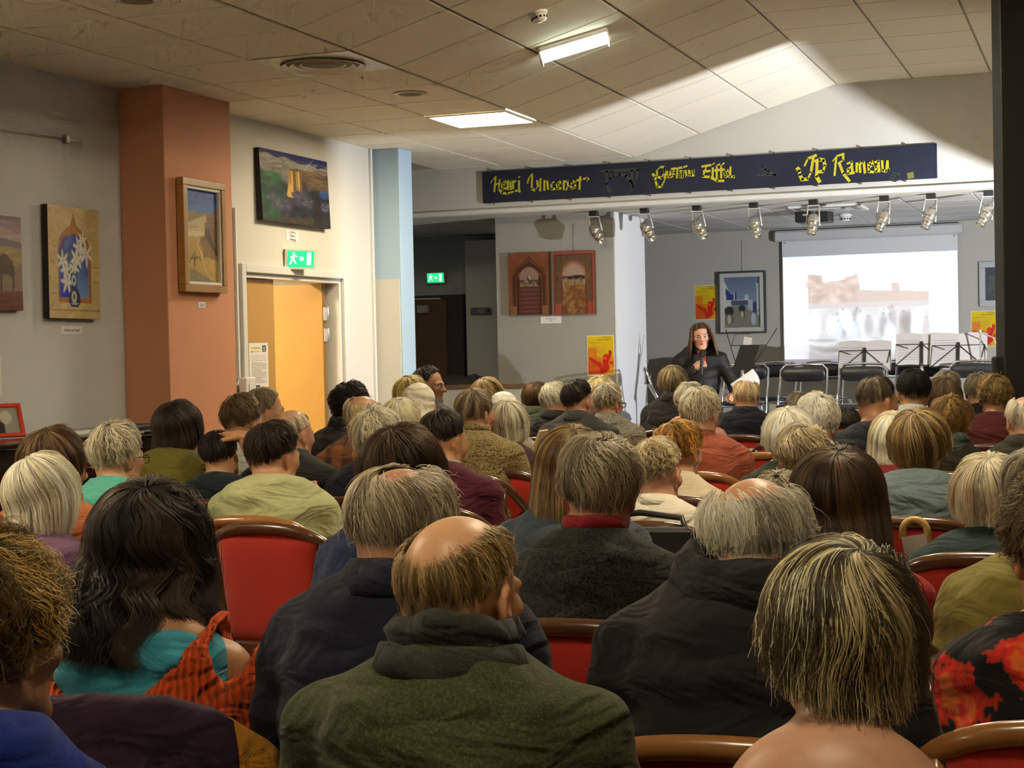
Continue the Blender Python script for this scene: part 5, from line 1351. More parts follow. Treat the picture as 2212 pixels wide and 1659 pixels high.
def hair_grid(st, nphi=60, nt=24):
    tl = math.radians(st.get('tilt', 22)); Rt = rot(0, -tl, st.get('lat', 0.0))       # tip the whorl backwards
    c0 = np.array([0, -.014, .032]); rad = np.array([.0775, .097, .087]) * st.get('skull', 1.0)
    tb, ts, tf = [math.radians(q) for q in st.get('end', (112, 98, 62))]
    Lb, Ls = st.get('drop', (0, 0)); vt, vs = st.get('vol', (.012, .012))
    phi = np.linspace(-math.pi, math.pi, nphi)
    P = np.zeros((nphi, nt, 3)); tsc = np.zeros(nphi); TL = np.zeros(nphi)
    part = st.get('part', 0.0)
    for i, ph in enumerate(phi):
        a = abs(ph) / math.pi
        the = np.interp(a, [0, .3, .5, .6, .72, 1], [tb, (tb + ts) / 2, ts, ts, tf + math.radians(10), tf])
        Ld = np.interp(a, [0, .3, .5, .6, st.get('fwd', .68), 1], [Lb, Lb, Ls, Ls * .95, 0, 0])
        th = np.linspace(.0, the, 18)
        u = np.stack([np.sin(th) * math.sin(ph), -np.sin(th) * math.cos(ph), np.cos(th)], -1)
        u = u @ Rt.T
        n = u / rad; n /= np.linalg.norm(n, axis=1)[:, None]
        w = np.clip(th / math.radians(80), 0, 1); v = (vt + (vs - vt) * w * w * (3 - 2 * w)) * np.clip(.7 + th / .9, 0, 1)
        if Ld < .01:
            v = v * np.interp(th / max(the, .1), [0, .6, 1], [1, 1, st.get('taper', .45)])
        lump = st.get('lump', 0.0)
        if lump: v = v + lump * np.sin(3 * ph + st.get('seed', 0)) * np.sin(4 * th + 1.3 * st.get('seed', 0))
        pts = c0 + rad * u + n * v[:, None]
        arc = np.concatenate([[0], np.cumsum(np.linalg.norm(np.diff(pts, axis=0), axis=1))])
        sc = arc[-1]
        if Ld >= .01:
            m = 14; d = pts[-1] - pts[-2]; d /= np.linalg.norm(d); out = np.array([math.sin(ph), -math.cos(ph), 0.0])
            bk_ = st.get('back', .0) * max(0, math.cos(ph))
            p = pts[-1].copy(); ds = Ld / m; ext = []
            for q in range(m):
                s_ = (q + 1) / m; wv = min(1, s_ * Ld / .05)
                dd = d * (1 - wv) + (np.array([0, (st.get('fpush', 0.0) * max(0, .9 - max(0, math.cos(ph)) * 1.6) - bk_) * max(0, 1 - s_ * Ld / .2), -1.0]) + out * (st.get('flare', 0.0) * (1 - s_) - st.get('curl', 0.0) * s_ * s_ + st.get('flip', 0.0) * max(0, s_ - .6))) * wv
                dd /= np.linalg.norm(dd); p = p + dd * ds; ext.append(p.copy())
            pts = np.concatenate([pts, np.array(ext)]); arc = np.concatenate([[0], np.cumsum(np.linalg.norm(np.diff(pts, axis=0), axis=1))])
        tt = np.linspace(0, arc[-1], nt)
        for q in range(3): P[i, :, q] = np.interp(tt, arc, pts[:, q])
        tsc[i] = sc / arc[-1]; TL[i] = arc[-1]
    P[-1] = P[0]
    return phi, P, tsc, TL

def bald_start(a, st):
    tb0 = st.get('bald')
    if tb0 is None: return np.zeros_like(a)
    bf = st.get('baldfwd', .66)
    return np.interp(a, [0, .3, .55, bf, bf + .05, 1], [tb0[0], (tb0[0] + tb0[1]) / 2, tb0[1], tb0[1] + 12, 400, 400])
def scalp_end(a, st):
    e = st.get('end', (112, 98, 62)); return np.interp(a, [0, .3, .5, .6, .72, 1], [e[0], (e[0] + e[1]) / 2, e[1], e[1], e[2] + 10, e[2]])
def scalp_tint(V, c, Hc, Rh, hs, st):
    """hair roots colour the scalp under the strands"""
    L = ((V - Hc) @ Rh) / hs; q = (L - np.array([0, -.014, .032])) / np.array([.0775, .097, .087])
    R = rot(0, -math.radians(st.get('tilt', 22)), st.get('lat', 0.0)); q = q @ R
    rr = np.linalg.norm(q, axis=1); th = np.degrees(np.arccos(np.clip(q[:, 2] / np.maximum(rr, 1e-6), -1, 1))); a = np.abs(np.arctan2(q[:, 0], -q[:, 1])) / math.pi
    w = np.clip((th - bald_start(a, st)) / 14 + .5, 0, 1) * np.clip((scalp_end(a, st) - th) / 8 + .2, 0, 1) * (rr > .75) * (rr < 1.25) * (np.abs(L[:, 0]) < .083)
    hcol = np.array(st['col']) * .55
    return c * (1 - w[:, None] * .8) + hcol * w[:, None] * .8

def make_hair(root, st, Hc, Rh, hs, Z, seed):
    rg = np.random.default_rng(seed + 11); st = dict(st); st['seed'] = seed
    phi, P, tsc, TL = hair_grid(st)
    nphi, nt, _ = P.shape
    dphi = np.gradient(P, axis=0); dt = np.gradient(P, axis=1); Nn = np.cross(dphi, dt); Nn /= (np.linalg.norm(Nn, axis=2)[..., None] + 1e-9)
    cen = np.array([0, -.014, .02]); sgn = np.sign(((P - cen) * Nn).sum(-1).mean()); Nn = Nn * (sgn if sgn != 0 else 1)
    def _lift(c):
        c = np.array(c, float); return 1 - (1 - c) ** (1.0 + .9 * np.clip((c.mean() - .22) / .3, 0, 1))
    base = _lift(st['col']); col2 = _lift(st.get('col2', st['col'])); f2 = st.get('f2', .3)
    tb0 = st.get('bald', None)          # (back, side) start angle in degrees, front has none
    def tstart(ph):
        a = np.abs(ph) / math.pi
        return bald_start(a, st) / scalp_end(a, st)
    # hair mass
    shell = P - Nn * st.get('inset', .007)
    jit = rg.normal(0, 1, (nphi, 1)) * .0016 * np.linspace(0, 1, nt)[None]; jit[-1] = jit[0]
    shell = shell + Nn * jit[..., None]
    shell[-1] = shell[0]
    t_i = np.linspace(0, 1, nt)
    keep = t_i[None] >= (tstart(phi) * tsc)[:, None] - .03
    idx = np.arange(nphi * nt).reshape(nphi, nt)
    q = np.stack([idx[:-1, :-1], idx[:-1, 1:], idx[1:, 1:], idx[1:, :-1]], -1)
    kq = keep[:-1, :-1] & keep[1:, :-1] & keep[:-1, 1:] & keep[1:, 1:]
    q = q[kq]
    if sgn < 0: pass
    W = (shell.reshape(-1, 3) * hs) @ Rh.T + Hc
    ck = np.clip(rg.normal(.46, .10, (nphi, 1, 1)) * np.ones((nphi, nt, 1)) * (base * (1 - f2 * .5) + col2 * f2 * .5), 0, 1).reshape(-1, 3)  # mass coloured darker than the strands, painted shade between clumps
    hobj = None
    if len(q) > 4 and not st.get('nocap', tb0 is not None):
        used = np.unique(q); remap = np.full(nphi * nt, -1); remap[used] = np.arange(len(used))
        me = mesh_np('hair', W[used], remap[q], True, ck[used], 'hcol')
        hobj = link_mesh('hair', me, M_SCALP, root)
    else:
        hobj = empty('hair', (0, 0, 0), 0, root)
    # strands
    n = int(np.clip(16000 / Z, 1000, 6500) * st.get('dens', 1.0) * (1.5 if tb0 is not None else 1.0))
    longh = max(st.get('drop', (0, 0))) > .02
    m = 12 if longh else 8
    ph0 = rg.uniform(-math.pi, math.pi, n)
    ncl = st.get('clumps', 70); cph = rg.uniform(-math.pi, math.pi, ncl); cid = np.argmin(np.abs(ph0[:, None] - cph[None]), 1)
    fi = (ph0 + math.pi) / (2 * math.pi) * (nphi - 1)
    sc_i = np.interp(ph0, phi, tsc); tl_i = np.interp(ph0, phi, TL)
    r01 = np.sqrt(rg.uniform(0, 1, n)); t0 = r01 * sc_i
    ts_ = tstart(ph0) * sc_i
    if tb0 is not None:
        t0 = np.maximum(0, ts_ + (sc_i - ts_) * rg.uniform(0, 1, n) + rg.normal(0, .045, n) - st.get('creep', 0.0) * rg.uniform(0, 1, n) ** 3); ok = ts_ < sc_i
    else: ok = np.ones(n, bool)
    ln = st.get('len', .07)
    if longh: t1 = np.where(np.interp(ph0, phi, TL) > .19, rg.normal(.97, st.get('ragged', .045), n), t0 + ln / tl_i)
    else: t1 = t0 + ln / tl_i * rg.uniform(.6, 1.2, n)
    t1 = np.minimum(np.maximum(t1, t0 + .05), 1.0 + st.get('over', .02))
    ph0, t0, t1, cid, tl_i = ph0[ok], t0[ok], t1[ok], cid[ok], tl_i[ok]; n = len(ph0)
    sw = st.get('swirl', .25); s = np.linspace(0, 1, m)[None]
    T = t0[:, None] + (t1 - t0)[:, None] * s
    clp = st.get('clump', .35)
    dphi_c = (cph[cid] - ph0); dphi_c = np.where(np.abs(dphi_c) > 1, 0, dphi_c)
    sweep = st.get('sweep', 0.0)
    PH = ph0[:, None] + sw * (1 - np.exp(-3 * s)) * (1 - np.clip(t0 * 1.3, 0, 1))[:, None] + dphi_c[:, None] * clp * s + rg.normal(0, .06, (ncl,))[cid][:, None] * s + sweep * s + st.get('flow', .10) * np.sin(2.3 * ph0 + seed % 7)[:, None] * np.sin(3.0 * T + seed % 5) * s
    amp = st.get('wave', 0.0)
    cphase = rg.uniform(0, 6.28, ncl)[cid][:, None]; wl = st.get('wlen', .05)
    arcs = T * tl_i[:, None]
    PH = PH + amp * 8 * np.sin(arcs / wl * 6.28 + cphase)
    PH = (PH + math.pi) % (2 * math.pi) - math.pi
    FI = (PH + math.pi) / (2 * math.pi) * (nphi - 1); TI = np.clip(T, 0, 1) * (nt - 1)
    i0 = np.clip(FI.astype(int), 0, nphi - 2); j0 = np.clip(TI.astype(int), 0, nt - 2); fu = (FI - i0)[..., None]; fv = (TI - j0)[..., None]
    def bil(A): return (A[i0, j0] * (1 - fu) + A[i0 + 1, j0] * fu) * (1 - fv) + (A[i0, j0 + 1] * (1 - fu) + A[i0 + 1, j0 + 1] * fu) * fv
    X = bil(P); NN = bil(Nn)
    lay = rg.uniform(-1, .35, n)[:, None] * max(st.get('vol', (.012, .012))) * .55 + rg.normal(0, st.get('cdep', .0022), (ncl,))[cid][:, None]
    lay = lay * np.clip(.15 + t0 * 3.0, 0, 1)[:, None]
    rise = 1 - np.exp(-6 * s)
    offs = -.004 * (1 - rise) + lay * rise
    offs = offs + amp * .5 * np.cos(arcs / wl * 6.28 + cphase) * s
    X = X + NN * offs[..., None]
    fz = st.get('frizz', .003)
    wlk = np.cumsum(rg.normal(0, 1, (n, m, 3)), axis=1) / math.sqrt(m) * s[..., None]
    stray = np.where(rg.uniform(0, 1, n) < st.get('stray', .05), 2.4, 1.0)[:, None, None]
    X = X + wlk * fz * stray * np.clip(.15 + 2.2 * T, .15, 1)[..., None]
    if st.get('coil'):
        k_ = st['coil']; ph_ = rg.uniform(0, 6.28, n)[:, None]; f_ = rg.normal(1, .2, n)[:, None] * 2 * math.pi * 2.0
        e1 = np.cross(NN, [0, 0, 1.0]); X = X + (NN * np.cos(f_ * s + ph_)[..., None] + e1 * np.sin(f_ * s + ph_)[..., None]) * k_ * s[..., None]
    X = (X * hs) @ Rh.T + Hc
    cc = st.get('cut')
    if cc is not None: pass
    hc = bpy.data.hair_curves.new('hair_strands')
    hc.add_curves([m] * n)
    hc.attributes['position'].data.foreach_set('vector', X.reshape(-1).astype(np.float32))
    rad = np.clip(.00020 * Z, .00042, .0016) * st.get('thick', 1.0)
    ra = hc.attributes.get('radius') or hc.attributes.new('radius', 'FLOAT', 'POINT')
    R_ = (np.ones((n, 1)) * np.interp(s, [0, .6, 1], [1, .9, .35]) * rad).reshape(-1).astype(np.float32); ra.data.foreach_set('value', R_)
    ca = hc.attributes.new('hcol', 'FLOAT_COLOR', 'CURVE')
    pick = (rg.uniform(0, 1, (ncl,))[cid] * st.get('cpick', .7) + rg.uniform(0, 1, n) * (1 - st.get('cpick', .7)) < f2)[:, None]
    cl = np.where(pick, col2, base) * np.array([1.0, .94, .79]) * np.clip(rg.normal(1, .16, (n, 1)), .4, 1.6) * np.clip(rg.normal(1, .30, (ncl, 1)), .4, 1.8)[cid]
    c4 = np.ones((n, 4), np.float32); c4[:, :3] = np.clip(cl, 0, .93); ca.data.foreach_set('color', c4.ravel())
    hc.materials.append(M_HAIR)
    o = bpy.data.objects.new('hair_strands', hc); COL.objects.link(o); o.parent = hobj
    return hobj

# ------------------------------------------------------------------ clothes materials
def cloth(name, col, kind='plain', col2=None, scale=1.0, rough=.85, bump=.35):
    key = 'cloth ' + name
    if key in MATS: return MATS[key]
    m = bpy.data.materials.new(key); N, L, b = nodes_of(m)
    b.inputs['Roughness'].default_value = rough; b.inputs['Specular IOR Level'].default_value = .2; b.inputs['Sheen Weight'].default_value = .08
    tc = N.new('ShaderNodeTexCoord'); src = tc.outputs['Object']
    def noise(sc, det=3, vec=None):
        n = N.new('ShaderNodeTexNoise'); n.inputs['Scale'].default_value = sc; n.inputs['Detail'].default_value = det; L.new(vec or src, n.inputs['Vector']); return n.outputs['Fac']
    def ramp(f, stops):
        r = N.new('ShaderNodeValToRGB'); L.new(f, r.inputs['Fac'])
        while len(r.color_ramp.elements) < len(stops): r.color_ramp.elements.new(.5)
        for e, (p, c) in zip(r.color_ramp.elements, stops): e.position = p; e.color = (*c, 1)
        return r.outputs['Color']
    c2 = col2 or tuple(c * .6 for c in col)
    hf = noise(300 * scale, 2)
    if kind == 'plain':
        L.new(ramp(noise(9 * scale, 5), [(.3, tuple(c * .86 for c in col)), (.7, tuple(min(1, c * 1.1) for c in col))]), b.inputs['Base Color'])
    elif kind == 'tweed':
        f = noise(330 * scale, 3); L.new(ramp(f, [(.40, c2), (.47, col), (.55, col), (.64, tuple(min(1, c * 1.5) for c in col))]), b.inputs['Base Color']); hf = f
    elif kind == 'plaid':
        sx = N.new('ShaderNodeSeparateXYZ'); L.new(src, sx.inputs[0])
        def stripe(o):
            mm = N.new('ShaderNodeMath'); mm.operation = 'MULTIPLY'; mm.inputs[1].default_value = 52 * scale; L.new(o, mm.inputs[0])
            s_ = N.new('ShaderNodeMath'); s_.operation = 'SINE'; L.new(mm.outputs[0], s_.inputs[0]); g = N.new('ShaderNodeMath'); g.operation = 'GREATER_THAN'; g.inputs[1].default_value = .0; L.new(s_.outputs[0], g.inputs[0]); return g.outputs[0]
        a = stripe(sx.outputs[0]); c_ = stripe(sx.outputs[2]); s2 = N.new('ShaderNodeMath'); s2.operation = 'ADD'; L.new(a, s2.inputs[0]); L.new(c_, s2.inputs[1]); h = N.new('ShaderNodeMath'); h.operation = 'MULTIPLY'; h.inputs[1].default_value = .5; L.new(s2.outputs[0], h.inputs[0])
        L.new(ramp(h.outputs[0], [(0, c2), (.5, tuple((x + y) / 2 for x, y in zip(col, c2))), (1, col)]), b.inputs['Base Color'])
    elif kind == 'dots':
        v = N.new('ShaderNodeTexVoronoi'); v.inputs['Scale'].default_value = 34 * scale; L.new(src, v.inputs['Vector'])
        L.new(ramp(v.outputs['Distance'], [(.0, col), (.22, col), (.26, c2), (.36, c2), (.40, col)]), b.inputs['Base Color'])
    elif kind == 'floral':
        n1 = noise(7 * scale, 2); n2 = noise(36 * scale, 3)
        mx = N.new('ShaderNodeMath'); mx.operation = 'MULTIPLY_ADD'; mx.inputs[1].default_value = .35; L.new(n2, mx.inputs[0]); L.new(n1, mx.inputs[2])
        L.new(ramp(mx.outputs[0], [(.0, col), (.715, col), (.725, (.03, .04, .012)), (.735, c2), (.80, tuple(min(1, c * 1.8) for c in c2)), (.84, (.75, .16, .03))]), b.inputs['Base Color'])
    elif kind == 'rib':
        w = N.new('ShaderNodeTexWave'); w.inputs['Scale'].default_value = 26 * scale; w.inputs['Distortion'].default_value = 3.0; w.inputs['Detail'].default_value = 1; w.bands_direction = 'X'; L.new(src, w.inputs['Vector'])
        L.new(ramp(w.outputs['Fac'], [(0, tuple(c * .72 for c in col)), (.6, col), (1, tuple(min(1, c * 1.15) for c in col))]), b.inputs['Base Color']); hf = w.outputs['Fac']; bump = .8
    mp = N.new('ShaderNodeMapping'); mp.inputs['Scale'].default_value = (5.0, 5.0, 13.0); L.new(src, mp.inputs['Vector'])
    big = N.new('ShaderNodeTexNoise'); big.inputs['Scale'].default_value = 1.0; big.inputs['Detail'].default_value = 2; big.inputs['Distortion'].default_value = 1.6; L.new(mp.outputs['Vector'], big.inputs['Vector'])
    b0 = N.new('ShaderNodeBump'); b0.inputs['Strength'].default_value = .55; b0.inputs['Distance'].default_value = .05; L.new(big.outputs['Fac'], b0.inputs['Height'])
    bp = N.new('ShaderNodeBump'); bp.inputs['Strength'].default_value = bump; bp.inputs['Distance'].default_value = .004
    L.new(hf, bp.inputs['Height']); L.new(b0.outputs['Normal'], bp.inputs['Normal']); L.new(bp.outputs['Normal'], b.inputs['Normal'])
    MATS[key] = m
    return m

M_SKIN = bpy.data.materials.new('skin'); N_, L_, b_ = nodes_of(M_SKIN)
at_ = N_.new('ShaderNodeAttribute'); at_.attribute_name = 'pcol'
tc_ = N_.new('ShaderNodeTexCoord'); nz_ = N_.new('ShaderNodeTexNoise'); nz_.inputs['Scale'].default_value = 45; nz_.inputs['Detail'].default_value = 5; L_.new(tc_.outputs['Object'], nz_.inputs['Vector'])
mr_ = N_.new('ShaderNodeMapRange'); mr_.inputs[3].default_value = .84; mr_.inputs[4].default_value = 1.12; L_.new(nz_.outputs['Fac'], mr_.inputs[0])
mx_ = N_.new('ShaderNodeMix'); mx_.data_type = 'RGBA'; mx_.blend_type = 'MULTIPLY'; mx_.inputs[0].default_value = 1.0; L_.new(at_.outputs['Color'], mx_.inputs[6]); L_.new(mr_.outputs[0], mx_.inputs[7]); L_.new(mx_.outputs[2], b_.inputs['Base Color'])
b_.inputs['Roughness'].default_value = .42; b_.inputs['Specular IOR Level'].default_value = .4; b_.inputs['Subsurface Weight'].default_value = .12; b_.inputs['Subsurface Radius'].default_value = (.012, .005, .003); b_.inputs['Subsurface Scale'].default_value = .6
eye_me = MB().lathe([(0, -.0118)] + [(.0118 * math.sin(a), -.0118 * math.cos(a)) for a in np.linspace(.25, 2.9, 9)] + [(0, .0118)], 14).mesh('eye')
M_EYE = mat('eye white', (.42, .38, .34), .3); M_IRIS = mat('iris dark', (.03, .02, .012), .15)
eye_me.materials.append(M_EYE); eye_me.materials.append(M_IRIS)
for p_ in eye_me.polygons:
    if p_.center.z > .0098: p_.material_index = 1
shoe_tpl = SDF(uni(-.06, .06, .009), uni(-.12, .2, .009), uni(-.01, .12, .009)).cone((0, -.05, .04), (0, .03, .045), .04, .042, .03).cone((0, .03, .04), (.0, .14, .032), .042, .034, .03).cone((0, -.05, .05), (0, -.045, .09), .038, .036, .02).plane((0, 0, 0), (0, 0, -1)).mesh()
SHOE = {}
def shoe_mesh(key, col):
    if key not in SHOE:
        me = mesh_np('shoe', shoe_tpl[0], shoe_tpl[1]); me.materials.append(mat('shoe ' + key, col, .5)); SHOE[key] = me
    return SHOE[key]

def collar_ring(root, name, C, Rn, prof, m, ell=(1.0, 1.08), n=40, gap=0.0, wob=0.0, seed=0):
    """band around the neck: prof = [(radius, height)...] outline swept round the neck axis"""
    rg = np.random.default_rng(seed); V = []; k = len(prof); ph = rg.uniform(0, 6, 3)
    a0, a1 = -math.pi / 2 + math.pi * gap, 1.5 * math.pi - math.pi * gap
    A = np.linspace(a0 + math.pi, a1 + math.pi, n + 1) if gap else np.linspace(0, 2 * math.pi, n + 1)
    for a in A:
        for j, (r, z) in enumerate(prof):
            w = wob * (math.sin(3 * a + ph[0] + j * .8) + .6 * math.sin(7 * a + ph[1] + j * .5))
            V.append(C + Rn @ np.array([(r + w) * ell[0] * math.cos(a), (r + w) * ell[1] * math.sin(a), z + w * .8]))
    idx = np.arange((n + 1) * k).reshape(n + 1, k)
    Fq = np.stack([idx[:-1, :-1], idx[1:, :-1], idx[1:, 1:], idx[:-1, 1:]], -1).reshape(-1, 4)
    o = link_mesh(name, mesh_np(name, np.array(V), Fq), m, root)
    md = o.modifiers.new('thick', 'SOLIDIFY'); md.thickness = .004; md.offset = 0
    return o

def person(P):
    Z = P['Z']; hs = P.get('hs', 1.0); fem = P.get('f', False)
    T = at(P['px'], P['py'], Z)
    yaw = math.radians(P.get('yaw', 0)); Rb = rot(yaw)
    seed = int(P['px'] * 7 + P['py'])
    hair = P.get('hair')
    if hair: hair = dict(hair); hair.setdefault('lat', math.radians(((seed * 37) % 29) - 14))
    hv = (hair.get('vol', (.012, .012))[0] if hair else 0) + P.get('htop', 0)
    zc = T[2] - .1145 * hs - hv
    stand = P.get('stand', False)
    lean = P.get('lean', .02)
    fy = (.04 if stand else .05) + lean
    hip_z = P.get('hip', .92 if stand else .50)
    rootxy = T - Rb @ np.array([0, fy - .01, 0])
    root = empty('person', (float(rootxy[0]), float(rootxy[1]), 0), yaw); tag(root, P['label'], 'person', P.get('group', None))
    Hc = np.array([0, fy, zc]); Rh = rot(math.radians(P.get('hyaw', 0)), math.radians(P.get('hpit', 4)), math.radians(P.get('hrol', 0)))
    sw = P.get('sw', .155 if fem else .175); bk = P.get('bulk', 1.0)
    Nk = np.array([Hc[0] * .5, fy - .05 * hs - .015, zc - .097 * hs - P.get('neck', .0)])
    hip = np.array([0, -.03, hip_z + .02])
    def spine(t): p = hip + (Nk - hip) * t; p[1] -= .035 * math.sin(math.pi * t); return p
    Sh = [np.array([s * sw, Nk[1] + .012, Nk[2] - P.get('slope', .115)]) for s in (-1, 1)]
    tl = Nk[2] - hip_z
    ar = P.get('arms', {})
    El, Wr = [], []
    for i, s in enumerate((-1, 1)):
        a_ = ar.get(s)
        if a_: El.append(np.array(a_[0])); Wr.append(np.array(a_[1]))
        else: El.append(np.array([s * (sw + .05 * bk + .015), Nk[1] + .05, Sh[i][2] - .27])); Wr.append(np.array([s * .10, hip[1] + .34, .66 if not stand else Sh[i][2] - .48]))
    if stand:
        Kn = [np.array([s * .095, .01, .48]) for s in (-1, 1)]; An = [np.array([s * .10, -.01, .09]) for s in (-1, 1)]; Hp = [np.array([s * .085, -.02, hip_z - .02]) for s in (-1, 1)]
    else:
        Kn = [np.array([s * (.10 + .02 * bk), .42, .52]) for s in (-1, 1)]; An = [np.array([s * .11, .40 + P.get('foot', 0), .09]) for s in (-1, 1)]; Hp = [np.array([s * .085, -.0, hip_z + .02]) for s in (-1, 1)]
    near = Z < 4.6
    fine = P.get('fine', .0055 if Z < 3.4 else (.008 if Z < 6 else .0115)); co = .018 if (near or P.get('bare')) else .03
    tor = [(.06, .165, .125), (.30, .150, .112), (.55, .155, .115), (.78, .158, .110)]
    # ---- body (skin)
    zlo = -.02
    S = SDF(axis(-.34, .34, Hc[0] - .12 * hs, Hc[0] + .12 * hs, fine, co), axis(-.30, .72 if not stand else .5, Hc[1] - .15 * hs, Hc[1] + .15 * hs, fine, co), axis(zlo, zc + .16 * hs, zc - .15 * hs, zc + .15 * hs, fine, co))
    for t, a, b in tor: S.ell(spine(t), (a * bk - .012, b * bk - .012, tl * .26), .05)
    S.cone(Sh[0] * [.9, 1, 1], Sh[1] * [.9, 1, 1], .046, .046, .04)
    for i in (0, 1):
        S.cone(Nk - [0, 0, .012], Sh[i] * np.array([.8, 1, 1]) + [0, 0, .008], .040, .036, .03)
        S.cone(Sh[i], El[i], .043, .034, .02); S.cone(El[i], Wr[i], .036, .025, .012)
        S.cone(Hp[i], Kn[i], .070, .050, .03); S.cone(Kn[i], An[i], .046, .034, .015); S.cone(An[i] - [0, .03, .04], An[i] + [0, .12, -.055], .03, .026, .015)
    nr = (.046 if fem else .055) * (hs * .5 + .5) * P.get('neckr', 1.0)
    S.cone(Hc + Rh @ np.array([0, -.03, -.055]) * hs, Nk + [0, .005, -.02], nr, nr * 1.06, .03)
    add_head(S, Hc, Rh, hs, fem, P.get('ear', True))
    V, Fq = S.mesh()
    skin = P.get('skin', (.50, .27, .16))
    c = head_colors(V, Hc, Rh, hs, skin, P.get('lips', tuple(np.array(skin) * (.9, .55, .5))), P.get('brow', tuple(np.array(hair['col']) * .5) if hair else (.05, .03, .02)))
    if hair: c = scalp_tint(V, c, Hc, Rh, hs, hair)
    parts_v, parts_f, parts_c = [V], [Fq], [c]
    nb = len(V)
    hands = P.get('hands', {})
    for i, s in enumerate((-1, 1)):
        f = Wr[i] - El[i]; f /= np.linalg.norm(f)
        h = hands.get(s, {})
        hvx, hf = place_hand(h.get('tpl', HAND_REST), Wr[i] + f * .005, h.get('fwd', f), h.get('back', (0, -.2, 1)), h.get('thumb', -s), .92 if fem else 1.0)
        parts_v.append(hvx); parts_f.append(hf + nb); parts_c.append(np.tile(np.array(skin), (len(hvx), 1))); nb += len(hvx)
    me = mesh_np('body', np.concatenate(parts_v), np.concatenate(parts_f), True, np.concatenate(parts_c))
    link_mesh('body', me, M_SKIN, root)
    for s in (-1, 1):
        o = link_mesh('eye', eye_me, None, root); p = Hc + Rh @ (np.array([s * .031, .0765, .0]) * hs)
        M4 = Matrix.Identity(4)
        ax = [Rh[:, 0], Rh[:, 2] * 1.0, Rh[:, 1]]
        for a in range(3):
            for b2 in range(3): M4[b2][a] = ax[a][b2] * hs
            M4[a][3] = p[a]
        o.matrix_local = M4
    # ---- upper garment
    tp = P.get('top')
    if tp:
        g = P.get('vox', .0105 if Z < 3.4 else (.0135 if Z < 6 else .019)); inf = tp.get('inf', .012)
        mnx = min(El[0][0], Wr[0][0], Sh[0][0]) - .12; mxx = max(El[1][0], Wr[1][0], Sh[1][0]) + .12; mxy = max(.22, *[q[1] + .12 for q in El + Wr])
        mny = min(-.30, *[q[1] - .12 for q in El + Wr])
        zl = min([hip_z - .10] + [q[2] - .09 for q in El + Wr]); zh = max(Nk[2] + .12, *[q[2] + .1 for q in El + Wr])
        G = SDF(uni(mnx, mxx, g), uni(mny, mxy, g), uni(zl, zh, g))
        for t, a, b in tor: G.ell(spine(t), (a * bk + inf, b * bk + inf, tl * .27), .05)
        G.cone(Sh[0] * [.88, 1, 1], Sh[1] * [.88, 1, 1], .050 + inf, .050 + inf, .05)
        sl = tp.get('sleeve', 1.0)
        for i in (0, 1):
            G.cone(Nk - [0, 0, .008], Sh[i] * np.array([.8, 1, 1]) + [0, 0, .008], .046 + inf * .7, .040 + inf, .045)
            sr = tp.get('slr', 1.0)
            if sl > .02:
                e_ = Sh[i] + (El[i] - Sh[i]) * min(1, sl * 2); G.cone(Sh[i], e_, (.046 + inf) * sr, (.042 + inf) * sr, .035)
                if sl > .5: G.cone(El[i], El[i] + (Wr[i] - El[i]) * (sl - .5) * 2, (.042 + inf) * sr, (.030 + inf * .8) * sr, .02)
        for fn in tp.get('extra', []): fn(G, dict(Nk=Nk, Sh=Sh, El=El, Wr=Wr, Hc=Hc, hip=hip, spine=spine))
        G.wrinkle(tp.get('fold', .004) * 1.35, seed, tp.get('ffreq', 1.0))
        nz = np.array([0, .28, 1.0]); nz /= np.linalg.norm(nz)
        if tp.get('cutneck', True): G.plane(Nk + np.array([0, -.0, tp.get('nk', .0) + .022]), nz)
        G.cone(Nk - [0, 0, .03], Hc, nr + .004, nr + .002, 0, True)
        for fn in tp.get('cuts', []): fn(G, dict(Nk=Nk, Sh=Sh, El=El, Wr=Wr, Hc=Hc, hip=hip, spine=spine))
        G.plane((0, 0, hip_z - .05), (0, 0, -1))
        V, Fq = G.mesh()
        o = link_mesh(tp.get('name', 'sweater'), mesh_np('top', V, Fq), tp['mat'], root)
        if near: 
            sm = o.modifiers.new('soft', 'SMOOTH'); sm.factor = .5; sm.iterations = 3
        col = tp.get('collar'); cm = tp.get('cmat', tp['mat']); Rn = rot(0, .22, 0); C = Nk + np.array([0, .004, .0])
        if col == 'crew': collar_ring(root, 'neckband', C, Rn, [(nr + .016, -.012), (nr + .012, .002), (nr + .006, .010)], cm)
        elif col == 'turtle': collar_ring(root, 'collar', C, Rn, [(nr + .018, -.02), (nr + .013, .01), (nr + .012, .04), (nr + .02, .045), (nr + .022, .015)], cm, wob=.0015, seed=seed)
        elif col == 'shirt': collar_ring(root, 'collar', C, Rn, [(nr + .010, -.015), (nr + .012, .022), (nr + .016, .026), (nr + .026, .005), (nr + .034, -.014)], cm, gap=.06)
        elif col == 'coat': collar_ring(root, 'collar', C, Rn, [(nr + .016, -.02), (nr + .02, .028), (nr + .028, .034), (nr + .046, .004), (nr + .062, -.03)], cm, gap=.1, wob=.0015, seed=seed)
        elif col == 'scarf':
            collar_ring(root, 'scarf', C, Rn, [(nr + .05, -.05), (nr + .062, -.02), (nr + .05, .01), (nr + .028, .0), (nr + .034, .02), (nr + .044, .035), (nr + .03, .055), (nr + .01, .05), (nr + .008, .02)], cm, wob=.006, seed=seed)
        elif col == 'hood':
            collar_ring(root, 'hood', C + np.array([0, -.012, .015]), rot(0, -.10, 0), [(nr + .02, -.03), (nr + .06, -.045), (nr + .075, -.015), (nr + .06, .03), (nr + .042, .05), (nr + .028, .04), (nr + .022, .0)], cm, wob=.005, seed=seed)
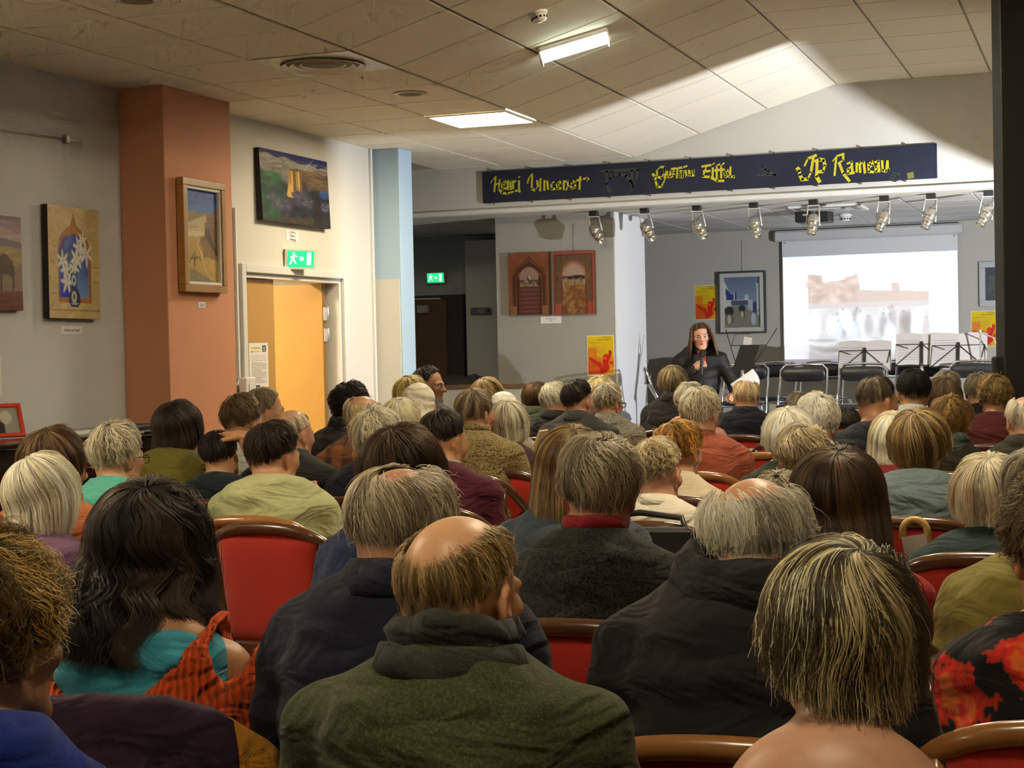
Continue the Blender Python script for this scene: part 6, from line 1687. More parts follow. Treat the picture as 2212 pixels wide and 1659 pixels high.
    # ---- trousers and shoes
    tr_ = P.get('legs', (.03, .03, .04))
    gg = .03 if not (stand or P.get('leggood')) else .016
    B = SDF(uni(-.27, .27, gg), uni(-.24, .62 if not stand else .24, gg), uni(.04, hip_z + .16, gg))
    B.ell((0, -.03, hip_z + .05), (.168 * bk, .13 * bk, .11), .03)
    for i in (0, 1): B.cone(Hp[i], Kn[i], .086 * (bk * .5 + .5), .066, .04); B.cone(Kn[i], An[i], .064, .05, .02)
    B.plane((0, 0, P.get('hem', .10)), (0, 0, -1)); V, Fq = B.mesh()
    link_mesh('trousers', mesh_np('trousers', V, Fq), P.get('legmat') or cloth('trouser %.3f %.3f %.3f' % tr_, tr_), root)
    sk, scol = P.get('shoe', ('black', (.015, .014, .013)))
    for i in (0, 1):
        o = link_mesh('shoe', shoe_mesh(sk, scol), None, root); o.location = (An[i][0], An[i][1], 0)
    if hair: make_hair(root, hair, Hc, Rh, hs, Z, seed)
    if P.get('glasses'):
        k = MB(); gc = P['glasses']
        def Tp(v): return tuple(Hc + Rh @ (np.array(v) * hs))
        for s in (-1, 1):
            k.tube([Tp((s * .031 + .021 * math.cos(a), .108 - .004 * abs(math.cos(a)), -.002 + .016 * math.sin(a))) for a in np.linspace(0, 6.283, 15)[:-1]], .0014 * max(1, Z / 5), 5, closed=True)
            k.tube([Tp((s * .052, .104, .004)), Tp((s * .074, .08, .006)), Tp((s * .081, .0, .006)), Tp((s * .081, -.015, -.008))], .0016 * max(1, Z / 5), 5)
        k.tube([Tp((-.011, .108, .002)), Tp((.011, .108, .002))], .0014, 5)
        k.build('glasses', mat('glasses %.2f' % gc[0], gc, .25, .2), root)
    info = dict(root=root, Hc=Hc, Rh=Rh, hs=hs, Nk=Nk, Sh=Sh, El=El, Wr=Wr, hip=hip, seed=seed, Z=Z, nr=nr, spine=spine)
    if P.get('scarfhead'):
        m = P['scarfhead']
        G = SDF(uni(-.26, .26, .011), uni(fy - .28, fy + .2, .011), uni(Nk[2] - .16, zc + .17, .011))
        def Tq(v): return Hc + Rh @ (np.array(v) * hs)
        G.ell(Tq((0, -.012, .03)), np.array((.087, .106, .098)) * hs, .01, Rh); G.ell(Tq((0, -.03, -.04)), np.array((.075, .08, .09)) * hs, .04, Rh); G.ell(Tq((0, .02, -.06)), np.array((.066, .07, .07)) * hs, .03, Rh)
        G.ell(Nk + [0, .0, -.03], (.15, .12, .07), .06); G.ell(Tq((0, .10, -.02)), np.array((.054, .07, .075)) * hs, .02, Rh, True); G.wrinkle(.0035, seed, 1.2)
        V, Fq = G.mesh(); link_mesh('headscarf', mesh_np('headscarf', V, Fq), m, root)
    return info
# ================================================================== upholstered armchairs
M_CWOOD = mat('dark varnished beech', (.085, .032, .012), .28, noise=.35, nscale=9, coat=.5, stretch=(1, 1, 4))
M_CWOOD2 = mat('paler lit beech', (.30, .13, .035), .28, noise=.3, nscale=9, coat=.5)  # paler copy of the chair wood, stronger light put into its colour
M_CRED = mat('red upholstery', (.46, .022, .010), .9, noise=.14, nscale=90, bump=.3, bscale=500, sheen=.15)
def cane_mat():
    m = bpy.data.materials.new('woven cane'); N, L, b = nodes_of(m)
    tc = N.new('ShaderNodeTexCoord'); ck = N.new('ShaderNodeTexVoronoi'); ck.inputs['Scale'].default_value = 60; ck.inputs['Randomness'].default_value = 0; L.new(tc.outputs['Object'], ck.inputs['Vector'])
    r = N.new('ShaderNodeValToRGB'); L.new(ck.outputs['Distance'], r.inputs['Fac']); r.color_ramp.elements[0].position = .30; r.color_ramp.elements[0].color = (.03, .015, .008, 1); r.color_ramp.elements[1].position = .36; r.color_ramp.elements[1].color = (.36, .20, .07, 1); L.new(r.outputs['Color'], b.inputs['Base Color']); b.inputs['Roughness'].default_value = .5
    return m
M_CANE = cane_mat()
def make_armchair(wood, panel_m):
    r = empty('armchair')
    # bent rail: right arm - back - left arm
    half = [(.275, .215, .645), (.283, .12, .668), (.283, .0, .70), (.272, -.11, .752), (.245, -.195, .815), (.195, -.245, .865), (.12, -.268, .892), (.0, -.276, .90)]
    pts = half + [(-x, y, z) for x, y, z in half[:-1][::-1]]
    P = [Vector(p) for p in pts]; D = []
    for i in range(len(P) - 1):          # smooth it
        a, b, c, d = P[max(i - 1, 0)], P[i], P[i + 1], P[min(i + 2, len(P) - 1)]
        for k in range(3):
            t = k / 3; D.append(.5 * ((2 * b) + (c - a) * t + (2 * a - 5 * b + 4 * c - d) * t * t + (3 * b - a - 3 * c + d) * t ** 3))
    D.append(P[-1])
    k = MB(); k.tube(D, [.0205] * len(D), 12); k.build('rail', wood, r)
    for s in (-1, 1):
        k = MB(); k.tube([(s * .235, .205, 0), (s * .25, .205, .40), (s * .274, .205, .652)], [.015, .019, .017], 8); k.build('leg', wood, r)
        k = MB(); k.tube([(s * .205, -.235, 0), (s * .20, -.205, .30), (s * .203, -.215, .46), (s * .212, -.242, .75), (s * .215, -.238, .845)], [.015, .02, .02, .017, .015], 8); k.build('leg', wood, r)
        k = MB(); k.lathe([(.0, .006), (.007, .005), (.008, 0)], 8, Matrix.Translation((s * .216, -.258, .80)) @ Matrix.Rotation(math.pi / 2, 4, 'X')); k.build('stud', mat('brass stud', (.6, .45, .2), .3, .8), r)
    k = MB(); k.box((0, -.215, .466), (.39, .026, .055), None, .006); k.build('back_rail', wood, r)
    for s in (-1, 1): k = MB(); k.box((s * .215, .0, .405), (.028, .39, .06), None, .005); k.build('side_rail', wood, r)
    k = MB(); k.box((0, .205, .405), (.45, .028, .06), None, .005); k.build('front_rail', wood, r)
    # padded back, gently curved
    V, n1, n2 = [], 12, 12
    for side in (0, 1):
        for j in range(n2 + 1):
            t = j / n2; z = .497 + t * .373
            for i in range(n1 + 1):
                u = i / n1 * 2 - 1; w = .185 + .018 * t; zz = z + (.0 if j < n2 else .018 * (1 - u * u))
                yb = -.213 - .04 * t - .012 * (1 - u * u) * t; pad = .018 * (1 - u ** 6) * (1 - (2 * t - 1) ** 8) + .004
                V.append((u * w, yb - pad if side == 0 else yb + pad, zz))
    idx = np.arange(2 * (n1 + 1) * (n2 + 1)).reshape(2, n2 + 1, n1 + 1)
    Fq = np.concatenate([np.stack([idx[0, :-1, :-1], idx[0, :-1, 1:], idx[0, 1:, 1:], idx[0, 1:, :-1]], -1).reshape(-1, 4), np.stack([idx[1, :-1, :-1], idx[1, 1:, :-1], idx[1, 1:, 1:], idx[1, :-1, 1:]], -1).reshape(-1, 4),
        np.stack([idx[0, :-1, 0], idx[0, 1:, 0], idx[1, 1:, 0], idx[1, :-1, 0]], -1), np.stack([idx[0, :-1, -1], idx[1, :-1, -1], idx[1, 1:, -1], idx[0, 1:, -1]], -1), np.stack([idx[0, 0, :-1], idx[1, 0, :-1], idx[1, 0, 1:], idx[0, 0, 1:]], -1), np.stack([idx[0, -1, :-1], idx[0, -1, 1:], idx[1, -1, 1:], idx[1, -1, :-1]], -1)])
    link_mesh('back_pad', mesh_np('back_pad', np.array(V), Fq), panel_m, r)
    k = MB(); V, Fq2 = rounded_pad(.45, .42, .07); k.add([(x, z - .005, y + .455 if y < 0 else y + .452) for x, y, z in V], [f[::-1] for f in Fq2], True); k.build('seat', M_CRED, r)
    return r
chair_dark = make_armchair(M_CWOOD, M_CRED); chair_light = make_armchair(M_CWOOD2, M_CRED); chair_cane = make_armchair(M_CWOOD2, M_CANE)
_used = {}
def put_chair(kind, loc, rz, label):
    src = dict(dark=chair_dark, light=chair_light, cane=chair_cane)[kind]
    o = src if kind not in _used else copy_tree(src)
    _used[kind] = 1
    o.location = loc; o.rotation_euler = (0, 0, rz); tag(o, label, 'chair', 'upholstered armchairs in the audience')
    return o

# ================================================================== the audience
WHITE = (.78, .73, .60); SILV = (.56, .52, .43); GREY = (.34, .31, .255); GBRN = (.20, .155, .10); BRN = (.10, .055, .024); DBRN = (.035, .019, .010); BLK = (.012, .009, .008); BLON = (.55, .38, .15); GOLD = (.40, .20, .035); DBLON = (.30, .20, .085)
def hr(kind, col, **k):
    base = dict(short=dict(vol=(.014, .014), end=(112, 91, 60), len=.06, frizz=.003), crop=dict(vol=(.006, .007), end=(112, 90, 58), len=.03, frizz=.0015, inset=.002), set=dict(vol=(.030, .027), end=(113, 102, 66), len=.075, frizz=.005, lump=.006, wave=.003, wlen=.045, clumps=50, clump=.5),
        bob=dict(vol=(.022, .026), end=(96, 92, 66), drop=(.07, .075), curl=.9, flare=.25, frizz=.003, fwd=.70, len=.09), straight=dict(vol=(.018, .02), end=(94, 90, 66), drop=(.13, .13), curl=.3, flare=.15, frizz=.0025, fwd=.72, len=.1),
        long=dict(vol=(.018, .022), end=(92, 90, 66), drop=(.26, .25), flare=.12, back=.9, frizz=.003, fwd=.72, len=.1), fringe=dict(vol=(.010, .013), end=(113, 91, 60), len=.055, bald=(62, 60), frizz=.002, inset=.006), thin=dict(vol=(.012, .012), end=(112, 93, 58), len=.06, nocap=False, bald=(38, 40), baldfwd=.74, frizz=.003))[kind]
    d = dict(base); d['col'] = col; d.update(k); return d
def top(name, m, **k):
    d = dict(name=name, mat=m, collar='crew'); d.update(k); return d
C = cloth
PALE, TAN, DARKSK = (.56, .31, .20), (.46, .24, .12), (.34, .165, .085)
AUD = []
def A(px, py, Z, tg, label, hair, tp, **k):
    d = dict(px=px, py=py, Z=Z, tag=tg, label=label, hair=hair, top=tp); d.update(k); AUD.append(d)

# --- nearest
A(1815, 1172, 2.0, 'blonde woman with the streaked bob', 'person with streaked blonde bob and bare neck, nearest at the lower right', hr('bob', (.040, .031, .018), col2=(.60, .50, .28), f2=.42, cdep=.006, cpick=.9, drop=(.072, .06), vol=(.016, .018), flip=.5, curl=.25, flare=.05, frizz=.004, dens=1.3, clumps=72, clump=.9, wave=.003, wlen=.14, swirl=1.2, thick=1.25, lat=.25, tilt=14, flow=.25, over=.05, ragged=.06, stray=.15), top('blouse', C('sage', (.10, .12, .085)), collar=None, sleeve=.3, nk=-.075, inf=.006), f=True, skin=PALE, hyaw=10, hpit=2, yaw=3, sw=.15, nochair=True)
A(-38, 1150, 2.1, 'curly golden haired woman in royal blue', 'person with curly golden brown hair in royal blue at the lower left corner', hr('set', (.10, .058, .018), col2=(.55, .36, .10), f2=.38, vol=(.034, .036), end=(118, 106, 68), coil=.010, frizz=.006, clumps=40, clump=.6, len=.09, stray=.15), top('sweater', C('royal blue', (.006, .022, .19)), fold=.005), f=True, hyaw=-24, yaw=14, nochair=True)
A(992, 1112, 2.3, 'bald man in the olive sweater', 'balding person with light brown hair fringe, grey scarf and olive green sweater', hr('fringe', (.20, .13, .055), col2=(.42, .31, .15), f2=.4, bald=(64, 47), len=.045, baldfwd=.73, dens=1.4, clumps=220, clump=.1, creep=.06, vol=(.005, .009), end=(114, 90, 60)), top('sweater', C('olive knit', (.052, .062, .026), 'tweed', (.040, .048, .020), .7), collar='scarf', cmat=C('charcoal wool', (.022, .024, .021), 'tweed', (.04, .042, .036)), inf=.02, fold=.005, nk=.0), skin=(.66, .37, .20), sw=.19, bulk=1.12, neck=-.02, hyaw=-12, hpit=6, nochair=True)
A(1628, 1028, 2.7, 'white haired man in the dark hooded jacket', 'person with thin white hair and pink crown in a dark hooded jacket', hr('thin', (.85, .80, .68), col2=(.70, .64, .50), f2=.35, bald=(56, 54), baldfwd=.70, creep=.14, vol=(.010, .024), len=.085, dens=.9, swirl=.6, frizz=.005, stray=.12, end=(112, 100, 60)), top('jacket', C('black twill', (.016, .016, .018)), collar='hood', cmat=C('black twill hood', (.019, .019, .021)), inf=.028, fold=.006), skin=(.60, .32, .17), sw=.195, bulk=1.15, hyaw=10, hpit=20, neck=-.045, chair='light')
A(322, 1037, 3.05, 'long haired woman in the orange sweater', 'person with long wavy black hair in an off-shoulder orange sweater over a turquoise top', hr('long', BLK, col2=(.035, .022, .014), f2=.3, vol=(.026, .032), drop=(.21, .20), wave=.012, wlen=.11, clumps=34, clump=.95, frizz=.007, inset=.016, back=2.0, flare=.30, ragged=.12, cdep=.005, swirl=.5, stray=.1), None, f=True, skin=TAN, special='orange', hyaw=-20, yaw=18, chair='cane', bare=True)
A(868, 1006, 2.85, 'grey balding man in the navy jacket', 'person with wispy grey hair and thin crown in a navy jacket', hr('thin', (.50, .45, .36), col2=(.30, .25, .18), f2=.4, bald=(40, 28), baldfwd=.9, creep=.12, vol=(.010, .022), len=.10, swirl=.8, frizz=.005, stray=.12), top('jacket', C('navy wool', (.010, .013, .028)), collar='coat', inf=.024, fold=.005), skin=(.58, .29, .18), sw=.185, bulk=1.1, hyaw=-10, hpit=14, neck=-.02, chair='none')
A(2290, 1012, 2.75, 'curly haired woman in the floral blouse', 'person with curly brown hair in a black blouse with red flowers at the right edge', hr('set', (.10, .07, .035), col2=(.28, .22, .13), f2=.25, vol=(.034, .034), end=(116, 104, 66), coil=.007, frizz=.006, len=.07), top('blouse', C('floral', (.012, .011, .012), 'floral', (.42, .02, .012)), nk=-.02, collar=None, fold=.004), f=True, hyaw=20, yaw=6, sw=.16, bulk=1.08, chair='light')
# --- second group
A(868, 918, 4.0, 'dark brown haired woman in blue', 'person with smooth dark brown bob in a blue sweater', hr('bob', DBRN, col2=(.09, .05, .022), f2=.3, drop=(.055, .055), vol=(.026, .03)), top('sweater', C('mid blue', (.014, .028, .085)), inf=.02), f=True, hyaw=-10, chair='dark', bulk=1.1)
A(1290, 938, 3.75, 'grey haired person in dark tweed', 'person with thick grey hair, red collar and dark speckled cardigan', hr('set', (.30, .26, .19), col2=(.50, .45, .35), f2=.4, vol=(.028, .026), len=.08, swirl=.9, lump=.004, wave=.002), top('cardigan', C('dark tweed', (.022, .024, .021), 'tweed', (.006, .006, .006), .55), collar='turtle', cmat=C('crimson', (.25, .012, .02)), inf=.02), hyaw=8, sw=.175, bulk=1.08, chair='dark')
A(1806, 968, 3.65, 'long dark haired woman in red', 'person with long straight dark brown hair in a red sweater', hr('long', (.045, .026, .015), col2=(.11, .065, .032), f2=.35, vol=(.016, .03), drop=(.20, .19), back=.9, clumps=60, clump=.5), top('sweater', C('bright red', (.34, .012, .010)), collar='crew'), f=True, hyaw=12, chair='dark')
A(2262, 960, 3.35, 'person in olive yellow', 'person in an olive yellow coat, head outside the right picture edge', hr('set', GREY, vol=(.024, .024)), top('coat', C('olive yellow', (.22, .19, .045)), inf=.024, collar='coat'), f=True, bulk=1.15, chair='dark')
A(1232, 920, 4.6, 'long haired girl in the denim jacket', 'person with long light brown hair in a blue denim jacket', hr('long', (.14, .085, .036), col2=(.36, .24, .09), f2=.35, vol=(.016, .022), drop=(.22, .20), back=.9, clump=.55), top('jacket', C('denim', (.055, .075, .10)), collar='shirt', inf=.02, fold=.005), f=True, hyaw=6, sw=.17, chair='dark')
A(92, 980, 4.75, 'white haired woman in mauve', 'person with straight white chin-length hair in a mauve sweater', hr('straight', (.74, .69, .56), col2=(.55, .50, .38), f2=.3, drop=(.15, .15), flare=.35, vol=(.026, .032), clump=.5), top('sweater', C('mauve', (.15, .075, .145)), inf=.016), f=True, hyaw=-12, chair='light')
A(118, 924, 5.3, 'brown haired woman by the piano', 'person with brown bob and red glasses in an orange top beside the piano', hr('bob', (.085, .045, .020), col2=(.22, .12, .05), f2=.25, vol=(.022, .028), drop=(.06, .06)), top('sweater', C('orange knit', (.42, .12, .04))), f=True, hyaw=-24, glasses=(.35, .03, .03), chair='dark')
A(252, 910, 6.0, 'grey haired woman in teal', 'person with short wavy grey hair and glasses in a teal polo shirt', hr('set', (.36, .33, .26), col2=(.56, .52, .42), f2=.4, vol=(.026, .022), len=.06, lump=.004), top('polo', C('teal', (.10, .42, .33)), collar='shirt', inf=.014), f=True, hyaw=-20, glasses=(.03, .03, .03), chair='light', sw=.165, bulk=1.05)
A(384, 866, 6.95, 'dark haired woman in olive', 'person with shoulder-length dark hair in an olive green sweater', hr('straight', (.022, .013, .009), col2=(.05, .03, .02), f2=.3, drop=(.11, .11), vol=(.02, .026), flare=.3), top('sweater', C('olive', (.12, .105, .014)), inf=.02, fold=.007), f=True, hyaw=-12, bulk=1.15, chair='dark')
A(474, 930, 6.75, 'child with a hand on the head', 'small dark haired child in navy resting a hand on the head', hr('short', (.014, .010, .009), vol=(.014, .014)), top('jersey', C('dark navy', (.008, .014, .020))), hs=.88, sw=.13, skin=TAN, hyaw=10, hrol=-14, special='child', chair=None)
A(524, 850, 7.8, 'brown haired woman in pale grey', 'person with short brown hair in a pale grey green shirt', hr('set', (.10, .06, .03), col2=(.22, .15, .08), f2=.3, vol=(.024, .02)), top('shirt', C('pale grey green', (.40, .43, .38)), collar='crew'), f=True, hyaw=-16, chair='dark')
A(572, 838, 8.5, 'grey brown haired man in profile', 'person with short grey brown hair seen in profile by the notice', hr('short', (.20, .16, .11), col2=(.36, .31, .23), f2=.4), top('sweater', C('brown grey', (.07, .06, .05))), hyaw=-50, chair='dark')
A(632, 884, 7.1, 'bald man in the dark jacket', 'bald person with clipped grey hair in a dark grey jacket', hr('crop', (.40, .33, .24), col2=(.55, .47, .36), f2=.4, bald=(55, 48), baldfwd=.72, dens=1.2), top('jacket', C('charcoal jacket', (.018, .018, .017)), collar='coat', inf=.026), skin=(.50, .28, .17), hyaw=-20, bulk=1.1, chair='dark')
A(592, 910, 6.05, 'dark haired woman in pale green', 'person with short dark hair in a pale green short-sleeved top', hr('set', (.020, .013, .009), col2=(.05, .03, .02), f2=.25, vol=(.024, .024), end=(115, 100, 64), lump=.003, wave=.001), top('blouse', C('pale green', (.44, .46, .24)), sleeve=.36, slr=1.15, inf=.014, fold=.005, nk=-.012), f=True, skin=(.50, .26, .15), neck=-.02, hyaw=-22, hpit=8, sw=.185, bulk=1.22, arms={1: ((.27, .06, .68), (.10, .24, .92))}, hands={1: dict(tpl=HAND_GRIP)}, chair='light', bare=True, legmat=C('spotted skirt', (.30, .31, .20), 'dots', (.03, .03, .02)), leggood=True, shoe=('white', (.62, .58, .52)))
A(758, 825, 8.8, 'curly black haired woman in the plaid coat', 'person with curly black hair in a dark checked padded coat', hr('set', BLK, vol=(.034, .034), coil=.010, end=(118, 106, 68), len=.08), top('coat', C('dark plaid', (.055, .050, .045), 'plaid', (.012, .011, .011), .5), collar='hood', inf=.034), f=True, hyaw=-14, chair='dark')
A(785, 852, 7.8, 'grey blond man in the brown plaid shirt', 'balding grey blond person in a brown plaid shirt', hr('fringe', (.46, .35, .20), col2=(.66, .56, .38), f2=.4, bald=(40, 46), baldfwd=.75, dens=1.2), top('shirt', C('brown plaid', (.30, .12, .05), 'plaid', (.09, .04, .022), 1.1), collar='shirt', inf=.02), skin=(.52, .29, .17), hyaw=-18, chair='light')
A(815, 880, 6.7, 'fluffy grey haired woman in navy', 'person with fluffy light grey hair in a black navy coat', hr('set', (.46, .41, .32), col2=(.60, .55, .44), f2=.4, vol=(.032, .03), lump=.006, frizz=.007), top('coat', C('midnight', (.006, .007, .014)), collar='coat', inf=.026), f=True, hyaw=-10, bulk=1.1, chair='dark')
A(864, 860, 8.1, 'pale haired woman', 'person with pale straight bob hair in a dark top', hr('straight', (.62, .55, .38), col2=(.45, .40, .28), f2=.3, drop=(.09, .09), flare=.3), top('sweater', C('black knit', (.012, .012, .012))), f=True, hyaw=-10, chair='dark')
A(904, 832, 8.7, 'woman in the cream headscarf', 'person wearing a cream headscarf with a black top beside the blonde', None, top('dress', C('black crepe', (.010, .010, .010))), f=True, hyaw=-24, scarfhead=C('cream silk', (.72, .66, .54), 'plain', None, 1.0, .5, .05), chair='dark', ear=False, brow=(.05, .03, .02))
A(888, 811, 9.6, 'streaky blonde woman', 'person with streaky blonde bob against the blue column', hr('bob', (.50, .38, .12), col2=(.16, .10, .04), f2=.3, drop=(.07, .07)), top('sweater', C('black knit', (.012, .012, .012))), f=True, hyaw=-4, chair='dark')
A(926, 791, 10.8, 'young man in profile', 'young person with black hair and black jacket seen in profile by the recess', hr('short', (.010, .008, .008), vol=(.020, .016), end=(108, 92, 56)), top('jacket', C('black nylon', (.012, .012, .014), 'plain', None, 1.0, .5), collar='turtle', inf=.026), skin=DARKSK, hyaw=-66, yaw=-20, chair='dark')
A(958, 886, 6.3, 'dark haired man in maroon', 'person with neat black hair in a maroon jacket', hr('short', (.014, .010, .008), col2=(.05, .035, .02), f2=.2), top('jacket', C('maroon', (.075, .010, .022)), collar='shirt', cmat=C('grey shirt', (.30, .30, .29)), inf=.018, fold=.006), skin=TAN, hyaw=-26, hpit=12, chair='dark')
A(1026, 840, 7.8, 'man in the mustard tweed sweater', 'person with short grey brown hair in a speckled mustard sweater', hr('short', (.20, .15, .09), col2=(.38, .31, .21), f2=.4, vol=(.013, .013)), top('sweater', C('mustard tweed', (.25, .19, .08), 'tweed', (.06, .04, .02), .5), collar='turtle', inf=.024), skin=(.48, .25, .15), hyaw=-22, sw=.185, bulk=1.15, chair='dark')
A(1098, 864, 8.0, 'grey haired woman in brown', 'person with straight grey bob in a dark brown cardigan', hr('straight', (.44, .41, .33), col2=(.60, .56, .45), f2=.4, drop=(.10, .10)), top('cardigan', C('dark brown knit', (.050, .022, .020)), inf=.016), f=True, hyaw=-6, chair='dark')
A(1086, 851, 9.1, 'woman in the white headscarf', 'person wearing a bright white headscarf behind the grey bob', None, top('dress', C('beige crepe', (.30, .25, .19))), f=True, hyaw=-8, scarfhead=C('white silk', (.82, .80, .72), 'plain', None, 1.0, .5, .05), chair='dark', ear=False)
A(1052, 815, 10.0, 'light brown haired woman', 'person with light brown layered hair below the ledge', hr('bob', (.26, .17, .075), col2=(.44, .32, .15), f2=.4, drop=(.05, .05), vol=(.03, .028)), top('sweater', C('grey wool', (.10, .10, .10))), f=True, hyaw=-8, chair='dark')
A(1158, 825, 11.3, 'small brown haired person in green', 'small person with brown bob in a dark green coat', hr('bob', (.085, .045, .018), drop=(.04, .04)), top('coat', C('bottle green', (.035, .045, .022)), collar='coat', inf=.02), f=True, hs=.92, hyaw=-14, chair='dark')
A(1197, 825, 10.6, 'white haired person in the black coat', 'person with wavy white hair in a black coat', hr('set', (.66, .62, .50), col2=(.50, .46, .36), f2=.3, vol=(.022, .020)), top('coat', C('black coat', (.014, .016, .014)), collar='coat', inf=.024), hyaw=-4, chair='dark')
A(1249, 820, 9.6, 'dark haired man in the grey suit', 'person with thick dark hair in a charcoal grey suit', hr('short', (.022, .018, .016), col2=(.14, .125, .10), f2=.2, vol=(.022, .018), wave=.002), top('suit_jacket', C('charcoal suit', (.050, .050, .048)), collar='coat', inf=.024), hyaw=-20, sw=.185, chair='dark')
A(1296, 812, 11.0, 'fluffy blonde woman', 'person with fluffy pale blonde hair below the poster', hr('set', (.58, .44, .20), col2=(.70, .60, .36), f2=.4, vol=(.032, .032), frizz=.007), top('coat', C('brown coat', (.05, .03, .02))), f=True, hyaw=4, chair='dark')
A(1314, 828, 10.1, 'grey haired woman in the grey tweed coat', 'person with pinned grey hair and glasses in a light grey tweed coat', hr('short', (.32, .29, .23), col2=(.50, .46, .37), f2=.4, vol=(.018, .020), wave=.003), top('coat', C('grey tweed', (.26, .25, .205), 'tweed', (.10, .095, .08), .5), collar='coat', inf=.026), f=True, hyaw=-26, glasses=(.03, .02, .02), chair='dark', sw=.175)
# --- right half
A(1453, 790, 11.2, 'grey blond woman in the black coat', 'person with grey blond bob in a black coat before the speaking person', hr('bob', (.34, .27, .16), col2=(.20, .155, .09), f2=.4, drop=(.035, .035)), top('coat', C('soft black coat', (.016, .014, .014)), collar='coat', inf=.022), f=True, hyaw=0, chair='dark')
A(1490, 826, 9.9, 'grey haired person in pink', 'person with silver hair in a pink shirt', hr('set', (.48, .44, .35), vol=(.022, .02)), top('shirt', C('salmon pink', (.56, .28, .22))), hyaw=10, chair='dark')
A(1514, 837, 7.6, 'grey haired man in terracotta', 'person with tousled grey hair in a terracotta shirt', hr('set', (.46, .42, .33), col2=(.62, .57, .46), f2=.35, vol=(.024, .022), len=.065), top('shirt', C('terracotta', (.33, .085, .045)), collar='shirt', inf=.02, fold=.005), skin=(.50, .27, .17), hyaw=-12, hpit=10, sw=.185, bulk=1.12, chair='light')
A(1612, 819, 10.4, 'bald man in the navy coat', 'balding person with strawberry blond fringe in a navy coat', hr('thin', (.58, .40, .24), col2=(.66, .52, .36), f2=.4, bald=(28, 34), baldfwd=.8, vol=(.012, .014)), top('coat', C('dark navy coat', (.008, .009, .017)), collar='coat', inf=.028), skin=(.60, .33, .20), hyaw=6, bulk=1.1, chair='dark')
A(1469, 908, 6.5, 'auburn haired woman in cream', 'person with short golden auburn hair in a cream blouse', hr('set', (.32, .15, .022), col2=(.50, .28, .05), f2=.4, vol=(.026, .026), len=.06), top('blouse', C('cream cotton', (.62, .54, .38)), collar='shirt', fold=.006), f=True, hyaw=-18, hpit=8, chair='dark')
A(1420, 946, 5.6, 'sandy grey haired man in white', 'person with curly sandy grey hair in a white shirt', hr('short', (.36, .29, .18), col2=(.52, .45, .32), f2=.4, vol=(.016, .014), wave=.004, wlen=.03, coil=.003), top('shirt', C('white cotton', (.66, .62, .52)), collar='shirt', inf=.018, fold=.007, cutneck=True), skin=(.56, .31, .20), hyaw=-10, hpit=6, sw=.18, chair='dark')
A(1702, 880, 6.5, 'white haired woman in dark green', 'person with smooth white bob in a dark green jacket', hr('bob', (.78, .74, .60), col2=(.64, .60, .47), f2=.3, drop=(.04, .04), vol=(.028, .03)), top('jacket', C('forest green', (.022, .034, .022)), inf=.02), f=True, hyaw=12, chair='dark')
A(1732, 918, 5.8, 'grey brown haired woman', 'person with short swirling grey brown hair in front of the white bob', hr('set', (.28, .23, .155), col2=(.46, .40, .29), f2=.4, vol=(.028, .026), swirl=1.1), top('jacket', C('dark plum', (.035, .022, .025)), collar='shirt'), f=True, hyaw=6, hpit=8, chair='dark')
A(1765, 850, 7.1, 'bright white haired person', 'person with bright white hair and white collar', hr('set', (.90, .86, .74), col2=(.80, .76, .62), f2=.3, vol=(.024, .022), frizz=.006), top('shirt', C('ivory cotton', (.66, .62, .54)), collar='shirt'), hyaw=14, chair='dark')
A(1725, 848, 9.9, 'far grey haired person', 'person with dull grey brown hair behind the bright white hair', hr('short', (.22, .19, .14), col2=(.32, .28, .21), f2=.3), top('sweater', C('black knit', (.012, .012, .012))), chair='dark')
A(1828, 882, 9.2, 'small dark haired child', 'small dark haired child low between the chairs', hr('short', (.022, .015, .010)), top('jersey', C('dark navy', (.008, .014, .020))), hs=.86, sw=.12, hyaw=30, chair='dark')
A(1690, 1018, 4.8, 'small grey haired person', 'low seated person with grey hair peeking above the white haired head', hr('set', (.28, .245, .17), col2=(.40, .35, .25), f2=.4, vol=(.024, .022)), top('sweater', C('black knit', (.012, .012, .012))), f=True, chair='dark')
A(1896, 813, 7.4, 'short haired man in the navy tee', 'person with cropped dark grey hair in a navy crew-neck tee', hr('crop', (.060, .048, .034), col2=(.20, .17, .13), f2=.35, bald=(22, 18), baldfwd=.98, dens=1.6, vol=(.008, .008)), top('tee_shirt', C('slate navy', (.018, .022, .032)), sleeve=.42, nk=-.022, inf=.014), skin=(.50, .26, .14), hyaw=-38, hpit=8, sw=.19, bulk=1.12, chair='light')
A(1972, 797, 8.7, 'black haired man in the pale shirt', 'person with thick black hair in a pale shirt', hr('short', (.008, .007, .007), vol=(.018, .016), end=(114, 100, 60)), top('shirt', C('pale blue grey', (.42, .44, .42)), collar='shirt', nk=-.012), skin=TAN, hyaw=4, chair='dark')
A(2037, 816, 9.1, 'brown haired woman behind the black hair', 'person with rounded mid brown bob right of the black hair', hr('bob', (.095, .055, .030), col2=(.22, .15, .09), f2=.3, drop=(.04, .04), vol=(.022, .026)), top('sweater', C('grey wool', (.10, .10, .10))), f=True, hyaw=10, chair='dark')
A(2044, 800, 10.6, 'far silver haired person', 'far person with silver hair below the double music stands', hr('set', (.40, .37, .29), vol=(.022, .02)), top('coat', C('brown coat', (.05, .03, .02))), chair='dark')
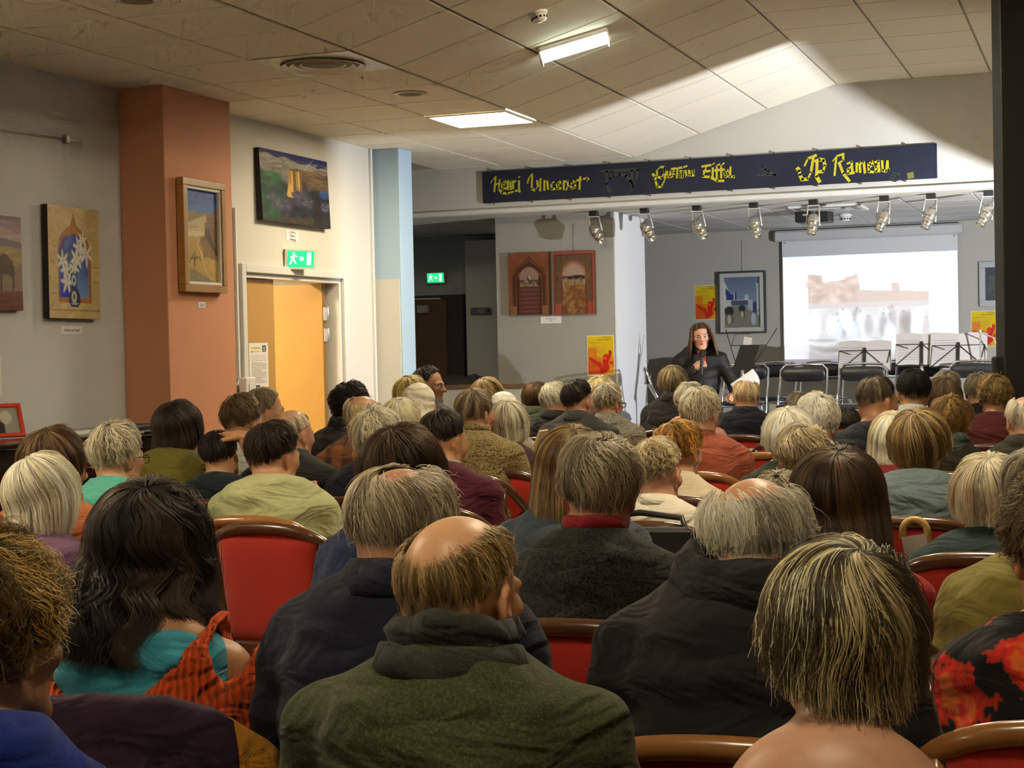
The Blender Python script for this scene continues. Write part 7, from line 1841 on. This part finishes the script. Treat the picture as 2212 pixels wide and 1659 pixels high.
A(2050, 855, 7.3, 'golden brown haired woman', 'person with short golden brown hair in a dark jacket with a green scarf', hr('set', (.22, .12, .030), col2=(.34, .20, .06), f2=.4, vol=(.024, .024)), top('jacket', C('dark brown jacket', (.026, .020, .014)), collar='scarf', cmat=C('grey green scarf', (.07, .10, .085), 'tweed', (.03, .05, .04), .5), inf=.022), f=True, hyaw=8, chair='dark')
A(2114, 806, 10.6, 'far grey haired person by the post', 'far person with grey hair beside the thin pale stand', hr('set', (.30, .27, .20), vol=(.02, .02)), top('coat', C('soft black coat', (.016, .014, .014))), chair='dark')
A(2148, 808, 9.0, 'dark blonde woman by the black post', 'person with curly dark blonde hair in a maroon top against the black post', hr('set', (.24, .16, .06), col2=(.40, .29, .12), f2=.4, vol=(.026, .026), coil=.006), top('sweater', C('maroon knit', (.09, .016, .018))), f=True, hyaw=6, chair='dark')
A(2214, 852, 7.1, 'pink balding man', 'balding person with white hair and dark olive jacket at the foot of the black post', hr('thin', (.76, .68, .56), col2=(.60, .5, .38), f2=.3, bald=(40, 34), baldfwd=.8), top('jacket', C('dark olive', (.030, .028, .018)), collar='coat', inf=.026), skin=(.62, .34, .24), hyaw=14, bulk=1.15, chair='dark')
A(1983, 884, 5.55, 'honey bob woman in blue grey', 'person with honey brown bob in a blue grey sweater with a dark edged collar', hr('bob', (.20, .13, .055), col2=(.40, .30, .16), f2=.4, drop=(.055, .055), vol=(.022, .028), curl=1.2), top('sweater', C('blue grey knit', (.105, .145, .16)), inf=.02, fold=.003, collar='crew', cmat=C('navy edging', (.02, .03, .045))), f=True, hyaw=10, sw=.175, bulk=1.12, chair='dark')
A(1930, 890, 6.2, 'white haired woman in red', 'person with straight ivory hair in a dark red sweater', hr('straight', (.70, .63, .46), col2=(.55, .48, .33), f2=.3, drop=(.08, .08), flare=.25), top('sweater', C('dark red', (.16, .012, .012))), f=True, hyaw=10, chair='light')
A(2134, 980, 4.65, 'ivory bob woman in dark teal', 'person with ivory bob in a very dark teal cardigan', hr('bob', (.68, .60, .44), col2=(.50, .41, .28), f2=.35, drop=(.06, .06), vol=(.024, .03), curl=.4, flip=.3), top('cardigan', C('dark teal', (.010, .026, .028)), inf=.022), f=True, hyaw=22, sw=.17, bulk=1.1, chair='dark')
# ================================================================== build the audience
LOOK = np.array([-2.9, 13.0])
INFO = {}
for i, d in enumerate(AUD):
    p = at(d['px'], d['py'], d['Z'])
    if 'hyaw' not in d: d['hyaw'] = 0
    rg = np.random.default_rng(i)
    va = math.degrees(YAW) - math.degrees(math.atan2(d['px'] - 1106, F_PX))
    if 'yaw' not in d: d['yaw'] = .35 * va; d['hyaw'] -= .25 * va
    if 'legs' not in d: d['legs'] = [(.02, .02, .028), (.04, .035, .03), (.015, .015, .016), (.05, .055, .075)][i % 4]
    sp = d.get('special')
    if sp == 'child':
        hz = p[2] - .115 * .88 - .014
        d['arms'] = {1: ((.215, .04, hz - .13), (.105, .05, hz + .085))}; d['hands'] = {1: dict(fwd=(-1, .1, .10), back=(.1, 0, 1), thumb=-1)}
        d['bare'] = True
    info = person(d)
    INFO[d['tag']] = (d, info)
    kind = d.get('chair', 'dark') or 'dark'
    if kind == 'none': continue
    a = info['root'].rotation_euler.z; off = rot(a) @ np.array([0, -.035, 0])
    loc = info['root'].location
    info['chair'] = put_chair(kind, (loc[0] + off[0], loc[1] + off[1], 0), a, 'red and wood armchair seating the ' + d['tag'] if kind != 'cane' else 'wooden armchair with woven cane back seating the ' + d['tag'])

# ---- orange off-shoulder sweater over a turquoise camisole
d, I = INFO['long haired woman in the orange sweater']
root, Nk, Sh, El, Wr, spine, hip = I['root'], I['Nk'], I['Sh'], I['El'], I['Wr'], I['spine'], I['hip']
tor = [(.06, .165, .125), (.30, .150, .112), (.55, .155, .115), (.78, .158, .110)]; tl = Nk[2] - .50
G = SDF(uni(-.3, .3, .011), uni(-.3, .25, .011), uni(.4, Nk[2] + .05, .011))
for t, a, b in tor: G.ell(spine(t), (a + .004, b + .004, tl * .265), .05)
G.cone(Sh[0] * [.7, 1, 1], Sh[1] * [.7, 1, 1], .05, .05, .04)
X, Y, Zz = G.xs[:, None, None], G.ys[None, :, None], G.zs[None, None, :]
zn = Nk[2] - .025
G.D = np.maximum(G.D, (Zz - (zn + .0 - .5 * np.maximum(np.abs(X) - .085, 0))).astype(np.float32))
for s in (-1, 1): G.cone((s * .085, spine(.75)[1] - .10, zn - .05), (s * .10, Nk[1] + .02, Nk[2] - .03), .016, .014, .01)
V, Fq = G.mesh(); o = link_mesh('camisole', mesh_np('camisole', V, Fq), cloth('turquoise', (.045, .30, .40)), root); o.modifiers.new('soft', 'SMOOTH').iterations = 3
g = .0105
G = SDF(uni(-.42, .42, g), uni(-.34, .5, g), uni(.4, Nk[2] + .04, g))
for t, a, b in tor: G.ell(spine(t), (a + .030, b + .028, tl * .27), .05)
for i in (0, 1): G.cone(Sh[i] * [.98, 1, 1] + [0, 0, .02], El[i], .068, .068, .05); G.cone(El[i], Wr[i], .064, .045, .03)
G.wrinkle(.006, 5, .8)
X, Y, Zz = G.xs[:, None, None], G.ys[None, :, None], G.zs[None, None, :]
zc_ = (Nk[2] - .155) + ((X + .045) / .19) ** 2 * .16
f = (Zz - zc_)
f = np.where(X > .165, Zz - (Nk[2] - .075), f); f = np.where(X < -.17, Zz - (Nk[2] - .08), f)
G.D = np.maximum(G.D, f.astype(np.float32))
G.ell(Sh[1] + [.016, -.02, .045], (.034, .12, .058), .01, None, True); G.ell(Sh[0] + [-.01, -.02, .05], (.04, .12, .07), .01, None, True)
for t, a, b in tor: G.ell(spine(t), (a + .012, b + .010, tl * .28), 0, None, True)
V, Fq = G.mesh(); o = link_mesh('sweater', mesh_np('sweater', V, Fq), cloth('orange rib', (.60, .075, .012), 'rib'), root); o.modifiers.new('soft', 'SMOOTH').iterations = 2

# ---- the speaking person
H = hr('long', (.060, .030, .014), col2=(.17, .09, .035), f2=.4, vol=(.014, .022), drop=(.22, .25), back=.9, fpush=1.3, flare=.35, fwd=.70, wave=.003, wlen=.12, clump=.6, tilt=2, end=(96, 88, 58), thick=.8)
SP = dict(px=1513, py=696, Z=12.85, hs=.89, tag='speaking person', label='standing person with long brown hair speaking into a microphone, in a black leather jacket', hair=H, stand=True, yaw=200, hyaw=-2, hpit=4, hrol=4, f=True, skin=(.56, .30, .20), lips=(.45, .06, .05), sw=.168, bulk=.98, fine=.0045, vox=.012, hip=.86, legs=(.012, .012, .013), bare=True,
    top=top('leather_jacket', mat('black leather', (.012, .010, .009), .62, spec=.3, bump=.12, bscale=30), collar='coat', inf=.013, fold=.005, nk=-.01),
    arms={1: ((.25, .09, 1.13), (.085, .235, 1.285)), -1: ((-.275, .05, 1.12), (-.235, .25, 1.085))}, hands={1: dict(tpl=HAND_GRIP, fwd=(-.75, .25, .62), back=(.5, .75, .35), thumb=-1), -1: dict(tpl=HAND_GRIP, fwd=(.15, .9, -.2), back=(-.3, .2, .9), thumb=1)})
SPI = person(SP); sroot = SPI['root']
collar_ring(sroot, 'neck_scarf', SPI['Nk'] + np.array([0, .02, -.01]), rot(0, .5, 0), [(SPI['nr'] + .02, -.045), (SPI['nr'] + .03, -.01), (SPI['nr'] + .014, .018), (SPI['nr'] + .006, .005)], cloth('scarlet', (.50, .03, .015)), wob=.004)
MB().box((.0, .165, SPI['Nk'][2] - .10), (.05, .02, .13), Matrix.Rotation(.3, 3, 'X'), .008).build('scarf_end', cloth('scarlet', (.50, .03, .015)), sroot)
for z, x in ((1.0, .02), (1.06, .015), (1.12, .01)):
    pass
MB().tube([(-.0, .152, .84), (-.005, .165, 1.0), (-.01, .165, 1.16)], .004, 6).build('zip', mat('zip metal', (.7, .68, .62), .3, .9), sroot)
def to_world(root, v): return root.matrix_basis @ Vector(v)
w3 = SPI['Wr'][1]
mic = empty('microphone', tuple(to_world(sroot, (w3[0] - .065, w3[1] + .035, w3[2] + .042))), math.radians(200)); tag(mic, 'black hand-held microphone held by the standing person', 'microphone')
Rm = Matrix.Rotation(math.radians(18), 4, 'X') @ Matrix.Rotation(math.radians(-6), 4, 'Y')
MB().lathe([(.010, -.09), (.013, -.085), (.016, .05), (.018, .06)], 14, Rm).build('handle', M_BLACK, mic); MB().lathe([(.018, .06), (.026, .075), (.027, .095), (.022, .115), (.010, .124), (0, .126)], 16, Rm).build('grille', mat('microphone grille', (.02, .02, .02), .5, .5, bump=.5, bscale=500), mic)
w2 = SPI['Wr'][0]
pp = empty('script_sheet', tuple(to_world(sroot, (w2[0] + .0, w2[1] + .09, w2[2] + .02))), math.radians(200)); tag(pp, 'white sheet of notes held low by the standing person', 'paper')
V = []; n = 10
for j in range(n + 1):
    for i in range(n + 1):
        u, v = i / n - .5, j / n
        V.append((u * .21 + .06 * (v - .5), v * .06 + .02 * math.sin(3 * u), -.03 + v * .20 + .03 * math.cos(4 * u) + .04 * u))
idx = np.arange((n + 1) ** 2).reshape(n + 1, n + 1); Fq = np.stack([idx[:-1, :-1], idx[:-1, 1:], idx[1:, 1:], idx[1:, :-1]], -1).reshape(-1, 4)
V = [tuple(Matrix.Rotation(-1.25, 3, 'Y') @ Vector(v)) for v in V]
o = link_mesh('sheet', mesh_np('sheet', np.array(V), Fq), mat('white paper', (.78, .78, .76), .6), pp); md = o.modifiers.new('thick', 'SOLIDIFY'); md.thickness = .0012
MB().tube([tuple(to_world(sroot, (w3[0] - .065, w3[1] + .03, w3[2] - .04)) - mic.location), (.02, 0, -.25), (.06, .05, -.5)], .004, 6).build('cable', M_BLACK, mic)

# ================================================================== loose things in the audience
ea = at(566, 1133, 5.45); yw_ = math.radians(-5); eo = rot(yw_) @ np.array([0, -.276, 0])
put_chair('dark', (ea[0] - eo[0], ea[1] - eo[1], 0), yw_, 'empty red and wood armchair in the aisle behind the pale green top')
pa = at(1655, 990, 8.4); put_chair('light', (pa[0], pa[1] + .27, 0), .03, 'empty red and wood armchair between terracotta shirt and white bob')

RAIL = []
_half = [(.275, .215, .645), (.283, .12, .668), (.283, .0, .70), (.272, -.11, .752), (.245, -.195, .815), (.195, -.245, .865), (.12, -.268, .892), (.0, -.276, .90)]
_pts = np.array([(-x, y, z) for x, y, z in _half] + [(x, y, z) for x, y, z in _half[:-1][::-1]])
_arc = np.concatenate([[0], np.cumsum(np.linalg.norm(np.diff(_pts, axis=0), axis=1))])
def rail(s):
    return np.array([np.interp(s * _arc[-1], _arc, _pts[:, q]) for q in range(3)])
def drape(name, chair, s0, s1, lf, lb, m, label, cat='shawl', seed=1, fold=.010, ns=60, thick=.02):
    rg = np.random.default_rng(seed); ph = rg.uniform(0, 6, 6); V = []
    prof = [(-.035, -lf), (-.036, -lf * .6), (-.034, -lf * .25), (-.032, -.01), (-.025, .024), (0, .033), (.025, .024), (.034, -.01), (.036, -lb * .2), (.040, -lb * .45), (.046, -lb * .7), (.052, -lb * .86), (.056, -lb)]
    for i in range(ns + 1):
        s = s0 + (s1 - s0) * i / ns; p = rail(s); t = rail(min(1, s + .01)) - rail(max(0, s - .01)); t /= np.linalg.norm(t)
        out = np.cross([0, 0, 1], t); out /= np.linalg.norm(out)
        if out @ np.array([p[0], p[1] + .02, 0]) < 0: out = -out
        q = (i / ns)
        f = fold * (math.sin(26 * q + ph[0]) + .6 * math.sin(61 * q + ph[1]))
        L = 1 + .10 * math.sin(7 * q + ph[2]) + .05 * math.sin(19 * q + ph[3])
        for (o_, z_) in prof:
            dn = min(1, max(0, -z_ / .12)); V.append(p + out * (o_ + math.copysign(1, o_) * abs(f) * dn * (1.2 if o_ > 0 else .3)) + np.array([0, 0, z_ * (L if z_ < -.05 else 1)]) + t * f * .4 * dn)
    kx = len(prof); idx = np.arange((ns + 1) * kx).reshape(ns + 1, kx); Fq = np.stack([idx[:-1, :-1], idx[1:, :-1], idx[1:, 1:], idx[:-1, 1:]], -1).reshape(-1, 4)
    o = link_mesh(name, mesh_np(name, np.array(V), Fq), m); o.location = chair.location; o.rotation_euler = chair.rotation_euler; tag(o, label, cat)
    md = o.modifiers.new('thick', 'SOLIDIFY'); md.thickness = .004; md.offset = 1
    return o
ch = INFO['long haired woman in the orange sweater'][1]['chair']
drape('purple_shawl', ch, .30, .66, .12, .40, cloth('aubergine', (.030, .014, .030)), 'dark aubergine shawl hanging over the cane chair back', 'shawl', 2, .012)
drape('orange_scarf', ch, .655, .98, .10, .46, cloth('marigold', (.55, .24, .012), 'plain', None, 1.5, .8, .8), 'marigold orange scarf hanging over the cane chair arm', 'scarf', 3, .010)
ch = INFO['grey haired woman in the grey tweed coat'][1]['chair']
drape('yellow_jacket', ch, .42, .80, .08, .36, cloth('yellow ochre', (.58, .38, .075)), 'yellow jacket hanging over a chair back below the poster', 'jacket', 4, .012)

# walking cane hooked beside the blue grey sweater
ct = at(1976, 1122, 4.83); r_ = .037
cn = empty('walking_cane', (ct[0], ct[1], 0)); tag(cn, 'pale walking cane with curved handle before the red chair', 'walking cane')
zc_ = ct[2] - r_
pts = [(-r_ * 1.02, 0, zc_ - .022)] + [(-r_ * math.cos(a), 0, zc_ + r_ * math.sin(a)) for a in np.linspace(0, math.pi, 11)] + [(r_ + .002, .0, zc_ - .05), (r_ + .012, .01, zc_ - .09), (r_ + .01, .02, .3), (r_ + .01, .03, .015)]
MB().tube(pts, [.011] * 12 + [.010] * 4, 10).build('stick', mat('pale bamboo', (.50, .33, .10), .4, noise=.25, nscale=30), cn); MB().lathe([(.013, 0), (.013, .03), (.010, .035)], 10, Matrix.Translation((r_ + .01, .03, 0))).build('ferrule', M_BLACK, cn)
pg = at(1980, 1192, 4.78); o = MB().box((0, 0, 0), (.072, .0015, .10), Matrix.Rotation(-.18, 3, 'Y')).build('program_sheet', mat('grey print paper', (.55, .52, .48), .7)); o.location = tuple(pg); tag(o, 'printed programme sheet leaning by the walking cane', 'paper')
# black bag on the white-shirted person's chair
ch = INFO['sandy grey haired man in white'][1]['chair']
bg = empty('shoulder_bag', tuple(ch.location), ch.rotation_euler.z); tag(bg, 'black shoulder bag hanging on the chair behind the white shirt', 'bag')
MB().box((.015, -.335, .725), (.34, .075, .36), None, .02).build('bag_body', mat('black bag cloth', (.010, .011, .012), .6, bump=.2, bscale=120), bg); MB().box((.015, -.378, .815), (.345, .012, .17), None, .005).build('flap', mat('black bag flap', (.014, .015, .016), .5), bg)
MB().tube([(-.13, -.325, .87), (-.12, -.275, .93), (0, -.262, .945), (.14, -.275, .93), (.17, -.325, .87)], .011, 8).build('strap', mat('black strap', (.012, .012, .012), .4), bg)
# white sheets taped on the chair back behind the navy coat
ch = INFO['bald man in the navy coat'][1]['chair']
for k, (x, z, w_, h_, rz, lab) in enumerate(((.04, .80, .16, .055, .1, 'upper white paper strip on the red chair back behind the navy coat'), (.0, .69, .26, .06, -.28, 'lower slanting white paper strip on the red chair back behind the navy coat'))):
    o = MB().box((0, 0, 0), (w_, .0015, h_), Matrix.Rotation(-rz, 3, 'Y')).build('paper_strip', mat('white paper', (.78, .78, .76), .6)); pz = rot(ch.rotation_euler.z) @ np.array([x, -.300 + .03 * (z < .75), z]); o.location = (ch.location[0] + pz[0], ch.location[1] + pz[1], pz[2]); o.rotation_euler = ch.rotation_euler; tag(o, lab, 'paper')
# cream folder held upright in the front rows, programme by the olive sweater
cp = at(1166, 952, 8.9); o = MB().box((0, 0, 0), (.012, .14, .13), Matrix.Rotation(.4, 3, 'Y'), .003).build('cream_folder', mat('cream card', (.70, .58, .33), .6)); o.location = tuple(cp); tag(o, 'small cream folder sticking up beside the grey suit', 'folder')
cp = at(1277, 1612, 2.5); o = MB().box((0, 0, 0), (.05, .002, .10), Matrix.Rotation(.5, 3, 'Y')).build('program_sheet', mat('grey print paper', (.55, .52, .48), .7)); o.location = tuple(cp); tag(o, 'corner of a pale programme beside the olive sweater', 'paper')
